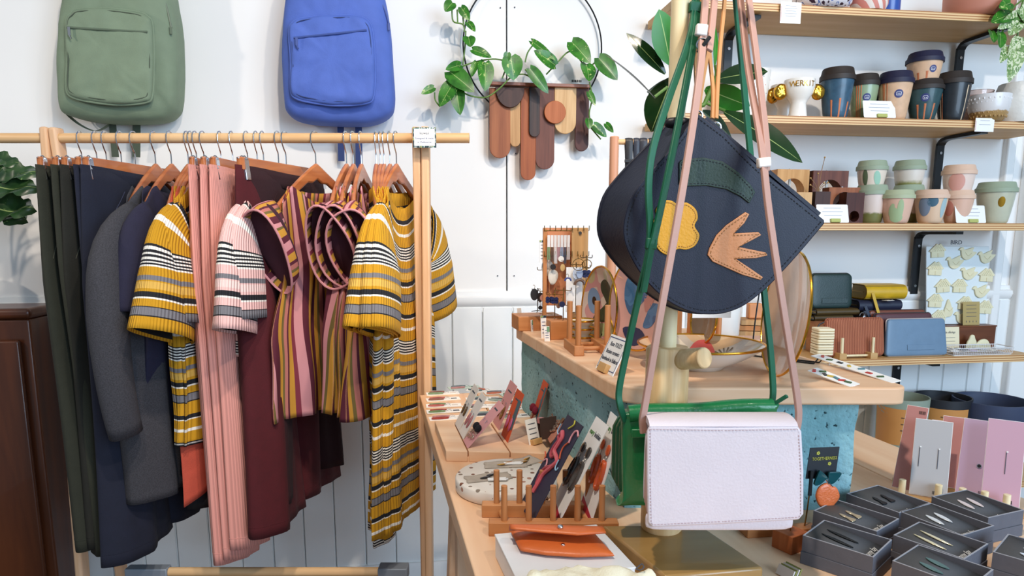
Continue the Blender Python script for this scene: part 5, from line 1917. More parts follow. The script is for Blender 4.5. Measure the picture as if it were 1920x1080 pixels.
G().box((0, 0.02, .0175), (.117, .052, .003)).obj('lid', M('tray_pink', 'd2a68e', .5), t, bev=.001)
G().box((0, 0.02, .0155), (.1175, .0525, .001)).obj('lid_seam', m_dark, t)
q = up(1540, 664)
for k in range(5):
    t = thing('wooden_coaster', 'pale wooden coaster, ' + ['lowest', 'second from below', 'middle', 'second from top', 'topmost'][k] + ' of the small pile right of the platter', 'coaster', (q.x, q.y, ZU + .0003 + k * .0096), YAW + .05 * (k % 2), 'pile of wooden coasters')
    G().prism(rrect(.030, .030, .004), 0, .0082, 'xy').obj('slice', M('birch_slice', 'ecdcb8', .6), t, bev=.0006)
    G().prism(rrect(.0302, .0302, .004), .0035, .0047, 'xy').obj('bark_line', M('slice_line', 'b89a68', .6), t)


# --- two long printed cards propped on wire feet at the right end
def proplong(label, a, b, wpx, seed):
    A, B = up(*a, .012), up(*b, .002)
    d = (B - A).normalized()
    sd = Vector((d.y, -d.x, 0)).normalized()
    o = thing('printed_earring_card', label, 'card', (A.x, A.y, ZU), 0, 'propped cards at the plinth end')
    org = Vector((A.x, A.y, ZU))
    L = (B - A).length
    sd2 = (sd * .9 - UPZ * .12).normalized()
    m = Matrix((d, sd2, d.cross(sd2))).transposed()
    G().box((A + B) / 2 - org + sd2 * wpx / 2, (L, wpx, .0012), m=m).obj('card', m_white, o)
    rnd = random.Random(seed)
    cs = ['b8342c', '3f5a34', '2a2a2c', 'c9a93c', '4a7a86']
    for k in range(7):
        t_ = (k + .7) / 8
        p = A.lerp(B, t_) - org + sd2 * wpx * rnd.uniform(.3, .7) + d.cross(sd2) * (.0012 if d.cross(sd2).z > 0 else -.0012)
        G().box(p, (.010, .005, .0016), m=m @ Matrix.Rotation(rnd.uniform(-1, 1), 3, 'Z')).obj('brooch', M('brooch_' + cs[k % 5], cs[k % 5], .35), o, bev=.0005)
        if k in (1, 4):
            q = p - Vector((0, 0, .004))
            G().cyl(q, (q.x, q.y, .0002), .0006, n=6).obj('wire_foot', m_steel, o)


proplong('long white printed card propped at the plinth right end', (1537, 664), (1690, 714), .018, 1)
proplong('shorter white printed card in front of the long one', (1532, 690), (1612, 720), .020, 2)
# ================================================================== things on the low table
def tp_(px, py, dz=0.0):
    return PZ(px, py, ZT + dz)


def qcard(name, label, cat, b0, b1, tm, dz, mat, group=None, t=0.0012, edge=None):
    """card whose foot runs from pixel b0 to b1 at height dz over the table; leans so that its top middle meets tm"""
    B0, B1 = tp_(*b0, dz), tp_(*b1, dz)
    x = (B1 - B0).normalized()
    bm_ = (B0 + B1) / 2
    r = ray(*tm)
    T = CAM + r * ((bm_ - CAM).dot(x) / r.dot(x))
    z = (T - bm_).normalized()
    y = z.cross(x)
    m = Matrix((x, y, z)).transposed()
    o = thing(name, label, cat, bm_, tuple(m.to_euler()), group)
    w, h = (B1 - B0).length, (T - bm_).length
    G().box((0, 0, h / 2), (w, t, h)).obj('card', mat, o)
    s = -1 if (CAM - bm_).dot(y) < 0 else 1
    return o, w, h, s


def proj(p):
    v = p - CAM
    k = v.dot(FW3)
    return PPX + F * v.dot(CR) / k, PPY - F * v.dot(UP3) / k


def qcard2(name, label, cat, b0, b1, ty, dz, mat, lean, group=None, t=0.0008):
    """card standing across the view: foot from b0 to b1, leaning back, its top reaching the height ty"""
    B0, B1 = tp_(*b0, dz), tp_(*b1, dz)
    x = (B1 - B0).normalized()
    bm_ = (B0 + B1) / 2
    away = UPZ.cross(x)
    z = UPZ * math.cos(lean) + away * math.sin(lean)
    lo, hi = .02, .3
    for _ in range(30):
        mid = (lo + hi) / 2
        lo, hi = (mid, hi) if proj(bm_ + z * mid)[1] > ty else (lo, mid)
    y = z.cross(x)
    o = thing(name, label, cat, bm_, tuple(Matrix((x, y, z)).transposed().to_euler()), group)
    w, h = (B1 - B0).length, lo
    G().box((0, 0, h / 2), (w, t, h)).obj('card', mat, o)
    return o, w, h, (-1 if (CAM - bm_).dot(y) < 0 else 1)


# --- hand lettered sign leaning in a block on the plinth
sg, w, h, s = qcard('ceramics_sign', 'hand lettered white ceramics sign leaning in a wooden block', 'sign', (1117, 690), (1149, 706), (1164, 632), ZU - ZT, m_white)
fl_s = 0 if s < 0 else math.pi
for fz in (.08, .93):
    G().box((0, s * .0008, fz * h), (w * .94, .0004, .0013)).obj('border_line', m_inkb, sg)
for fx in (-.46, .46):
    G().box((fx * w, s * .0008, .5 * h), (.0006, .0004, h * .86)).obj('border_line', m_inkb, sg)
for fz, tx_t, sz in ((.76, 'Ruse TUUZY', .15), (.55, 'Bessien ceramics', .14), (.35, 'Handmade in Ballarat', .14)):
    text('lettering', tx_t, w * sz, m_ink, sg, (0, s * .0009, fz * h), (math.pi / 2, 0, fl_s), sx=.75)
G().box((0, s * .004, h * .10), (w * .42, .008, h * .24)).obj('sign_block', m_ply, sg, bev=.0008)

# --- slotted display board with earring cards
bz = 0.020
fl0, fl1, fl2, fl3 = [tp_(px, py, bz) for px, py in ((836, 845), (878, 846), (957, 848), (1036, 850))]
bl0 = tp_(815, 790, bz)
dv = (bl0 - fl0)
ax = (fl3 - fl0).normalized()
sl = thing('slotted_display_board', 'pale wooden display board of three planks with card slots', 'display board', (fl0.x, fl0.y, ZT), math.atan2(ax.y, ax.x))
pr = Vector((-ax.y, ax.x, 0))
dl, sk = dv.dot(pr), dv.dot(ax)
for (a, b) in ((fl0, fl1), (fl1, fl2), (fl2, fl3)):
    x0, x1 = (a - fl0).dot(ax) + (.0012 if a is not fl0 else 0), (b - fl0).dot(ax) - .0012
    G().prism([(x0, 0), (x1, 0), (x1 + sk, dl), (x0 + sk, dl)], 0.0, bz, 'xy').obj('plank', m_pineX, sl, bev=.0012)
x1 = (fl3 - fl0).dot(ax)
G().prism([(.002, .001), (x1 - .002, .001), (x1 + sk - .002, dl - .001), (sk + .002, dl - .001)], 0.0, bz * .45, 'xy').obj('under_board', m_pineX, sl)
c2p = lambda x, y: (780 + x / 5.647, 700 + y / 5.647)
m_pinkc = M('pink_card', 'd79a9c', .6)
m_orc = M('orange_card', 'd2542c', .6)
m_greyw = M('offwhite_card', 'e4ded6', .6)
GE = 'earring cards in the slotted board'


def pair(o, w, h, s, pts, kind, mat, r, t=.0022):
    """a pair of earrings fixed to a card: points are fractions of width and height"""
    for (fx, fz) in pts:
        c = Vector(((fx - .5) * w, s * .0022, fz * h))
        if kind == 'oval':
            G().prism(circ(r, 18, c.x, c.z, r * 1.9), c.y - .0012, c.y + .0012).obj('earring', mat, o, bev=.0005)
        elif kind == 'ball':
            G().pillow((r * 2, r * 1.4, r * 2), 2.1, 5, None, (c.x, c.y + s * r * .5, c.z)).obj('earring', mat, o)
        elif kind == 'drop':
            puff(smooth2([(c.x, c.z + 2.4 * r), (c.x + r, c.z), (c.x, c.z - 2.2 * r), (c.x - r, c.z)], 3), .002, .002, 2.5, 4, y0=c.y).obj('earring', mat, o)
        elif kind == 'bits':
            g = G()
            rn = random.Random(int(fx * 100))
            for k in range(12):
                g.pillow((r, r, r), 2.2, 1, None, (c.x + rn.uniform(-1, 1) * r * 1.6, c.y + s * r * .4, c.z + rn.uniform(-1, 1) * r * 2.2))
            g.obj('earring', mat, o)
        G().tube([(c.x - .002, c.y, c.z + r * 2.0), (c.x, c.y + s * .001, c.z + r * 2.0 + .007), (c.x + .003, c.y, c.z + r * 2.0 + .004)], .0005, 5).obj('ear_wire', m_steel, o)


def mark(o, w, h, s, fz, txt=None, size=.005, col=None):
    if txt:
        q = text('lettering', txt, size, col or m_ink, o, (0, s * .0009, fz * h), (math.pi / 2, 0, 0 if s < 0 else math.pi))
    else:
        G().box((0, s * .0008, fz * h), (w * .5, .0004, .003)).obj('printed_mark', col or m_ink, o)


m_tort = M('tortoise', '4a3420', .25, coat=.5, var=.4, vs=120)
m_mauve = M('mauve_leather', 'a8686c', .5)
m_pom = M('black_pompom', '17151a', .95, bump=.6, bs=500)
m_pomr = M('crimson_pompom', '7d1f36', .95, bump=.6, bs=500)
m_amber = M('amber_resin', '7a5220', .2, coat=.5, var=.4, vs=90)
m_pinkl = M('orchid_leather', 'c4648c', .5)
m_glit = M('silver_glitter', 'cdb8a8', .25, metal=.8)
o, w, h, s = qcard('earring_card', 'white earring card with tortoise drops, rear of the left slot', 'card', c2p(415, 535), c2p(455, 612), c2p(643, 137), bz, m_greyw, GE)
pair(o, w, h, s, ((.3, .42), (.72, .42)), 'oval', m_tort, .0055)
mark(o, w, h, s, .86)
o, w, h, s = qcard('earring_card', 'white earring card with long mauve drops, middle of the left slot', 'card', c2p(458, 618), c2p(500, 698), c2p(722, 228), bz, m_greyw, GE)
pair(o, w, h, s, ((.3, .36), (.72, .36)), 'drop', m_mauve, .006)
mark(o, w, h, s, .86)
o, w, h, s = qcard('earring_card', 'pink earring card with black pompoms and silver beads', 'card', c2p(503, 712), c2p(546, 795), c2p(908, 318), bz, m_pinkc, GE)
pair(o, w, h, s, ((.32, .38), (.74, .38)), 'ball', m_pom, .0075)
pair(o, w, h, s, ((.32, .22), (.74, .22)), 'bits', m_glit, .004)
mark(o, w, h, s, .85)
o, w, h, s = qcard('earring_card', 'pink earring card with amber resin drops, rear of the middle slot', 'card', c2p(815, 512), c2p(876, 600), c2p(1036, 103), bz, m_pinkc, GE)
pair(o, w, h, s, ((.3, .34), (.72, .34)), 'oval', m_amber, .0075)
mark(o, w, h, s, .8)
o, w, h, s = qcard('earring_card', 'orange and teal earring card with orchid pink drops', 'card', c2p(905, 648), c2p(970, 735), c2p(1108, 192), bz, m_orc, GE)
G().box((w * .32, s * .0008, h * .55), (w * .36, .0006, h * .6)).obj('teal_panel', M('teal_print', '3f6a78', .6), o)
pair(o, w, h, s, ((.3, .32), (.74, .32)), 'drop', m_pinkl, .006)
mark(o, w, h, s, .82)
o, w, h, s = qcard('earring_card', 'orange earring card with crimson pompoms beside the plinth', 'card', c2p(1205, 520), c2p(1250, 585), c2p(1376, 88), bz, m_orc, GE)
G().box((w * .36, s * .0008, h * .5), (w * .26, .0006, h * .8)).obj('teal_panel', MATS['teal_print'], o)
pair(o, w, h, s, ((.2, .36), (.78, .36)), 'ball', m_pomr, .0085)
pair(o, w, h, s, ((.2, .2), (.78, .2)), 'bits', m_glit, .004)
mark(o, w, h, s, .8)
o, w, h, s = qcard('earring_card', 'salmon card with dark tassels and glittering beads by the plinth', 'card', c2p(1330, 560), c2p(1420, 740), c2p(1745, 232), bz, M('salmon_card', 'cf8b74', .6), GE)
for k in range(2):
    g = G()
    for j in range(7):
        a = ((k * .5 + .25) - .5) * w
        g.tube([(a, s * .003, h * .78), (a + (j - 3) * .0016, s * .004, h * .55), (a + (j - 3) * .002, s * .003, h * .36)], .0011, 5)
    g.obj('tassel', M('tassel_teal', '14343c', .7) if k == 0 else M('tassel_bronze', '8a6a50', .3, .6), o)
pair(o, w, h, s, ((.25, .22), (.75, .25)), 'bits', m_glit, .006)
fr = Fr(tp_(1003, 832, bz), 0.75, -.28)
sg = card('price_sign', 'small lettered price sign on a block in front of the tassels', 'sign', fr, .028, .046, .001, m_white)
for k in range(4):
    G().box((0, -.0008, .037 - .009 * k), (.018, .0004, .0014)).obj('writing', m_ink, sg)
G().box((0, -.004, .004), (.022, .012, .010)).obj('sign_block', m_ply, sg, bev=.001)
fr = Fr(tp_(1030, 822, bz), 0.5, -.15)
bx_ = thing('brown_holder', 'folded dark brown card holder beside the price sign', 'holder', fr.o, fr.e)
G().box((0, 0, .02), (.036, .002, .04)).obj('panel', M('cocoa_card', '4a3a34', .6), bx_)
G().box((0, .012, .018), (.036, .002, .036)).obj('panel', MATS['cocoa_card'], bx_)
G().box((-.012, .006, .035), (.010, .012, .010)).obj('pink_tab', m_pinkc, bx_)

# --- hair clip cards laid flat at the far end
cols = ['7f9a78', '8a5a4c', 'b8605a', '6f8a5e', 'a33a34', 'c08a8c', '5c7076', 'c46a4a', '4a5a66', '9ab0a8', '5a5450', 'b07a80', '3c4654', '8fa09a', '7a4a44', '5f7f86']
spots = [(830, 738, 0), (831, 749, 0), (832, 761, 0), (834, 772, 0), (840, 784, 0), (870, 727, 1), (905, 733, 2), (938, 737, 0), (905, 748, 0), (944, 752, 2), (900, 763, 0), (950, 767, 0), (918, 777, 0), (962, 781, 0), (972, 757, 0), (968, 740, 1)]
words = ['sage', 'tan', 'rose', 'moss', 'crimson', 'blush', 'slate', 'terracotta', 'steel', 'mint', 'umber', 'mauve', 'ink', 'grey green', 'brick', 'teal']
wh_ = ['at the far left corner', 'second from the far left corner', 'in the middle of the left column', 'fourth in the left column', 'nearest in the left column', 'on the teal card at the back edge', 'at the back beside the teal card', 'at the back left of the plinth', 'behind the leaning earring cards', 'beside the plinth corner, turned', 'between the leaning cards', 'at the foot of the plinth corner', 'just behind the slotted board', 'behind the middle slot', 'against the plinth side', 'at the back corner of the plinth']
for k, (px, py, rot) in enumerate(spots):
    p = tp_(px, py)
    o = thing('hair_clip_card', 'flat card of ' + words[k] + ' hair clips ' + wh_[k], 'card', (p.x, p.y, ZT), TA + (0, .15, -.5)[rot] + .05 * math.sin(k * 2.1), 'hair clip cards on the table')
    G().box((0, 0, .0006 + .0003 * (k % 4)), (.082, .030, .0012)).obj('card', M('teal_tint', 'c2d6cc', .6) if rot == 1 else m_white, o)
    G().box((.026, 0, .0014 + .0003 * (k % 4)), (.014, .008, .0004)).obj('printed_mark', m_ink if k % 2 else MATS['pale_beige'], o)
    for j, yy in enumerate((-.007, .006)):
        c = M('clip_' + cols[(k + j) % 16], cols[(k + j) % 16], .35, var=.2, vs=90)
        out = circ(.019, 18, -.018 + .004 * j, yy, .0048)
        inn = [(-.018 + .004 * j + (x + .018 - .004 * j) * .62, yy + (y - yy) * .42) for x, y in out]
        n = len(out)
        g = G().add([(x, y, .002) for x, y in out] + [(x, y, .002) for x, y in inn] + [(x, y, .0052) for x, y in out] + [(x, y, .0052) for x, y in inn],
                    [f for i in range(n) for f in ((i, (i + 1) % n, n + (i + 1) % n, n + i), (2 * n + i, 2 * n + (i + 1) % n, 3 * n + (i + 1) % n, 3 * n + i), (i, (i + 1) % n, 2 * n + (i + 1) % n, 2 * n + i), (n + i, n + (i + 1) % n, 3 * n + (i + 1) % n, 3 * n + i))])
        g.obj('hair_clip', c, o)
        G().tube([(.0, yy, .003), (.010, yy + .003, .005), (.016, yy, .003)], .0005, 5).obj('clip_spring', m_steel, o)

# --- terrazzo disc with linen cards
tt = NT('terrazzo')
mp = tt.coords()
vo_ = tt.n('ShaderNodeTexVoronoi', Scale=95.0)
tt.l(mp, 0, vo_, 'Vector')
r0 = tt.ramp([(0.0, '7a4a34'), (0.10, 'b0806a'), (0.2, '8a7a6a'), (0.27, 'e9e0d4')], 'CONSTANT')
r0.color_ramp.interpolation = 'CONSTANT'
sp_ = tt.n('ShaderNodeSeparateColor')
tt.l(vo_, 'Color', sp_, 0)
tt.l(sp_, 0, r0, 'Fac')
dm = tt.n('ShaderNodeMath', operation='LESS_THAN')
dm.inputs[1].default_value = 0.34
tt.l(vo_, 'Distance', dm, 0)
mx_ = tt.n('ShaderNodeMix', data_type='RGBA')
mx_.inputs[6].default_value = lin('e9e0d4')
tt.l(dm, 0, mx_, 0)
tt.l(r0, 'Color', mx_, 7)
tt.l(mx_, 2, tt.b, 'Base Color')
tt.b.inputs['Roughness'].default_value = .5
ez = 0.022
tc = tp_(949, 890, ez)
tz = thing('terrazzo_disc', 'round speckled terrazzo slab carrying linen earring cards', 'slab', (tc.x, tc.y, ZT), 0)
G().lathe([(0, 0), (.078, 0), (.0805, .003), (.0805, ez - .003), (.078, ez), (0, ez)], 56).obj('slab', tt.m, tz, ang=60)
m_lin = M('linen', 'b8aa9a', .9, var=.1, vs=60, bump=.4, bs=600)
m_silv = M('dull_silver', '9a9690', .3, metal=.9)
for k, (px, py, w, d, a, lb) in enumerate(((915, 896, .072, .030, .1, 'near linen card with a dark leaf earring on the terrazzo'), (948, 872, .070, .030, -.1, 'rear linen card with a gold bar earring on the terrazzo'), (985, 866, .05, .036, .5, 'folded linen card at the back of the terrazzo'))):
    p = tp_(px, py, ez)
    o = thing('linen_card', lb, 'card', (p.x, p.y, ZT + ez), TA + a, 'linen cards on the terrazzo')
    g = G().grid(lambda u, v: ((u - .5) * w + .001 * math.sin(v * 40), (v - .5) * d + .001 * math.sin(u * 50), .0012 + .0008 * math.sin(u * 9 + k) * math.sin(v * 5)), 16, 8)
    g.obj('cloth', m_lin, o, solid=.001)
    cm = M('leaf_metal', '2a2422', .3, .8) if k == 0 else m_gold
    for j in range(2):
        puff(smooth2([(-.012 + .003 * j, .0), (-.002, .0035), (.010, .001), (-.002, -.003)], 3), .0006, .0006, 3, 3).obj('earring', cm, o, (-.004 + .01 * j, -.004 + .008 * j, .0035), (math.pi / 2, 0, .3))
for k, (px, py, lb) in enumerate(((963, 872, 'small blank white tag on the rear linen card'), (934, 902, 'small blank white tag on the near linen card'))):
    p = tp_(px, py, ez)
    o = thing('paper_tag', lb, 'tag', (p.x, p.y, ZT + ez + .003), TA - .1, 'white tags on the terrazzo')
    G().prism([(-.016, -.005), (.012, -.006), (.016, 0), (.012, .006), (-.016, .005)], 0, .0010, 'xy').obj('tag', m_white, o)
    G().tube([(.012, 0, .0015), (.020, .006, .002), (.026, .004, .0015)], .0004, 5).obj('string', m_lin, o)

# --- front peg rack with three earring cards
pA = tp_(916, 1006)
pB = tp_(898, 971)
ra = Vector((tx.x, tx.y, 0))
rk2 = thing('peg_rack', 'long beech peg rack holding the big earring cards', 'rack', (pA.x, pA.y, ZT), YAW - 0.0, 'wooden peg racks')
iv = Matrix.Rotation(-YAW, 3, 'Z')
off = iv @ (pB - pA)
LR = (tp_(1160, 1006) - pA).length
for (ox, oy, n0) in ((0, 0, 5), (off.x + .004, off.y, 5)):
    G().box((ox + LR / 2, oy + .009, .0095), (LR, .018, .019)).obj('bar', m_beechX, rk2, bev=.0012)
    for k in range(n0):
        x = ox + .021 + .0327 * k
        G().cyl((x, oy + .009, .01), (x, oy + .009, .068), .0042, n=14).obj('peg', m_beech, rk2, bev=.0006)
for x in (.03, LR - .03):
    G().cyl((x, .009, .008), (x + off.x, off.y + .009, .008), .005, n=10).obj('crossbar', m_beechX, rk2)
m_nvc = M('ink_card', '2a2c42', .55)
GC = 'earring cards in the beech rack'
c6 = lambda x, y: (1000 + x / 6.0, 760 + y / 6.0)


def on_card(o, px, py, s):
    """card-local x,z under a pixel"""
    bpy.context.view_layer.update()
    mw = o.matrix_world.to_3x3()
    n = mw @ Vector((0, 1, 0))
    r = ray(px, py)
    p = CAM + r * ((o.location - CAM).dot(n) / r.dot(n))
    q = mw.transposed() @ (p - o.location)
    return q.x, q.z


def ctube(o, s, pts, r, mat, name='earring', flat=.5):
    P = []
    for x, y in pts:
        a, b = on_card(o, *c6(x, y), s)
        P.append((a, s * .0025, b))
    G().tube(smoothpath(P, 5), r, 8, side=(0, 1, 0)).obj(name, mat, o)


o, w, h, s = qcard('earring_card', 'dark navy card with a wavy coral earring in the rack', 'card', (975, 947), (998, 981), (1079, 788), .010, m_nvc, GC)
m_cor = M('coral_acrylic', 'd4606a', .3, coat=.4)
ctube(o, s, [(345, 300), (340, 370), (300, 440), (255, 520), (275, 580), (280, 640), (220, 700), (130, 780), (70, 880), (10, 980)], .0032, m_cor)
ctube(o, s, [(330, 320), (300, 360), (300, 400), (250, 470), (215, 540), (220, 590), (265, 560)], .0024, M('coral_dark', 'b04450', .35))
ctube(o, s, [(215, 690), (140, 720), (90, 790), (50, 890)], .0024, MATS['coral_dark'])
ctube(o, s, [(520, 360), (515, 300), (480, 310), (440, 370), (415, 430)], .0014, M('pink_cord', 'e6a0a8', .4))
ctube(o, s, [(415, 425), (360, 470), (325, 540), (312, 610)], .0011, M('orange_cord', 'd8623a', .4))
ctube(o, s, [(485, 180), (470, 230), (410, 270)], .0010, M('yellow_cord', 'd8d04a', .4))
ctube(o, s, [(330, 215), (290, 290), (300, 345)], .0009, M('sky_cord', '9ac4e0', .4))
ctube(o, s, [(305, 620), (265, 700), (270, 740), (295, 710)], .0009, MATS['sky_cord'])
ctube(o, s, [(150, 530), (155, 570), (145, 600)], .0012, MATS['orange_cord'])
ctube(o, s, [(130, 630), (170, 610), (165, 670), (150, 690)], .0012, MATS['pink_cord'])
m_smoke = M('smoky_resin', '4a4440', .2, coat=.6, var=.4, vs=90)
m_ora = M('orange_resin', 'c4501a', .2, coat=.6, var=.2, vs=60)
m_redc = M('red_print', 'b8283a', .6)
m_grn = M('brand_green', '4a8a3a', .7)
for kk, (b0, b1, tm, lb, em, dx, pts) in enumerate((((1030, 952), (1048, 981), (1130, 790), 'white mary bobbin card with smoky link earrings in the rack', m_smoke, 0, 0), ((1088, 950), (1108, 983), (1157, 782), 'white mary bobbin card with orange link earrings in the rack', m_ora, 190, 25))):
    o, w, h, s = qcard('earring_card', lb, 'card', b0, b1, tm, .010, m_white, GC)
    # brand lettering across the top of the card
    q = text('lettering', 'mary', w * .20, m_grn, o, (-w * .24 * (1 if s < 0 else -1), s * .0010, h * .86), (math.pi / 2, 0, 0 if s < 0 else math.pi), sx=.8)
    q = text('lettering', 'bobbin', w * .20, m_ink, o, (w * .20 * (1 if s < 0 else -1), s * .0010, h * .86), (math.pi / 2, 0, 0 if s < 0 else math.pi), sx=.8)
    G().prism([(-w / 2, 0), (w / 2, 0), (w / 2, h * .04), (-w / 2, h * .12)], s * .0005, s * .0009).obj('red_corner', m_redc, o)
    for fx in (.27, .72):
        x = (fx - .5) * w
        G().pillow((w * .22, .004, h * .11), 2.4, 4, None, (x, s * .003, h * .69)).obj('stud', em, o)
        G().tube([(x + w * .07 * math.cos(a * .5236), s * .003, h * .61 + w * .07 * math.sin(a * .5236)) for a in range(12)], .0006, 6, closed=True).obj('link', m_silv, o)
        G().tube([(x + w * .13 * math.cos(a * .2618), s * .003, h * .44 + h * .135 * math.sin(a * .2618)) for a in range(24)], w * .055, 8, closed=True).obj('loop', em, o)

# --- white box, tan pouch and cloth bag at the front
zt2 = .030
P = [tp_(*p, zt2) for p in ((928, 1002), (1118, 984), (1192, 1064), (968, 1083))]
cen_ = sum(P, Vector()) / 4
wb = thing('white_box', 'flat white box under the tan leather pouch', 'box', (cen_.x, cen_.y, ZT), 0)
m_wbox = M('white_marbled', 'dedede', .35, var=.05, vs=14)
G().prism([(p.x - cen_.x, p.y - cen_.y) for p in P], 0, zt2, 'xy').obj('body', m_wbox, wb, bev=.0025, seg=3)
G().prism([((p.x - cen_.x) * 1.01, (p.y - cen_.y) * 1.01) for p in P], zt2 - .002, zt2 + .0005, 'xy').obj('lid_edge', m_wbox, wb, bev=.0008)
m_tanp = M('tan_pouch_leather', 'c8622c', .42, bump=.15, bs=250, var=.06, vs=25)
zq = zt2 + .004
bo_ = [tp_(*p, zq) for p in ((956, 996), (975, 1034), (1022, 1042), (1083, 1046), (1152, 1044), (1116, 1004), (1040, 996))]
c0 = sum(bo_, Vector()) / len(bo_)
pu = thing('tan_pouch', 'tan leather envelope pouch with a press stud on the white box', 'pouch', (c0.x, c0.y, ZT + zt2), 0)
out = [(p.x - c0.x, p.y - c0.y) for p in bo_]
dens = []
for i in range(len(out)):
    a, b = Vector(out[i]), Vector(out[(i + 1) % len(out)])
    dens += [tuple(a.lerp(b, k / 6)) for k in range(6)]
g = puff(dens, .006, .004, 2.6, 6)
for i, v in enumerate(g.v):
    g.v[i] = Vector((v.x, v.z, -v.y + .0055))
g.obj('body', m_tanp, pu, ang=70)
zh = zt2 + .024
fb_ = [(954, 989), (1020, 985), (1075, 986), (1121, 990)]
ff_ = [(957, 983 + 12), (1020, 1001), (1083, 1006), (1136, 1002)]
iB = [tp_(x, y + 8, zt2 + .012) - Vector((c0.x, c0.y, ZT + zt2)) for x, y in fb_]
iF = [tp_(x, y, zh - .002) - Vector((c0.x, c0.y, ZT + zt2)) for x, y in ff_]


def flapf(u, v):
    i = min(2, int(u * 3))
    t = u * 3 - i
    B, F_ = iB[i].lerp(iB[i + 1], t), iF[i].lerp(iF[i + 1], t)
    p = B.lerp(F_, v)
    p.z += .006 * math.sin(v * math.pi) + .002
    return p


G().grid(flapf, 18, 8).obj('flap', m_tanp, pu, ang=80, solid=.0022)
p = Vector(flapf(.5, .75))
G().pillow((.007, .007, .005), 2.2, 4, None, (p.x, p.y, p.z + .0025)).obj('press_stud', m_steel, pu)
p2 = Vector(flapf(.52, 1.0))
G().pillow((.005, .005, .003), 2.2, 3, None, (p2.x, p2.y - .002, .0115)).obj('press_stud', m_steel, pu)
# cream drawstring cloth bag
cb_ = PZ(1110, 1105, ZT + zt2 + .010)
ds = thing('cotton_bag', 'cream cotton drawstring bag at the bottom edge', 'cloth bag', (cb_.x, cb_.y, ZT + .031), YAW)
m_cot = M('cream_cotton', 'e6dfc4', .9, var=.05, vs=30, bump=.3, bs=500)
wd2 = (PZ(1235, 1090, ZT + .04) - PZ(985, 1090, ZT + .04)).length
g = G().pillow((wd2, .055, .022), 3.0, 14, lambda q: q + Vector((0, .004 * noise.noise(q * 60), .006 * noise.noise(Vector((q.x * 70, q.y * 40, 2))) + .004 * noise.noise(q * 120))), (0, 0, .0125))
g.obj('cloth', m_cot, ds, ang=80)
text('lettering', 'D', .013, m_ink, ds, (wd2 * .36, .008, .0285), (.5, 0, -1.2))

# --- little wooden blocks with brass pins and the orange brooch
for k, (px, py, w, hh3, lb) in enumerate(((1490, 1032, .032, .024, 'small wooden block with a brass pin, nearest the boxes'), (1420, 1004, .036, .016, 'low wooden block under the pink bag edge'))):
    p = tp_(px, py)
    o = thing('pin_block', lb, 'block', (p.x, p.y, ZT), YAW + .55 - .4 * k, 'wooden pin blocks')
    G().box((0, .008, hh3 / 2), (w, .030, hh3)).obj('block', W_['oak'] if k == 0 else m_beechX, o, bev=.001)
    G().cyl((0, .008, hh3), (0, .008, hh3 + .016), .0009, n=8).obj('pin', m_brass, o)
    G().pillow((.006, .003, .005), 2.2, 3, None, (0, .008, hh3 + .018)).obj('charm', M('charm_yellow', 'd8c83a', .4), o)
c9 = lambda x, y: (1500 + x / 7.71, 820 + y / 7.71)
DO = 0.885
fr = Fr(PD(1540, 880, DO), .18)
pin = thing('brooch_card', 'black TOGETHERNESS card with an orange fruit brooch on a wire stand', 'card', fr.o, fr.e)
q = [fr.L(*c9(*p)) for p in ((152, 155), (573, 138), (525, 480), (510, 600), (85, 600))]
G().prism(q, 0, .0012).obj('card', M('black_card', '171b22', .5), pin)
x, z = fr.L(*c9(352, 305))
text('lettering', 'TOGETHERNESS', .0062, M('lime_print', 'c9c04a', .5), pin, (x, -.0006, z), sx=.82)
for p in ((262, 228), (424, 378)):
    x, z = fr.L(*c9(*p))
    for a in range(5):
        G().prism(circ(.0011, 8, x + .0016 * math.cos(a * 1.257), z + .0016 * math.sin(a * 1.257)), -.0006, 0).obj('printed_flower', MATS['lime_print'], pin)
fruit = smooth2([fr.L(*c9(*p)) for p in ((350, 640), (420, 680), (490, 705), (532, 790), (530, 860), (470, 940), (400, 1010), (320, 1020), (240, 960), (200, 860), (205, 780), (250, 690))], 4)
m_org = M('orange_peel', 'e0713c', .35, bump=.4, bs=420, coat=.3)
G_ = puff(fruit, .004, .0015, 3.5, 6, y0=-.004).obj('fruit', m_org, pin, ang=60)
m_tl = M('teal_acrylic', '0f4a50', .15, coat=.6)
for L_ in ([(165, 660), (215, 520), (240, 465), (260, 462), (355, 550), (330, 590), (240, 665)], [(372, 500), (440, 480), (560, 490), (500, 590), (430, 650), (380, 640)]):
    lf = G().prism(smooth2([fr.L(*c9(*p)) for p in L_], 3), -.0068, -.0035).obj('leaf', m_tl, pin, bev=.0006)
for (a, b) in (((335, 585), (370, 650)), ((385, 640), (430, 690))):
    (xa, za), (xb, zb_) = fr.L(*c9(*a)), fr.L(*c9(*b))
    G().tube([(xa, -.006, za), (xb, -.006, zb_)], .0010, 6).obj('jump_ring', m_steel, pin)
(xa, za), (xb, zb_) = fr.L(*c9(150, 475)), fr.L(*c9(120, 830))
G().bar((xa, -.003, za), (xb, -.003, zb_), .0028, .004).obj('stand_clip', m_black, pin)
xz, zz = fr.L(*c9(85, 1080))
zfoot = ZT + .001 - fr.o.z
G().tube([(xb, -.002, zb_), (lerp(xb, xz, .8), -.001, lerp(zb_, zfoot, .6)), (xz - .001, 0, zfoot)], .0010, 7).obj('stand_wire', m_brass, pin)
G().box((xz, 0, zfoot + .002), (.03, .02, .005)).obj('stand_foot', m_beechX, pin, bev=.001)
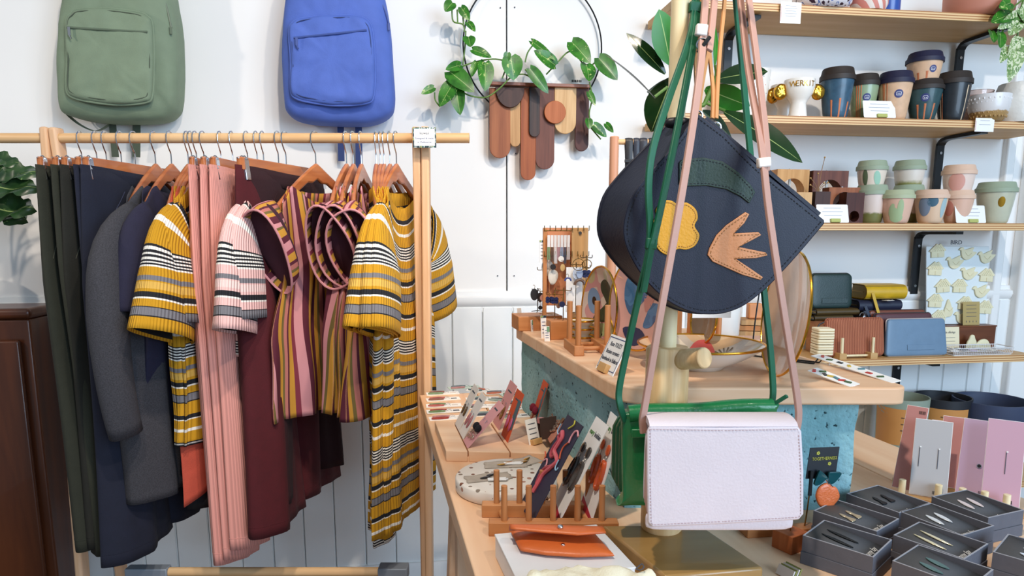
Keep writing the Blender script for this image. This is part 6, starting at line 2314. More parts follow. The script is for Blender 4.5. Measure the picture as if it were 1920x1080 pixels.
# a scrap of striped card at the front edge
p = tp_(1472, 1082)
o = thing('striped_scrap', 'folded striped paper piece at the bottom edge below the pin block', 'paper', (p.x, p.y, ZT), YAW + .5)
for k in range(4):
    G().box((.004 * k, 0, .006), (.0022, .022, .012), m=Matrix.Rotation(.5, 3, 'Y')).obj('fold', M('olive_paper', '8a8a4a', .6) if k % 2 else MATS['pale_beige'], o)

# --- grey earring boxes
m_gbox = M('charcoal_board', '5e5e66', .75, var=.05, vs=60, bump=.1, bs=300)
m_gin = M('charcoal_card', '5a5c60', .85, bump=.15, bs=500)
m_gedge = M('worn_edge', 'a0a0a6', .7)
m_script = M('white_script', 'e8e6e2', .6)
c10 = lambda x, y: (1500 + x / 4.571, 880 + y / 4.571)
BH = .036
m_blk3 = M('black_metal_leaf', '1e2226', .35, .6)
m_tealg = M('grey_teal_metal', '5f7c78', .4, .4)
m_pearl = M('pearl', 'd8ccc6', .2, coat=.6)
kinds = dict(fan=[(0, -.5), (.28, -.2), (.22, .1), (.45, .6), (-.45, .6), (-.22, .1), (-.28, -.2)], leaf=[(0, -1), (.22, -.4), (.24, .2), (.12, .8), (0, 1), (-.12, .8), (-.24, .2), (-.22, -.4)], oval=[(0, -.7), (.32, -.3), (.34, .25), (0, .7), (-.34, .25), (-.32, -.3)])
boxes = [((430, 225), (665, 135), (1120, 290), 'fan', m_blk3, 'charcoal box with black fan earrings, back left of the box group', -.0), ((1240, 275), (1425, 175), (1920, 350), 'oval', m_pearl, 'charcoal box with pearl pebble earrings, back right of the box group', 0),
         ((965, 405), (1120, 290), (1665, 485), 'oval', M('silver_disc', 'e4e2e0', .2, .5), 'charcoal box with silver pebble earrings, middle of the box group', 0), ((190, 380), (315, 260), (850, 425), 'fan', M('champagne', 'e2cfae', .25, .7), 'charcoal box with champagne fan earrings beside the orange brooch', 0),
         ((905, 600), (1020, 450), (1615, 640), 'leaf', M('bright_gold_leaf', 'f0deb4', .18, .8), 'charcoal box with long gold leaf earrings', 0), ((130, 600), (205, 435), (790, 605), 'leaf', m_blk3, 'charcoal box with black leaf earrings at the front left', 0),
         ((1620, 705), (1780, 555), (2290, 690), 'fan', M('white_silver', 'f0f0f4', .15, .6), 'charcoal box with bright silver earrings at the right edge', 0), ((945, 840), (1010, 645), (1660, 860), 'oval', m_tealg, 'charcoal box with grey teal oval earrings at the bottom edge', 0)]
for k, (l, b, r_, kd, em, lb, _) in enumerate(boxes):
    Lp, Bp, Rp = [tp_(*c10(*p), BH) for p in (l, b, r_)]
    ex = (Rp - Bp)
    W = .100
    Dp = .058
    exn = Vector((ex.x, ex.y, 0)).normalized()
    eyn = Vector((-exn.y, exn.x, 0))
    if (Bp - Lp).dot(eyn) < 0:
        eyn = -eyn
    W = clamp((Rp - Bp).length, .074, .086)
    Dp = clamp((Bp - Lp).dot(eyn), .056, .070)
    o = thing('earring_box', lb, 'box', (Bp.x - eyn.x * Dp, Bp.y - eyn.y * Dp, ZT), math.atan2(exn.y, exn.x), 'charcoal earring boxes')
    tk = .0016
    # lower lid it stands in, a little larger
    G().box((W / 2, Dp / 2, .008), (W + .002, Dp + .002, .016)).obj('lower_tray', m_gbox, o, bev=.0006)
    g = G()
    for (cx_, cy_, sx_, sy_) in ((W / 2, tk / 2, W, tk), (W / 2, Dp - tk / 2, W, tk), (tk / 2, Dp / 2, tk, Dp - 2 * tk), (W - tk / 2, Dp / 2, tk, Dp - 2 * tk)):
        g.box((cx_, cy_, .0165 + (BH - .0165) / 2), (sx_, sy_, BH - .0165))
    g.obj('box_wall', m_gbox, o)
    g = G()
    for (cx_, cy_, sx_, sy_) in ((W / 2, tk / 2, W, tk), (W / 2, Dp - tk / 2, W, tk), (tk / 2, Dp / 2, tk, Dp - 2 * tk), (W - tk / 2, Dp / 2, tk, Dp - 2 * tk)):
        g.box((cx_, cy_, BH + .0002), (sx_, sy_, .0005))
    g.obj('rim', m_gedge, o)
    # sloping card: high at the left, low at the right
    za, zb_ = BH - .0006, BH - .012
    ca = math.atan2(za - zb_, W)
    ins = G().add([(tk, tk, za), (W - tk, tk, zb_), (W - tk, Dp - tk, zb_), (tk, Dp - tk, za)], [(0, 1, 2, 3)]).obj('sloping_card', m_gin, o, solid=.0006)
    zat = lambda x: lerp(za, zb_, (x - tk) / (W - 2 * tk)) + .0013
    Rm = Matrix.Rotation(ca, 3, 'Y')
    for yy in (.36, .62):
        x0 = W * .40
        L_ = .019 if kd == 'leaf' else .018
        out = [(v * L_ + x0, u * L_ * (.55 if kd == 'leaf' else .6) + yy * Dp) for u, v in kinds[kd]]
        out = smooth2(out, 3)
        g = G().add([(a, b_, zat(a)) for a, b_ in out] + [(a, b_, zat(a) + .0011) for a, b_ in out], [tuple(range(len(out))), tuple(range(2 * len(out) - 1, len(out) - 1, -1))] + [(i, (i + 1) % len(out), len(out) + (i + 1) % len(out), len(out) + i) for i in range(len(out))])
        g.obj('earring', em, o, bev=.0003)
    text('lettering', 'emmy lay', .0105, m_script, o, (W * .84, Dp * .46, zat(W * .84) + .0002), tuple((Rm @ Matrix.Rotation(math.pi / 2, 3, 'Z')).to_euler()), shear=.45, sx=.85)

# --- rack of greeting cards turned away from us
GP = 'greeting cards in the peg rack'
m_gc = M('grey_back', 'b9b6b6', .6)
m_pc = M('pink_back', 'cfa3b4', .6)
m_lc = M('lilac_back', 'c9aac4', .6)
m_oc = M('salmon_back', 'c98a84', .6)
cards = [((1672, 912), (1712, 922), (1676, 762), m_oc, 'salmon card with a barcode strip, farthest left in the rack'), ((1704, 925), (1775, 937), (1704, 788), m_gc, 'grey card with slits standing in the rack'), ((1742, 908), (1812, 917), (1740, 790), m_pc, 'pink card with an eyelet behind the grey one'),
         ((1755, 910), (1824, 922), (1755, 783), m_oc, 'reddish lilac card in the middle of the rack'), ((1790, 924), (1861, 938), (1785, 788), m_lc, 'lilac card with an eyelet and rounded corner'), ((1838, 942), (1911, 955), (1834, 788), m_pc, 'pink card at the right end of the rack')]
for k, (b0, b1, tm, mt, lb) in enumerate(cards):
    o, w, h, s = qcard2('greeting_card', lb, 'card', b0, b1, tm[1], .008, m_white, .30, GP)
    # coloured face, slightly inset so that the white cut edge shows
    G().box((0, s * .0006, h / 2), (w - .0012, .0006, h - .0012)).obj('printed_face', mt, o)
    if k in (1, 5):
        for fx in ((-.32, .18) if k == 1 else (.05,)):
            G().box((fx * w, s * .0011, h * .5), (.0010, .0005, h * .26)).obj('slit', m_ink, o)
            G().box((fx * w + .001, s * .0013, h * .63), (.0022, .0006, .002)).obj('slit_end', m_white, o)
    if k in (2, 4):
        G().tube([(.05 * w, s * .0008, h * .40), (.05 * w, s * .0022, h * .40)], .0028, 12).obj('eyelet', m_dark, o)
        G().tube([(.05 * w + .0028 * math.cos(a * .5236), s * .0022, h * .40 + .0028 * math.sin(a * .5236)) for a in range(12)], .0006, 6, closed=True).obj('eyelet_ring', m_steel, o)
    bz_ = h * .93 if k == 0 else h * .06
    for j in range(6):
        G().box((w * .12 + j * .0016, s * .0011, bz_), (.0008, .0004, .005)).obj('barcode_bar', m_dark, o)
p0_, p1_ = tp_(1688, 925), tp_(1905, 958)
rz_ = math.atan2((p1_ - p0_).y, (p1_ - p0_).x)
o = thing('peg_rack', 'pale peg rack holding the greeting cards', 'rack', (p0_.x, p0_.y, ZT), rz_, 'wooden peg racks')
LL = (p1_ - p0_).length
for yy in (-.022, .05):
    G().box((LL / 2, yy, .003), (LL + .02, .014, .006)).obj('bar', m_ply, o, bev=.001)
for px in (1689, 1756, 1800, 1841, 1882):
    q = tp_(px, 930 + (px - 1689) * .15)
    x = (q - p0_).dot((p1_ - p0_).normalized())
    G().cyl((x, -.022, .005), (x, -.022, .030), .0048, n=14).obj('peg', m_paleZ, o, bev=.0006)
    G().cyl((x, .05, .005), (x, .05, .030), .0048, n=14).obj('peg', m_paleZ, o, bev=.0006)
# ================================================================== things on the wall shelves
def shx(px, i, Y):
    """x of a pixel column on shelf i at distance Y, and metres per pixel there"""
    z = SHZ[i][0]
    lo = PY(px, 300, Y)
    # column in the image leans a little: walk to the shelf height
    y = 300.0
    for _ in range(6):
        p = PY(px, y, Y)
        y += (p.z - z) / ((PY(px, y, Y).z - PY(px, y + 1, Y).z) or 1)
    p = PY(px, y, Y)
    k = (PY(px + 10, y, Y) - p).length / 10
    return p.x, k, z


m_lidblk = M('silicone_brown', '2e2622', .6)
m_lidnv = M('silicone_navy', '1c1c3a', .6)
m_lidsg = M('silicone_sage', '9aa890', .6)
m_lidsg2 = M('silicone_pale_sage', 'b4bc9a', .6)
m_lidpch = M('silicone_peach', 'e2bfa6', .6)


def zramp(name, stops, rough=.35, zmax=.1, var=True):
    """glaze bands by height on the cup"""
    t = NT(name)
    mp = t.coords()
    sp = t.n('ShaderNodeSeparateXYZ')
    t.l(mp, 0, sp, 0)
    nz = t.n('ShaderNodeTexNoise', Scale=70.0, Detail=3.0)
    t.l(mp, 0, nz, 'Vector')
    ad = t.n('ShaderNodeMath', operation='MULTIPLY_ADD')
    ad.inputs[1].default_value = .012
    t.l(nz, 'Fac', ad, 0)
    t.l(sp, 'Z', ad, 2)
    dv = t.n('ShaderNodeMath', operation='DIVIDE')
    dv.inputs[1].default_value = zmax
    t.l(ad, 0, dv, 0)
    r = t.ramp(stops)
    t.l(dv, 0, r, 'Fac')
    t.l(r, 'Color', t.b, 'Base Color')
    t.b.inputs['Roughness'].default_value = rough
    t.b.inputs['Coat Weight'].default_value = .25
    return t.m


def wrap_patch(par, name, rf, out, mat, th0, off=.0006):
    """painted patch that follows the wall of a cup; out is (angle, height), rf radius at height"""
    cx = sum(p[0] for p in out) / len(out)
    cz = sum(p[1] for p in out) / len(out)
    vs, fs, n = [], [], len(out)
    for k in range(1, 6):
        for (a, z) in out:
            aa, zz = cx + (a - cx) * k / 5, cz + (z - cz) * k / 5
            R = rf(zz) + off
            vs.append((R * math.sin(aa + th0), -R * math.cos(aa + th0), zz))
    R = rf(cz) + off
    vs.append((R * math.sin(cx + th0), -R * math.cos(cx + th0), cz))
    for k in range(4):
        fs += [(k * n + i, k * n + (i + 1) % n, (k + 1) * n + (i + 1) % n, (k + 1) * n + i) for i in range(n)]
    fs += [(i, (i + 1) % n, len(vs) - 1) for i in range(n)]
    G().add(vs, fs).obj(name, mat, par, ang=80)


def cup(label, x0, x1, yt, yb, i, Y, mat, lid, group, z0=None, deco=(), taper=.62, lidh=.22):
    px = (x0 + x1) / 2
    X, k, z = shx(px, i, Y)
    if z0 is not None:
        z = z0
    R = (x1 - x0) / 2 * k
    H = (yb - yt) * k
    o = thing('lidded_cup', label, 'cup', (X, Y, z), YAW, group)
    hb = H * (1 - lidh)
    Rb, Rt = R * taper, R * .93

    def rf(zz):
        t = clamp(zz / hb)
        return lerp(Rb, Rt, t ** .72)
    prof = [(0, 0), (Rb * .92, 0)] + [(rf(hb * q / 12), max(.0015, hb * q / 12)) for q in range(13)] + [(Rt - .002, hb), (0, hb)]
    G().lathe(prof, 36).obj('body', mat, o, ang=60)
    hl = H - hb
    G().lathe([(0, hb - .004), (R, hb - .004), (R * 1.0, hb + hl * .30), (R * .93, hb + hl * .42), (R * .86, hb + hl * .92), (R * .82, hb + hl), (R * .74, hb + hl), (R * .72, hb + hl * .8), (0, hb + hl * .8)], 36).obj('lid', lid, o, ang=40)
    av = math.atan2(X, Y) + YAW   # where the viewer stands, seen from the cup
    th0 = -av
    for d in deco:
        kd = d[0]
        if kd == 'stripe':       # narrow upright clay stripe
            _, fx, f0, f1, wd_2, mt = d
            wrap_patch(o, 'clay_stripe', rf, [(fx - wd_2, hb * f0), (fx + wd_2, hb * f0), (fx + wd_2, hb * f1), (fx - wd_2, hb * f1)], mt, th0)
        elif kd == 'badge':
            _, fx, fz, r, mt = d
            wrap_patch(o, 'round_badge', rf, [(fx + r / rf(hb * fz) * math.cos(q * .314), hb * fz + r * math.sin(q * .314)) for q in range(20)], mt, th0)
            rr = r * .58
            wrap_patch(o, 'badge_frame', rf, [(fx + a / rf(hb * fz), hb * fz + b) for a, b in rrect(rr * 2, rr * 1.5, rr * .4, 3)], M('badge_white', 'e6e6ea', .5), th0, .0009)
            wrap_patch(o, 'badge_field', rf, [(fx + a / rf(hb * fz), hb * fz + b) for a, b in rrect(rr * 1.7, rr * 1.2, rr * .35, 3)], mt, th0, .0012)
            for q in (-.32, .32):
                wrap_patch(o, 'badge_mark', rf, [(fx + (q * rr - rr * .22) / rf(hb * fz), hb * fz - rr * .35), (fx + (q * rr + rr * .22) / rf(hb * fz), hb * fz - rr * .35), (fx + q * rr / rf(hb * fz), hb * fz + rr * .2)], MATS['badge_white'], th0, .0015)
        elif kd == 'blob':
            _, fx, fz, ra, rz_2, mt, rot = d
            out = []
            for q in range(20):
                a, b = ra * math.cos(q * .314), rz_2 * hb * math.sin(q * .314) / 1.0
                out.append((fx + a * math.cos(rot) - b / Rt * math.sin(rot), clamp(hb * fz + a * Rt * math.sin(rot) + b * math.cos(rot), .001, hb)))
            wrap_patch(o, 'painted_shape', rf, out, mt, th0)
    return z + H


m_bluec = M('denim_glaze', '33566e', .4, var=.25, vs=40, coat=.2)
m_tealc = M('deep_teal_glaze', '2f4f54', .4, var=.2, vs=40, coat=.2)
m_darkc = M('black_glaze', '20262c', .4, var=.3, vs=40, coat=.2)
m_greenc = zramp('green_glaze', [(0, '6a6a3a'), (.3, '8a9a68'), (1, '93a888')], zmax=.1)
m_beigec = M('raw_clay', 'dcb491', .55, var=.08, vs=50)
m_clay = M('orange_clay', 'c9754a', .55)
m_pale = M('pale_clay', 'd8c0a0', .5)
m_bdg = M('badge_indigo', '343a72', .5)
GT = 'dark lidded travel cups'
Y2 = SHF + .055
st_ = lambda x, a, b: ('stripe', x, a, b, .07, m_clay)
cup('blue glazed travel cup with dark lid beside the white trophy cup', 1536, 1594, 133, 216, 1, Y2, m_bluec, m_lidblk, GT, deco=(st_(-.32, .0, .45), st_(.28, 0, .48), st_(.95, 0, .4)))
cup('green glazed travel cup with a round indigo badge', 1591, 1640, 141, 217, 1, Y2 + .03, m_greenc, m_lidblk, GT, deco=(('stripe', -.55, 0, 1, .05, m_clay), ('stripe', -.38, 0, 1, .05, m_clay), ('stripe', -.2, 0, 1, .04, m_clay), ('badge', .25, .62, .012, m_bdg)))
cup('dark travel cup half hidden behind the beige cup', 1628, 1672, 158, 217, 1, Y2 + .09, m_darkc, m_lidblk, GT)
cup('raw clay travel cup with navy lid behind the white card', 1645, 1702, 142, 220, 1, Y2, m_beigec, m_lidnv, GT, deco=(('stripe', -.75, .0, 1, .10, m_clay), ('stripe', -.5, 0, 1, .04, m_clay), ('badge', .25, .66, .013, m_bdg)))
zt_ = cup('short teal travel cup under the stacked clay cup', 1699, 1758, 155, 221, 1, Y2, m_tealc, m_lidblk, GT, taper=.55, deco=(st_(-.38, 0, .48), st_(.12, 0, .5), st_(.75, 0, .5), ('badge', .08, .68, .0125, m_bdg)))
cup('small clay cup with navy lid stacked on the teal cup', 1695, 1753, 108, 156, 1, Y2, m_beigec, m_lidnv, GT, z0=zt_ - .008, taper=.7, lidh=.3, deco=(st_(-.35, 0, .4), st_(.2, 0, .45), ('badge', .55, .55, .011, m_bdg)))
cup('tall black glazed travel cup at the right of the cup row', 1754, 1810, 144, 222, 1, Y2 - .01, m_darkc, m_lidblk, GT, deco=(('stripe', -.85, 0, 1, .05, m_pale), ('stripe', -.7, 0, .95, .04, m_clay), ('stripe', .95, 0, .9, .05, m_pale)))

# --- white trophy cups with gold ears
def trophy(label, px, i, Y, sc, word=None, yaw=0.0):
    X, k, z = shx(px, i, Y)
    o = thing('trophy_cup', label, 'cup', (X, Y, z), YAW + yaw, 'white trophy cups')
    s = k * sc
    G().lathe([(0, 0), (16 * s, 0), (15.5 * s, 2 * s), (12.5 * s, 24 * s), (16 * s, 30 * s), (23 * s, 40 * s), (26 * s, 52 * s), (25.5 * s, 63 * s), (24.5 * s, 63 * s), (24 * s, 52 * s), (15 * s, 36 * s), (0, 32 * s)], 40).obj('body', m_wcer, o, ang=60)
    for sg_ in (-1, 1):
        puff(smooth2([(sg_ * 24 * s, 34 * s), (sg_ * 34 * s, 30 * s), (sg_ * 43 * s, 36 * s), (sg_ * 44 * s, 48 * s), (sg_ * 36 * s, 56 * s), (sg_ * 26 * s, 56 * s), (sg_ * 22 * s, 46 * s)], 4), 6 * s, 6 * s, 2.6, 6, lambda p: p + Vector((0, 1.6 * s * noise.noise(p * 90), 0))).obj('gold_ear', m_gold, o, ang=70)
    if word:
        for n_, ch in enumerate(word):
            a = (n_ - (len(word) - 1) / 2) * .27 - .1
            text('gold_letter', ch, 13 * s, m_gold, o, (26.0 * s * math.sin(a), -26.0 * s * math.cos(a), 53 * s), (math.pi / 2, 0, a), ext=.0006)


trophy('white egg-shaped trophy cup with gold ears and gold lettering', 1495, 1, SHF + .05, 1.0, 'WERKIT')
trophy('second white trophy cup half hidden behind the lettered one', 1470, 1, SHF + .155, 1.0, None, .5)
# white planter behind the straps
X, k, z = shx(1398, 1, SHF + .10)
o = thing('white_planter', 'white speckled tapered planter behind the bag straps', 'planter', (X, SHF + .10, z), 0)
G().lathe([(0, 0), (30 * k, 0), (38 * k, 76 * k), (38 * k, 80 * k), (35 * k, 80 * k), (32 * k, 70 * k), (0, 68 * k)], 36).obj('body', m_wcer, o, ang=60)
G().lathe([(0, 66 * k), (33 * k, 69 * k), (0, 71 * k)], 24).obj('soil', M('soil', '3a2c22', .95), o)
for a in range(14):
    an, zz = -1.2 + a * .19, (20 + (a * 37) % 50) * k
    R = lerp(30, 38, zz / (76 * k)) * k
    G().pillow((.003, .0015, .003), 2.2, 1, None, (R * math.sin(an), -R * math.cos(an), zz)).obj('speckle', m_ink if a % 3 else M('rose_speck', 'd08a86', .6), o)
# --- pinkish glasses, textured bowl and white pots
m_glass = M('rose_glass', 'e8cfc6', .08, trans=.85)
for j, (px, zz, lb) in enumerate(((1826, 0, 'rose tinted glass tumbler, lower of the stacked pair'), (1826, 1, 'rose tinted glass tumbler, upper of the stacked pair'))):
    X, k, z = shx(px, 1, SHF + .13)
    o = thing('glass_tumbler', lb, 'glass', (X, SHF + .13, z + zz * .058), 0, 'stacked tumblers')
    G().lathe([(0, 0), (21 * k, 0), (24 * k, .056), (22.5 * k, .056), (20 * k, .005), (0, .005)], 32).obj('tumbler', m_glass, o, ang=50)
    G().tube([(24 * k * math.cos(q * .1963), 24 * k * math.sin(q * .1963), .056) for q in range(32)], .0009, 6, closed=True).obj('rim', m_glass, o)
X, k, z = shx(1851, 1, SHF + .035)
o = thing('scaled_bowl', 'small bowl with a scaled surface, white above tan', 'bowl', (X, SHF + .035, z), 0)
prof = [(0, 0), (20 * k, 0), (26 * k, 8 * k), (30 * k, 22 * k), (31 * k, 42 * k), (29.5 * k, 42 * k), (28 * k, 22 * k), (0, 6 * k)]
G().lathe(prof, 36).obj('body', zramp('scale_glaze', [(0, 'a8824a'), (.40, 'b08c58'), (.44, 'dcd8d6'), (1, 'e6e4e4')], zmax=42 * k), o, ang=60)
g = G()
for rr in range(6):
    for q in range(26):
        an = (q + .5 * (rr % 2)) * 2 * math.pi / 26
        zz = (7 + rr * 5.6) * k
        R = lerp(26, 31, clamp((zz / k - 8) / 30)) * k
        g.pillow((.0058, .0030, .0075), 2.2, 1, None, (R * math.cos(an), R * math.sin(an), zz))
sc_ = g.obj('scale_relief', MATS['scale_glaze'], o)
sc_['kind'] = 'stuff'
for (px, w, h, Yo, lb) in ((1902, 31, 62, .05, 'white hammered ceramic pot at the right edge of the cup shelf'), (1885, 22, 50, .14, 'smaller white ceramic pot behind the hammered one')):
    X, k, z = shx(px, 1, SHF + Yo)
    o = thing('ceramic_pot', lb, 'pot', (X, SHF + Yo, z), 0, 'white pots on the cup shelf')
    G().lathe([(0, 0), (w * .9 * k, 0), (w * k, 8 * k), (w * 1.02 * k, h * .8 * k), (w * .9 * k, h * k), (w * .82 * k, h * k), (w * .85 * k, h * .5 * k), (0, h * .4 * k)], 36).obj('body', M('hammered_white', 'dedad2', .35, bump=.5, bs=90), o, ang=60)
    G().tube([(w * .86 * k * math.cos(q * .1963), w * .86 * k * math.sin(q * .1963), h * k) for q in range(32)], .0018, 6, closed=True).obj('rim', MATS['hammered_white'], o)

# --- pastel cups on the third shelf
GP3 = 'pastel lidded cups'
m_cr = M('cream_clay', 'e8d8c6', .4, coat=.2)
m_band = zramp('olive_band', [(0, '6f7048'), (.42, '7a7a44'), (.50, 'e2cfc2'), (1, 'e6d4ca')], zmax=.085)
m_band2 = zramp('olive_dip', [(0, '7a8468'), (.3, '8a8a4c'), (.55, 'ded4c6'), (1, 'e2d8cc')], zmax=.05)
m_peach = M('peach_clay', 'e2b8a0', .45, coat=.2)
m_lf1, m_lf2 = M('leaf_moss', '5a6a4c', .5), M('leaf_mint', '9cc8b0', .5)
zt_ = cup('cup with olive glazed base under the leaf cup', 1604, 1657, 351, 415, 2, Y2 + .03, m_band, m_lidsg, GP3)
cup('small cream cup with painted leaves stacked at the left', 1602, 1652, 311, 354, 2, Y2 + .03, m_cr, m_lidsg, GP3, z0=zt_ - .006, taper=.72, lidh=.32, deco=(('blob', -.45, .5, .2, .46, m_lf1, 0), ('blob', .45, .45, .26, .42, m_lf2, .25)))
zt_ = cup('cup with olive glazed base behind the cactus cup', 1673, 1724, 350, 414, 2, Y2 + .07, m_band, m_lidsg, GP3)
cup('small olive dipped cup stacked second from the left', 1671, 1722, 311, 354, 2, Y2 + .07, m_band2, m_lidsg, GP3, z0=zt_ - .006, taper=.72, lidh=.32)
m_cact = M('cactus_green', 'a9bd90', .5)
cup('pink cup with a painted cactus in front of the stacks', 1652, 1706, 361, 416, 2, Y2 - .02, m_peach, m_lidsg2, GP3, taper=.64, deco=(('blob', .25, .5, .22, .42, m_cact, 0), ('blob', -.35, .5, .18, .26, m_cact, -.3), ('blob', .0, .2, .5, .18, m_cact, 0), ('blob', -.05, .35, .22, .25, m_cact, .3)))
m_sl1, m_sl2 = M('slate_print', '7c8ca0', .5), M('petrol_print', '3f6478', .5)
cup('peach cup with overlapping blue painted circles', 1715, 1769, 362, 417, 2, Y2 - .02, M('sand_clay', 'e6c4a4', .45, coat=.2), m_lidpch, GP3, deco=(('blob', -.42, .62, .42, .36, m_sl1, 0), ('blob', .1, .82, .36, .20, m_sl2, 0), ('blob', .95, .6, .25, .4, M('mist_print', 'a8c0c4', .5), 0)))
m_rs = M('rose_print', 'cf8674', .5)
zt_ = cup('peach cup with a coral painted circle, under its twin', 1766, 1817, 364, 418, 2, Y2, m_peach, m_lidpch, GP3, deco=(('blob', -.62, .58, .40, .30, m_rs, 0),))
cup('small blush cup stacked on the coral circle cup', 1763, 1815, 323, 367, 2, Y2, M('blush_clay', 'ead2c4', .45, coat=.2), m_lidpch, GP3, z0=zt_ - .006, taper=.72, lidh=.3, deco=(('blob', -.1, .5, .55, .48, M('blush_print', 'dca090', .5), 0),))
cup('large sage lidded cup with a gold spot at the right', 1831, 1892, 351, 418, 2, Y2, M('celadon_glaze', 'c4c4ac', .3, coat=.4, var=.06, vs=30), m_lidsg, GP3, deco=(('blob', .35, .66, .20, .16, m_gold, 0),))


# --- timber bud vases with round windows
def budvase(label, x0, x1, yt, i, Y, d, mat, hole=None, tube_=True, group='timber bud vases'):
    px = (x0 + x1) / 2
    X, k, z = shx(px, i, Y)
    w, h = (x1 - x0) * k, (417 - yt) * k
    o = thing('bud_vase', label, 'vase', (X, Y, z), 0, group)
    cz = h * (hole[1] if hole else .25)
    r = w * (hole[0] if hole else .3)
    n = 32
    outer, inner = [], []
    for q in range(n):
        a = 2 * math.pi * q / n
        c_, s_ = math.cos(a), math.sin(a)
        tx_ = (w / 2) / abs(c_) if abs(c_) > 1e-6 else 1e9
        tz_ = ((h - cz) if s_ > 0 else cz) / abs(s_) if abs(s_) > 1e-6 else 1e9
        t = min(tx_, tz_)
        outer.append((c_ * t, cz + s_ * t))
        inner.append((c_ * r, cz + s_ * r))
    # pull the nearest samples onto the true corners
    for (xx, zz) in ((w / 2, h), (-w / 2, h), (-w / 2, 0), (w / 2, 0)):
        j = min(range(n), key=lambda q: (outer[q][0] - xx) ** 2 + (outer[q][1] - zz) ** 2)
        outer[j] = (xx, zz)
    vs = [(a, y, b) for y in (-d / 2, d / 2) for ring in (outer, inner) for a, b in ring]
    fs = []
    for q in range(n):
        p = (q + 1) % n
        fs += [(q, p, n + p, n + q), (2 * n + q, 2 * n + p, 3 * n + p, 3 * n + q), (q, p, 2 * n + p, 2 * n + q), (n + q, n + p, 3 * n + p, 3 * n + q)]
    G().add(vs, fs).obj('block', mat, o, ang=30)
    if tube_:
        G().cyl((0, 0, cz - r * .6), (0, 0, h + .004), .0042, n=12).obj('glass_tube', M('clear_tube', 'dfe8ec', .08, trans=.6), o)
    return o, h


vp = wd_('vase_pine', 'd2a268', 'bd8a50')
budvase('honey timber bud vase at the left, round window', 1446, 1505, 326, 2, SHF + .13, .045, vp, (.36, .60))
budvase('dark walnut bud vase at the back, round window', 1512, 1577, 329, 2, SHF + .12, .045, W_['walnut'], (.34, .58))
budvase('pale timber bud vase partly behind the navy bag', 1484, 1513, 365, 2, SHF + .06, .04, W_['maple'], (.26, .25), False)
budvase('narrow dark bud vase with dried twigs', 1519, 1547, 364, 2, SHF + .06, .04, W_['dark'], (.30, .22), False)
budvase('pinkish timber bud vase behind the white card', 1544, 1603, 357, 2, SHF + .10, .04, W_['cherry'], (.36, .52))
budvase('purple brown bud vase next to the pastel cups', 1577, 1610, 366, 2, SHF + .05, .04, W_['purple'], (.28, .22), False)
X, k, z = shx(1530, 2, SHF + .06)
o = thing('dried_twigs', 'dried branching twigs with tiny buds in a bud vase', 'twigs', (X, SHF + .06, z + 50 * k), 0)
m_tw = M('twig', '8a6a48', .8)
for a, L in ((-.1, 34), (-.85, 22), (.75, 26), (-.5, 30), (.45, 20), (.15, 62)):
    e = (math.sin(a) * L * k, .004 * math.sin(a * 9), math.cos(a) * L * k)
    G().tube(smoothpath([(0, 0, -.01), (e[0] * .3, 0, e[2] * .5), e], 4), .0011, 6).obj('twig', m_tw, o)
    G().pillow((.006, .006, .006), 2.1, 2, None, e).obj('bud', M('bud', 'b08a54', .7), o)

# --- small white cards and price tags
def shcard(label, x0, x1, yt, yb, i, Y, lines=3, clip=True, lean=-.25):
    px = (x0 + x1) / 2
    X, k, z = shx(px, i, Y)
    w, h = (x1 - x0) * k, (yb - yt) * k
    o = thing('shelf_card', label, 'card', (X, Y, z + .001), (lean, 0, 0), 'white shelf cards')
    G().prism(rrect(w, h, .004, 3, 0, h / 2), 0, .001).obj('card', m_white, o)
    for j in range(lines):
        G().box((0, -.0003, h * (.8 - .2 * j)), (w * (.55 + .1 * (j % 2)), .0004, .0016)).obj('writing', M('faint_ink', 'a9adb8', .8), o)
    if clip:
        G().box((w * .05, -.003, h * .10), (w * .3, .008, h * .2)).obj('clip', M('lime_clip', 'b4b868', .6), o, bev=.0006)


shcard('white shelf card leaning on the clay travel cup', 1620, 1680, 190, 220, 1, SHF + .012)
shcard('white shelf card in front of the timber bud vases', 1533, 1592, 384, 416, 2, SHF + .012)
shcard('white shelf card in front of the sage cup', 1793, 1849, 388, 418, 2, SHF + .012)
for (x0, x1, y0, y1, lb, nn) in ((1462, 1503, 5, 44, 'white price tag hanging from the top shelf edge', 5), (1827, 1865, 222, 247, 'white price tag on the edge of the cup shelf', 2)):
    fr = Fr(PY((x0 + x1) / 2, y1, SHF - .003), base=0.0)
    (a, _), (b, h) = fr.L(x0, y1), fr.L(x1, y0)
    o = thing('price_tag', lb, 'tag', fr.o, fr.e, 'price tags on shelf edges')
    G().box(((a + b) / 2, 0, h / 2), (b - a, .001, h)).obj('tag', m_white, o)
    for j in range(nn):
        G().box(((a + b) / 2, -.0007, h * (.82 - .6 * j / nn)), ((b - a) * (.5 + .1 * (j % 2)), .0004, .0013)).obj('writing', MATS['faint_ink'], o)
    G().box((a + .002, -.0007, h * .45), (.0016, .0004, h * .7)).obj('pink_margin', m_pinkc, o)

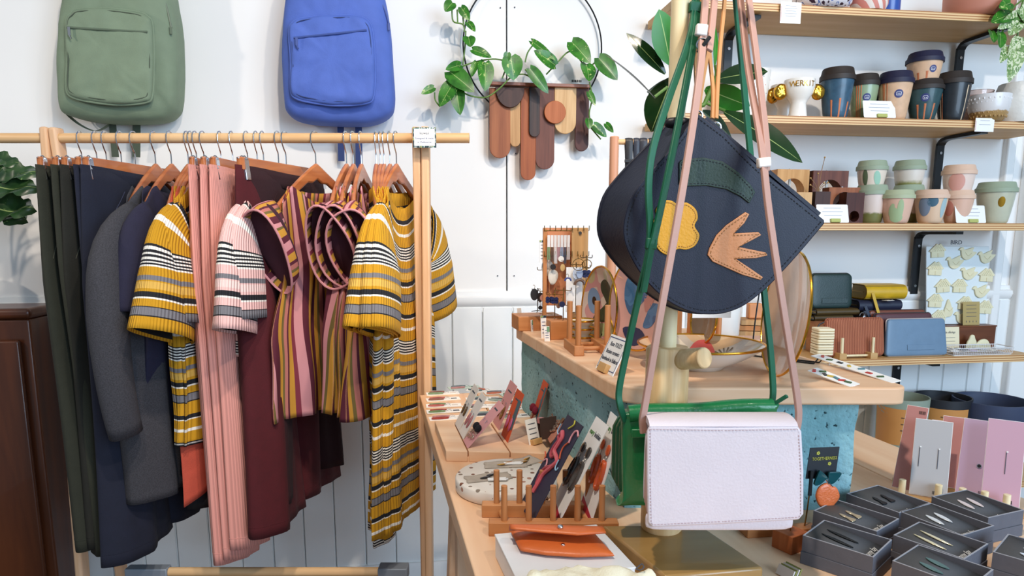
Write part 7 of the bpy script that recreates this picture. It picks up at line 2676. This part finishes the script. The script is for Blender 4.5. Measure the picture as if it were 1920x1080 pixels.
# --- top shelf: patterned dishes and a terracotta pot
m_pat = NT('blossom_print')
mp = m_pat.coords()
vz = m_pat.n('ShaderNodeTexNoise', Scale=55.0, Detail=1.0)
m_pat.l(mp, 0, vz, 'Vector')
rr_ = m_pat.ramp([(0, '3a2438'), (.42, 'efeaf0'), (.60, '5a7ac0'), (.66, 'efeaf0')], 'CONSTANT')
m_pat.l(vz, 'Fac', rr_, 'Fac')
m_pat.l(rr_, 'Color', m_pat.b, 'Base Color')
m_zig = NT('stripe_print')
mp = m_zig.coords(rot=(0, .7, 0))
wv = m_zig.n('ShaderNodeTexWave', Scale=14.0)
m_zig.l(mp, 0, wv, 'Vector')
rr_ = m_zig.ramp([(0, 'd98a7c'), (.5, 'f0e4da')], 'CONSTANT')
m_zig.l(wv, 'Fac', rr_, 'Fac')
m_zig.l(rr_, 'Color', m_zig.b, 'Base Color')
for (px, w, mt, lb, Yo) in ((1540, 48, m_pat.m, 'blossom patterned dish on the top shelf', .06), (1628, 30, m_zig.m, 'coral striped dish on the top shelf', .05), (1662, 20, M('cobalt_glaze', '2f55a8', .3, coat=.3), 'cobalt blue dish beside the striped one', .10), (1832, 52, M('terracotta_pink', 'c98670', .5), 'pink terracotta pot on the top shelf', .08)):
    X, k, z = shx(px, 0, SHF + Yo)
    o = thing('top_shelf_pot' if px > 1800 else 'patterned_dish', lb, 'pot' if px > 1800 else 'dish', (X, SHF + Yo, z), 0, 'ceramics on the top shelf')
    f = 1.0 if px < 1800 else 1.15
    G().lathe([(0, 0), (w * .82 * k, 0), (w * k, 10 * k), (w * 1.02 * k, 40 * k * f), (w * .97 * k, 40 * k * f), (w * .92 * k, 12 * k), (0, 6 * k)], 40).obj('body', mt, o, ang=60)
    G().tube([(w * k * math.cos(q * .1963), w * k * math.sin(q * .1963), 40 * k * f) for q in range(32)], .0022, 6, closed=True).obj('rim', mt, o)

# --- lowest shelf: pouches and wallets
X, k, z4 = shx(1570, 3, SHF + .17)
rz = .117
o = thing('shelf_riser', 'timber riser behind the corduroy pouch and wallets', 'riser', (X + .02, SHF + .165, z4), 0)
G().box((.05, 0, rz - .006), (.34, .11, .012)).obj('top', m_beechX, o, bev=.001)
for xx in (-.11, .21):
    G().box((xx, 0, (rz - .012) / 2), (.012, .10, rz - .012)).obj('side', m_beechX, o)
zr = z4 + rz


def wallet(name, label, x0, x1, Y, z, th, dp, col, rough=.45, yaw=0.0, tab=None, zip_=True):
    X0, X1 = PY(x0, 600, Y).x, PY(x1, 600, Y).x
    w = X1 - X0
    m = M('leather_' + col, col, rough, bump=.15, bs=260, var=.06, vs=40)
    o = thing(name, label, 'wallet', ((X0 + X1) / 2, Y + dp / 2, z), yaw, 'leather wallets on the lowest shelf')
    n = 10
    pr_ = [(-dp / 2 + th / 2 - th / 2 * math.sin(math.pi * q / n), th / 2 - th / 2 * math.cos(math.pi * q / n)) for q in range(n + 1)]
    pr_ = pr_ + [(dp / 2, th), (dp / 2, th - .003), (-dp / 2 + th / 2, th - .003)]
    out = pr_[:]
    inner = [(-dp / 2 + th / 2 - (th / 2 - .003) * math.sin(math.pi * q / n), th / 2 - (th / 2 - .003) * math.cos(math.pi * q / n)) for q in range(n, -1, -1)]
    pr_ = out[:n + 3] + inner + [(dp / 2, .003), (dp / 2, 0)]
    pr_ = out[:n + 1] + [(dp / 2, th), (dp / 2, th - .003)] + inner + [(dp / 2, .003), (dp / 2, 0)]
    N_ = len(pr_)
    vs = [(xx, a, b) for xx in (-w / 2, w / 2) for a, b in pr_]
    fs = [(q, (q + 1) % N_, N_ + (q + 1) % N_, N_ + q) for q in range(N_)]
    G().add(vs, fs).obj('cover', m, o, ang=50)
    G().box((0, .004, th / 2), (w - .006, dp - .012, th - .007)).obj('inside', M('leather_dark_' + col, tuple(int(int(col[q:q + 2], 16) * .6) for q in (0, 2, 4)), .6), o)
    for xx in (-1, 1):
        G().tube([(xx * (w / 2 - .003), dp / 2 - .004, th / 2), (xx * (w / 2 - .003), -dp / 2 + th / 2, th / 2)], .0018, 6).obj('zip', m_brass, o)
    if tab:
        G().bar((-w / 2 + .02, -dp / 2 - .001, th * .5), (-w / 2 + .045, -dp / 2 - .006, -th * .9), .010, .002, (0, 1, 0)).obj('zip_pull', m, o)
    return z + th


yb_ = SHF + .115
z_ = wallet('leather_wallet', 'olive brown leather wallet, lower of the pair under the green pouch', 1528, 1600, yb_, zr, .020, .085, '4a3a1c')
z_ = wallet('leather_wallet', 'olive brown leather wallet, upper of the pair under the green pouch', 1530, 1611, yb_, z_, .022, .085, '4f3e1e', yaw=.03)
# green pouch standing upright on them
fr = Fr((PY(1559, 540, yb_ + .03).x, yb_ + .03, z_), base=0.0, tilt=-.10)
k = (PY(1569, 540, yb_ + .03) - PY(1559, 540, yb_ + .03)).length / 10
o = thing('zip_pouch', 'dark bottle green leather pouch standing on the brown wallets', 'pouch', fr.o, fr.e)
m_bg = M('bottle_green_leather', '1d3433', .4, bump=.2, bs=220, var=.08, vs=30)
puff(rrect(76 * k, 60 * k, 9 * k, 6, 0, 30 * k), .014, .014, 6, 7).obj('body', m_bg, o, ang=60)
G().tube([(a, 0, b) for a, b in rrect(76.5 * k, 60.5 * k, 9 * k, 6, 0, 30 * k)], .0022, 7, closed=True).obj('zip', m_leather_blk, o)
G().box((4 * k, -.0145, 13 * k), (48 * k, .0025, 9 * k)).obj('name_panel', m_bg, o, bev=.0008)
# stack of coloured wallets
z_ = wallet('leather_wallet', 'pale grey wallet at the bottom of the coloured stack', 1620, 1686, yb_ + .005, zr, .032, .075, 'a9abb8')
z_ = wallet('leather_wallet', 'navy wallet in the middle of the coloured stack', 1610, 1690, yb_, z_, .038, .085, '20263c', tab=True)
o = thing('swing_tag', 'cream paper tag poking out under the mustard wallet', 'tag', (PY(1662, 565, yb_).x, yb_ - .01, z_ + .0006), .2)
G().prism([(-.018, -.012), (.014, -.012), (.018, 0), (.014, .012), (-.018, .012)], 0, .001, 'xy').obj('tag', m_white, o)
G().tube([(.014, 0, .0012), (.024, .004, .002), (.03, .012, .0014)], .0005, 5).obj('string', m_lin, o)
z_ = wallet('leather_wallet', 'mustard yellow wallet on top of the coloured stack', 1624, 1697, yb_ - .006, z_ + .0018, .052, .095, 'cfa61c', yaw=-.05, tab=True)
o = thing('key_ring', 'steel snap hook and ring between the wallet stacks', 'key ring', (PY(1614, 590, yb_).x, yb_ - .006, zr + .018), .3)
G().tube([(.011 * math.cos(q * .349), 0, .011 * math.sin(q * .349)) for q in range(18)], .0016, 7, closed=True).obj('ring', m_steel, o)
G().tube(smoothpath([(.008, -.004, .008), (.016, -.006, -.006), (.008, -.006, -.018), (.0, -.006, -.006), (.006, -.004, .004)], 4), .0016, 7).obj('snap_hook', m_steel, o)
# rust corduroy pouch leaning on a little stand
X, k, z4 = shx(1604, 3, SHF + .045)
o = thing('corduroy_pouch', 'rust corduroy pouch held by a small wooden stand', 'pouch', (X, SHF + .050, z4 + .004), (-.16, 0, 0))
t = NT('rust_corduroy')
mp = t.coords(scale=(1, 1, 1))
sx_ = t.n('ShaderNodeSeparateXYZ')
t.l(mp, 0, sx_, 0)
mu = t.n('ShaderNodeMath', operation='MULTIPLY')
mu.inputs[1].default_value = 2 * math.pi / .0062
t.l(sx_, 'X', mu, 0)
sn = t.n('ShaderNodeMath', operation='SINE')
t.l(mu, 0, sn, 0)
r = t.ramp([(.2, 'a05a40'), (.7, 'cf8260')])
t.l(sn, 0, r, 'Fac')
t.l(r, 'Color', t.b, 'Base Color')
t.b.inputs['Roughness'].default_value = .9
t.bump(sn, 0, .6, .003)
puff(rrect(106 * k, 64 * k, 6 * k, 5, 0, 33 * k), .012, .012, 6, 8, wob(.003, 30, 4)).obj('body', t.m, o, ang=60)
G().tube([(a, 0, b) for a, b in rrect(107 * k, 65 * k, 6 * k, 5, 0, 33 * k)], .0022, 7, closed=True).obj('piping', t.m, o)
G().tube([(-53 * k, .003, 60 * k), (-62 * k, .006, 56 * k), (-68 * k, .008, 46 * k)], .003, 7).obj('zip_end', m_leather_blk, o)
o = thing('pouch_stand', 'small pale wooden stand with two pegs before the rust pouch', 'stand', (X, SHF + .018, z4), 0)
for px in (1570, 1627):
    xx = (px - 1604) * k
    G().box((xx, .012, .010), (.026, .036, .020)).obj('foot', m_ply, o, bev=.001)
    G().cyl((xx, .004, .018), (xx, .006, .072), .0050, n=14).obj('peg', m_paleZ, o)
G().cyl(((1570 - 1604) * k, .012, .010), ((1627 - 1604) * k, .012, .010), .004, n=12).obj('crossbar', m_paleZ, o)
# blue wallet standing open, others behind
X, k, z4 = shx(1714, 3, SHF + .05)
for j, (c, dx, dy, hh4, lb) in enumerate((('6a86a0', 0, 0, 62, 'slate blue leather wallet standing at the front'), ('5a3238', -12, .030, 70, 'plum leather wallet standing behind the blue one'), ('7a4230', -14, .056, 74, 'brown leather wallet standing behind the plum one'))):
    o = thing('standing_wallet', lb, 'wallet', (X + dx * k, SHF + .045 + dy, z4 + .0015), (-.14, 0, 0), 'standing wallets')
    m = M('wallet_' + c, c, .42, bump=.15, bs=240, var=.05, vs=30)
    puff([(a + (.08 * a * (1 - b / (62 * k)) if True else 0), b) for a, b in rrect(106 * k, hh4 * k, 5 * k, 4, 0, hh4 / 2 * k)], .011, .011, 7, 7).obj('body', m, o, ang=60)
    g_ = G().tube([(a, 0, b) for a, b in rrect(107 * k, (hh4 + .5) * k, 5 * k, 4, 0, hh4 / 2 * k)], .0020, 6, closed=True)
    g_.obj('zip', m_leather_blk if j else M('wallet_edge', 'c9b8b0', .5), o)
    if j == 0:
        G().box((6 * k, -.0118, 14 * k), (50 * k, .0024, 9 * k)).obj('name_panel', m, o, bev=.0006)

# --- board of clay ornaments on a timber box
Yb = SHF + .14
X0, X1 = PY(1757, 640, Yb).x, PY(1863, 640, Yb).x
zb0 = z4
zb1 = PY(1810, 611, Yb).z
o = thing('ornament_box', 'dark timber box under the clay ornament board', 'box', ((X0 + X1) / 2, Yb + .02, zb0), 0)
G().box((0, .0, (zb1 - zb0) / 2), (X1 - X0, .05, zb1 - zb0)).obj('body', wood('mahogany', '7a4426', '5c3018', 'X', 14, .4, .08), o, bev=.002)
G().box((0, 0, zb1 - zb0 - .002), (X1 - X0 + .004, .054, .005)).obj('lid', MATS['mahogany'], o, bev=.0015)
frb = Fr((0.5 * (X0 + X1), Yb + .035, zb1 + .001), base=0.0, tilt=-.06)
bq = [frb.L(*p) for p in ((1737, 608), (1737, 462), (1855, 462), (1848, 608))]
ob = thing('ornament_board', 'white magnetic board covered in cream clay ornaments', 'board', frb.o, frb.e)
zmin = min(b for a, b in bq)
G().prism([(a, max(b, 0)) for a, b in bq], 0, .004).obj('panel', M('board_white', 'dfe8ea', .4), ob, bev=.001)
xs, zs = frb.L(1793, 457)
text('wire_word', 'BIRD', .022, m_ink, ob, (xs, .0, zs + .004), ext=.0006)
co = lambda x, y: (1700 + x / 4.5, 440 + y / 4.5)
m_or = M('cream_bisque', 'e4dcb8', .6, var=.04, vs=60, bump=.2, bs=160)
house = [(-.8, -.7), (.8, -.7), (.8, .0), (1.05, .05), (.35, .85), (.1, .7), (-.15, .85), (-.3, .7), (-1.1, .0), (-.8, -.05)]
bird = [(-1.1, .35), (-.9, .62), (-.6, .68), (-.42, .4), (.1, .55), (.75, .75), (.6, .3), (1.15, .2), (.75, -.25), (.3, -.62), (-.2, -.7), (-.65, -.4), (-.8, .1), (-.85, .3)]
drop = [(0, 1.1), (.35, .3), (.55, -.3), (.3, -.85), (-.3, -.85), (-.55, -.3), (-.35, .3)]
GO = 'clay ornaments on the white board'
names = {'h': ('clay_house', house), 'b': ('clay_bird', bird), 'd': ('clay_drop', drop)}
olist = [('h', 255, 140, 'at the top left corner'), ('h', 235, 290, 'second down the left edge'), ('h', 300, 435, 'in the third row, left of its twin'), ('h', 440, 435, 'in the third row, middle'), ('h', 235, 560, 'left of the clay drop'), ('h', 265, 695, 'at the bottom left corner'), ('h', 485, 580, 'just above the kraft card'), ('h', 668, 345, 'on the right edge, below two birds'), ('h', 655, 615, 'right of the kraft card'),
         ('b', 505, 160, 'at the top middle'), ('b', 665, 190, 'at the top right corner'), ('b', 400, 235, 'lower left of the top bird'), ('b', 518, 330, 'left of the right edge house'), ('b', 620, 480, 'on the right above the kraft card'), ('b', 465, 700, 'at the bottom, half behind the kraft card'), ('d', 345, 625, 'at the lower middle')]
kk = (PY(1810, 520, Yb) - PY(1800, 520, Yb)).length / 10 / 4.5
meshes = {}
for (t_, x, y, wh2) in olist:
    nm, sh = names[t_]
    a, b = frb.L(*co(x, y))
    p = frb.W(a, -.0002, b)
    if t_ not in meshes:
        s = 68 * kk
        meshes[t_] = G().prism([(u * s, v * s) for u, v in (sh if t_ == 'h' else smooth2(sh, 3))], -.006, 0).mesh(nm, True, 30)
        g = G()
        if t_ == 'h':
            for r_2 in range(4):
                for c_ in range(6 - r_2):
                    g.box(((-.55 + .25 * c_ + .12 * r_2) * s, -.0066, (.05 + .17 * r_2) * s), (.2 * s, .0016, .13 * s))
            g.box((.1 * s, -.0066, -.45 * s), (.3 * s, .0016, .45 * s))
        else:
            g.tube(smoothpath([(-.3 * s, -.0064, .1 * s), (.1 * s, -.0064, -.25 * s), (.5 * s, -.0064, .1 * s)], 3), .0012, 5)
        meshes[t_ + 'd'] = g.mesh('relief', False)
    o = thing(nm, 'cream clay ' + {'h': 'house', 'b': 'bird', 'd': 'drop'}[t_] + ' ornament ' + wh2 + ' of the board', 'ornament', p, (frb.e[0], .08 * math.sin(x), 0), GO)
    mk('body', meshes[t_], m_or, o, bev=.0012)
    mk('relief', meshes[t_ + 'd'], m_or, o)
fk = Fr((PY(1826, 608, Yb).x, Yb + .012, zb1 + .001), base=0.0, tilt=-.12)
w_, h_ = (1842 - 1810) * kk * 4.5, 40 * kk * 4.5
o = card('kraft_card', 'brown kraft info card in front of the clay ornaments', 'card', fk, w_, h_, .001, M('kraft', 'b09a62', .7))
for j in range(4):
    G().box((0, -.0008, h_ * (.85 - .16 * j)), (w_ * .6, .0004, .0014)).obj('writing', m_ink, o)
for j in range(4):
    G().box(((-.3 + .2 * j) * w_, -.0008, h_ * .15), (.002, .0004, .006)).obj('symbol', m_ink, o)
Xc, k, _ = shx(1777, 3, SHF + .115)
fs_ = Fr((Xc, SHF + .118, z4 + .001), base=0.0, tilt=-.15)
o = card('offerings_sign', 'cream little offerings sign in front of the timber box', 'sign', fs_, 46 * k, 40 * k, .001, M('cream_card', 'ece0be', .6))
text('lettering', 'little offerings', .012, m_ink, o, (4 * k, -.0009, 31 * k), shear=.3, sx=.72)
for j in range(3):
    G().box((0, -.0008, (22 - 6 * j) * k), (30 * k, .0004, .0013)).obj('writing', m_ink, o)
for j, (px, sh, lb) in enumerate(((1820, [(-9, 0), (9, 0), (9, 14), (5, 22), (3, 27), (-3, 27), (-6, 20), (-9, 14)], 'small white clay hand shape by the timber box'), (1841, [(-15, 0), (15, 0), (14, 9), (8, 18), (0, 20), (-8, 17), (-14, 9)], 'small white clay shell by the timber box'))):
    X, k, z = shx(px, 3, SHF + .105)
    o = thing('clay_trinket', lb, 'ornament', (X, SHF + .105, z), 0, 'clay trinkets by the box')
    puff(smooth2([(a * k, b * k) for a, b in sh], 3), .005, .005, 3, 5).obj('body', m_or, o, ang=60)
    for q in range(4):
        G().tube([((-6 + 4 * q) * k, -.0052, 3 * k), ((-5 + 3.4 * q) * k, -.0046, 14 * k)], .0008, 5).obj('ridge', m_or, o)
# wire mesh tray with small things
X0_, k, z = shx(1784, 3, SHF + .03)
X1_, _, _ = shx(1892, 3, SHF + .03)
w_ = X1_ - X0_
o = thing('wire_tray', 'white wire mesh tray of small packets on the lowest shelf', 'tray', ((X0_ + X1_) / 2, SHF + .055, z), 0)
m_wt = M('white_wire', 'e4e4e6', .4)
for (zz, g0) in ((.002, 0.0), (.026, .006)):
    pts = [(a, b, zz) for a, b in rrect(w_ + g0 * 2, .07 + g0, .006, 4)]
    G().tube(pts, .0015, 6, closed=True).obj('rim_wire', m_wt, o)
g = G()
for q in range(34):
    xx = (q / 33 - .5) * w_
    g.tube([(xx, -.035, .002), (xx * 1.04, -.038, .026)], .0007, 5)
    g.tube([(xx, .035, .002), (xx * 1.04, .038, .026)], .0007, 5)
    g.tube([(xx, -.035, .002), (xx, .035, .002)], .0006, 5)
for zz in (.008, .014, .020):
    g.tube([(-w_ / 2 - .002, -.0365, zz), (w_ / 2 + .002, -.0365, zz)], .0006, 5)
mm_ = g.obj('mesh', m_wt, o)
mm_['kind'] = 'stuff'
rn = random.Random(3)
for q in range(6):
    p = thing('small_packet', ['white', 'black', 'lilac', 'grey', 'cream', 'pale'][q] + ' small packet in the wire tray, ' + ['at the left', 'second from the left', 'left of the middle', 'right of the middle', 'second from the right', 'at the right'][q], 'packet', ((X0_ + X1_) / 2 + (-.4 + .16 * q) * w_, SHF + .055, z + .012 + .003 * (q % 2)), rn.uniform(-.5, .5), 'packets in the wire tray')
    G().prism(rrect(.026, .04, .003, 2), 0, .004, 'xy').obj('packet', M('packet_c%d' % q, ['eeeef0', '2a2a2e', 'b8a0c0', 'a9a9ae', 'e0d8c4', 'd8dce0'][q], .4), p, bev=.0008)
    G().box((0, .01, .0043), (.014, .006, .0006)).obj('label', m_white if q else m_ink, p)

# --- planters on the low shelf
def planter(label, px, w, yt, Y, mat, h_px, belly=None, n=1, z=None):
    X = PY(px, 800, Y).x
    p0, p1 = PY(px, yt, Y), PY(px + 10, yt, Y)
    k = (p1 - p0).length / 10
    zt = p0.z
    zz = zlow if z is None else z
    o = thing('planter', label, 'planter', (p0.x, Y, zz), YAW, 'planters on the low shelf')
    h = zt - zz if h_px is None else h_px * k
    R = w / 2 * k
    G().lathe([(0, 0), (R * .88, 0), (R * .94, h * .5), (R, h), (R * .95, h), (R * .9, h * .4), (0, h * .1)], 40).obj('body', mat, o, ang=60)
    if belly:
        th = -math.atan2(p0.x, Y)
        rf = lambda q: lerp(R * .94, R, clamp((q / h - .5) * 2))
        wrap_patch(o, 'paper_band', rf, [(-1.25, h * .48), (1.1, h * .48), (1.1, h * .90), (-1.25, h * .90)] if False else [(-1.25 + 2.3 * q / 8, h * .50) for q in range(9)] + [(1.05 - 2.3 * q / 8, h * .90) for q in range(9)], belly, 0.0 - (math.atan2(p0.x, Y) + YAW), .0010)
        for q in range(3):
            wrap_patch(o, 'band_print', rf, [(.0 + .0, h * (.80 - .07 * q)), (.55, h * (.80 - .07 * q)), (.55, h * (.815 - .07 * q)), (.0, h * (.815 - .07 * q))], M('band_ink', '6a4a2a', .7), 0.0 - (math.atan2(p0.x, Y) + YAW), .0016)
        a = 1.0 - (math.atan2(p0.x, Y) + YAW)
        G().tube([(R * 1.0 * math.sin(a), -R * 1.0 * math.cos(a), h * .72), (R * 1.05 * math.sin(a), -R * 1.05 * math.cos(a), h * .72)], .011, 16).obj('side_knob', m_black, o)
    return zz + h


m_kb = M('kraft_orange', 'c98a48', .7)
m_pb = M('blue_black_planter', '3c4660', .55)
planter('grey green planter with an orange paper band under the shelf', 1694, 80, 742, SHF + .06, M('grey_green_planter', '8f9c8c', .55), None, m_kb)
planter('black planter with an orange paper band between the other planters', 1768, 86, 742, SHF + .10, M('black_planter', '24262c', .5), None, m_kb)
zt_ = PY(1858, 757, SHF - .005).z
seg_h = (zt_ - zlow) / 3
for q in range(3):
    X = PY(1858, 757, SHF + .06)
    k = (PY(1868, 757, SHF + .06) - X).length / 10
    o = thing('stacked_planter', ['lowest', 'middle', 'topmost'][q] + ' blue black planter of the stack at the right', 'planter', (X.x, SHF + .06, zlow + q * seg_h), 0, 'stacked planters')
    R = 55 * k * (.90 + .045 * q)
    H = seg_h
    G().lathe([(0, 0), (R * .97, 0), (R, H * .06), (R * 1.03, H - .001), (R * .98, H - .001), (R * .93, H * .3), (0, H * .2)], 44).obj('body', m_pb, o, ang=60)
    G().tube([(R * 1.005 * math.cos(j * .1571), R * 1.005 * math.sin(j * .1571), H - .003) for j in range(40)], .0022, 6, closed=True).obj('rim', m_pb, o)
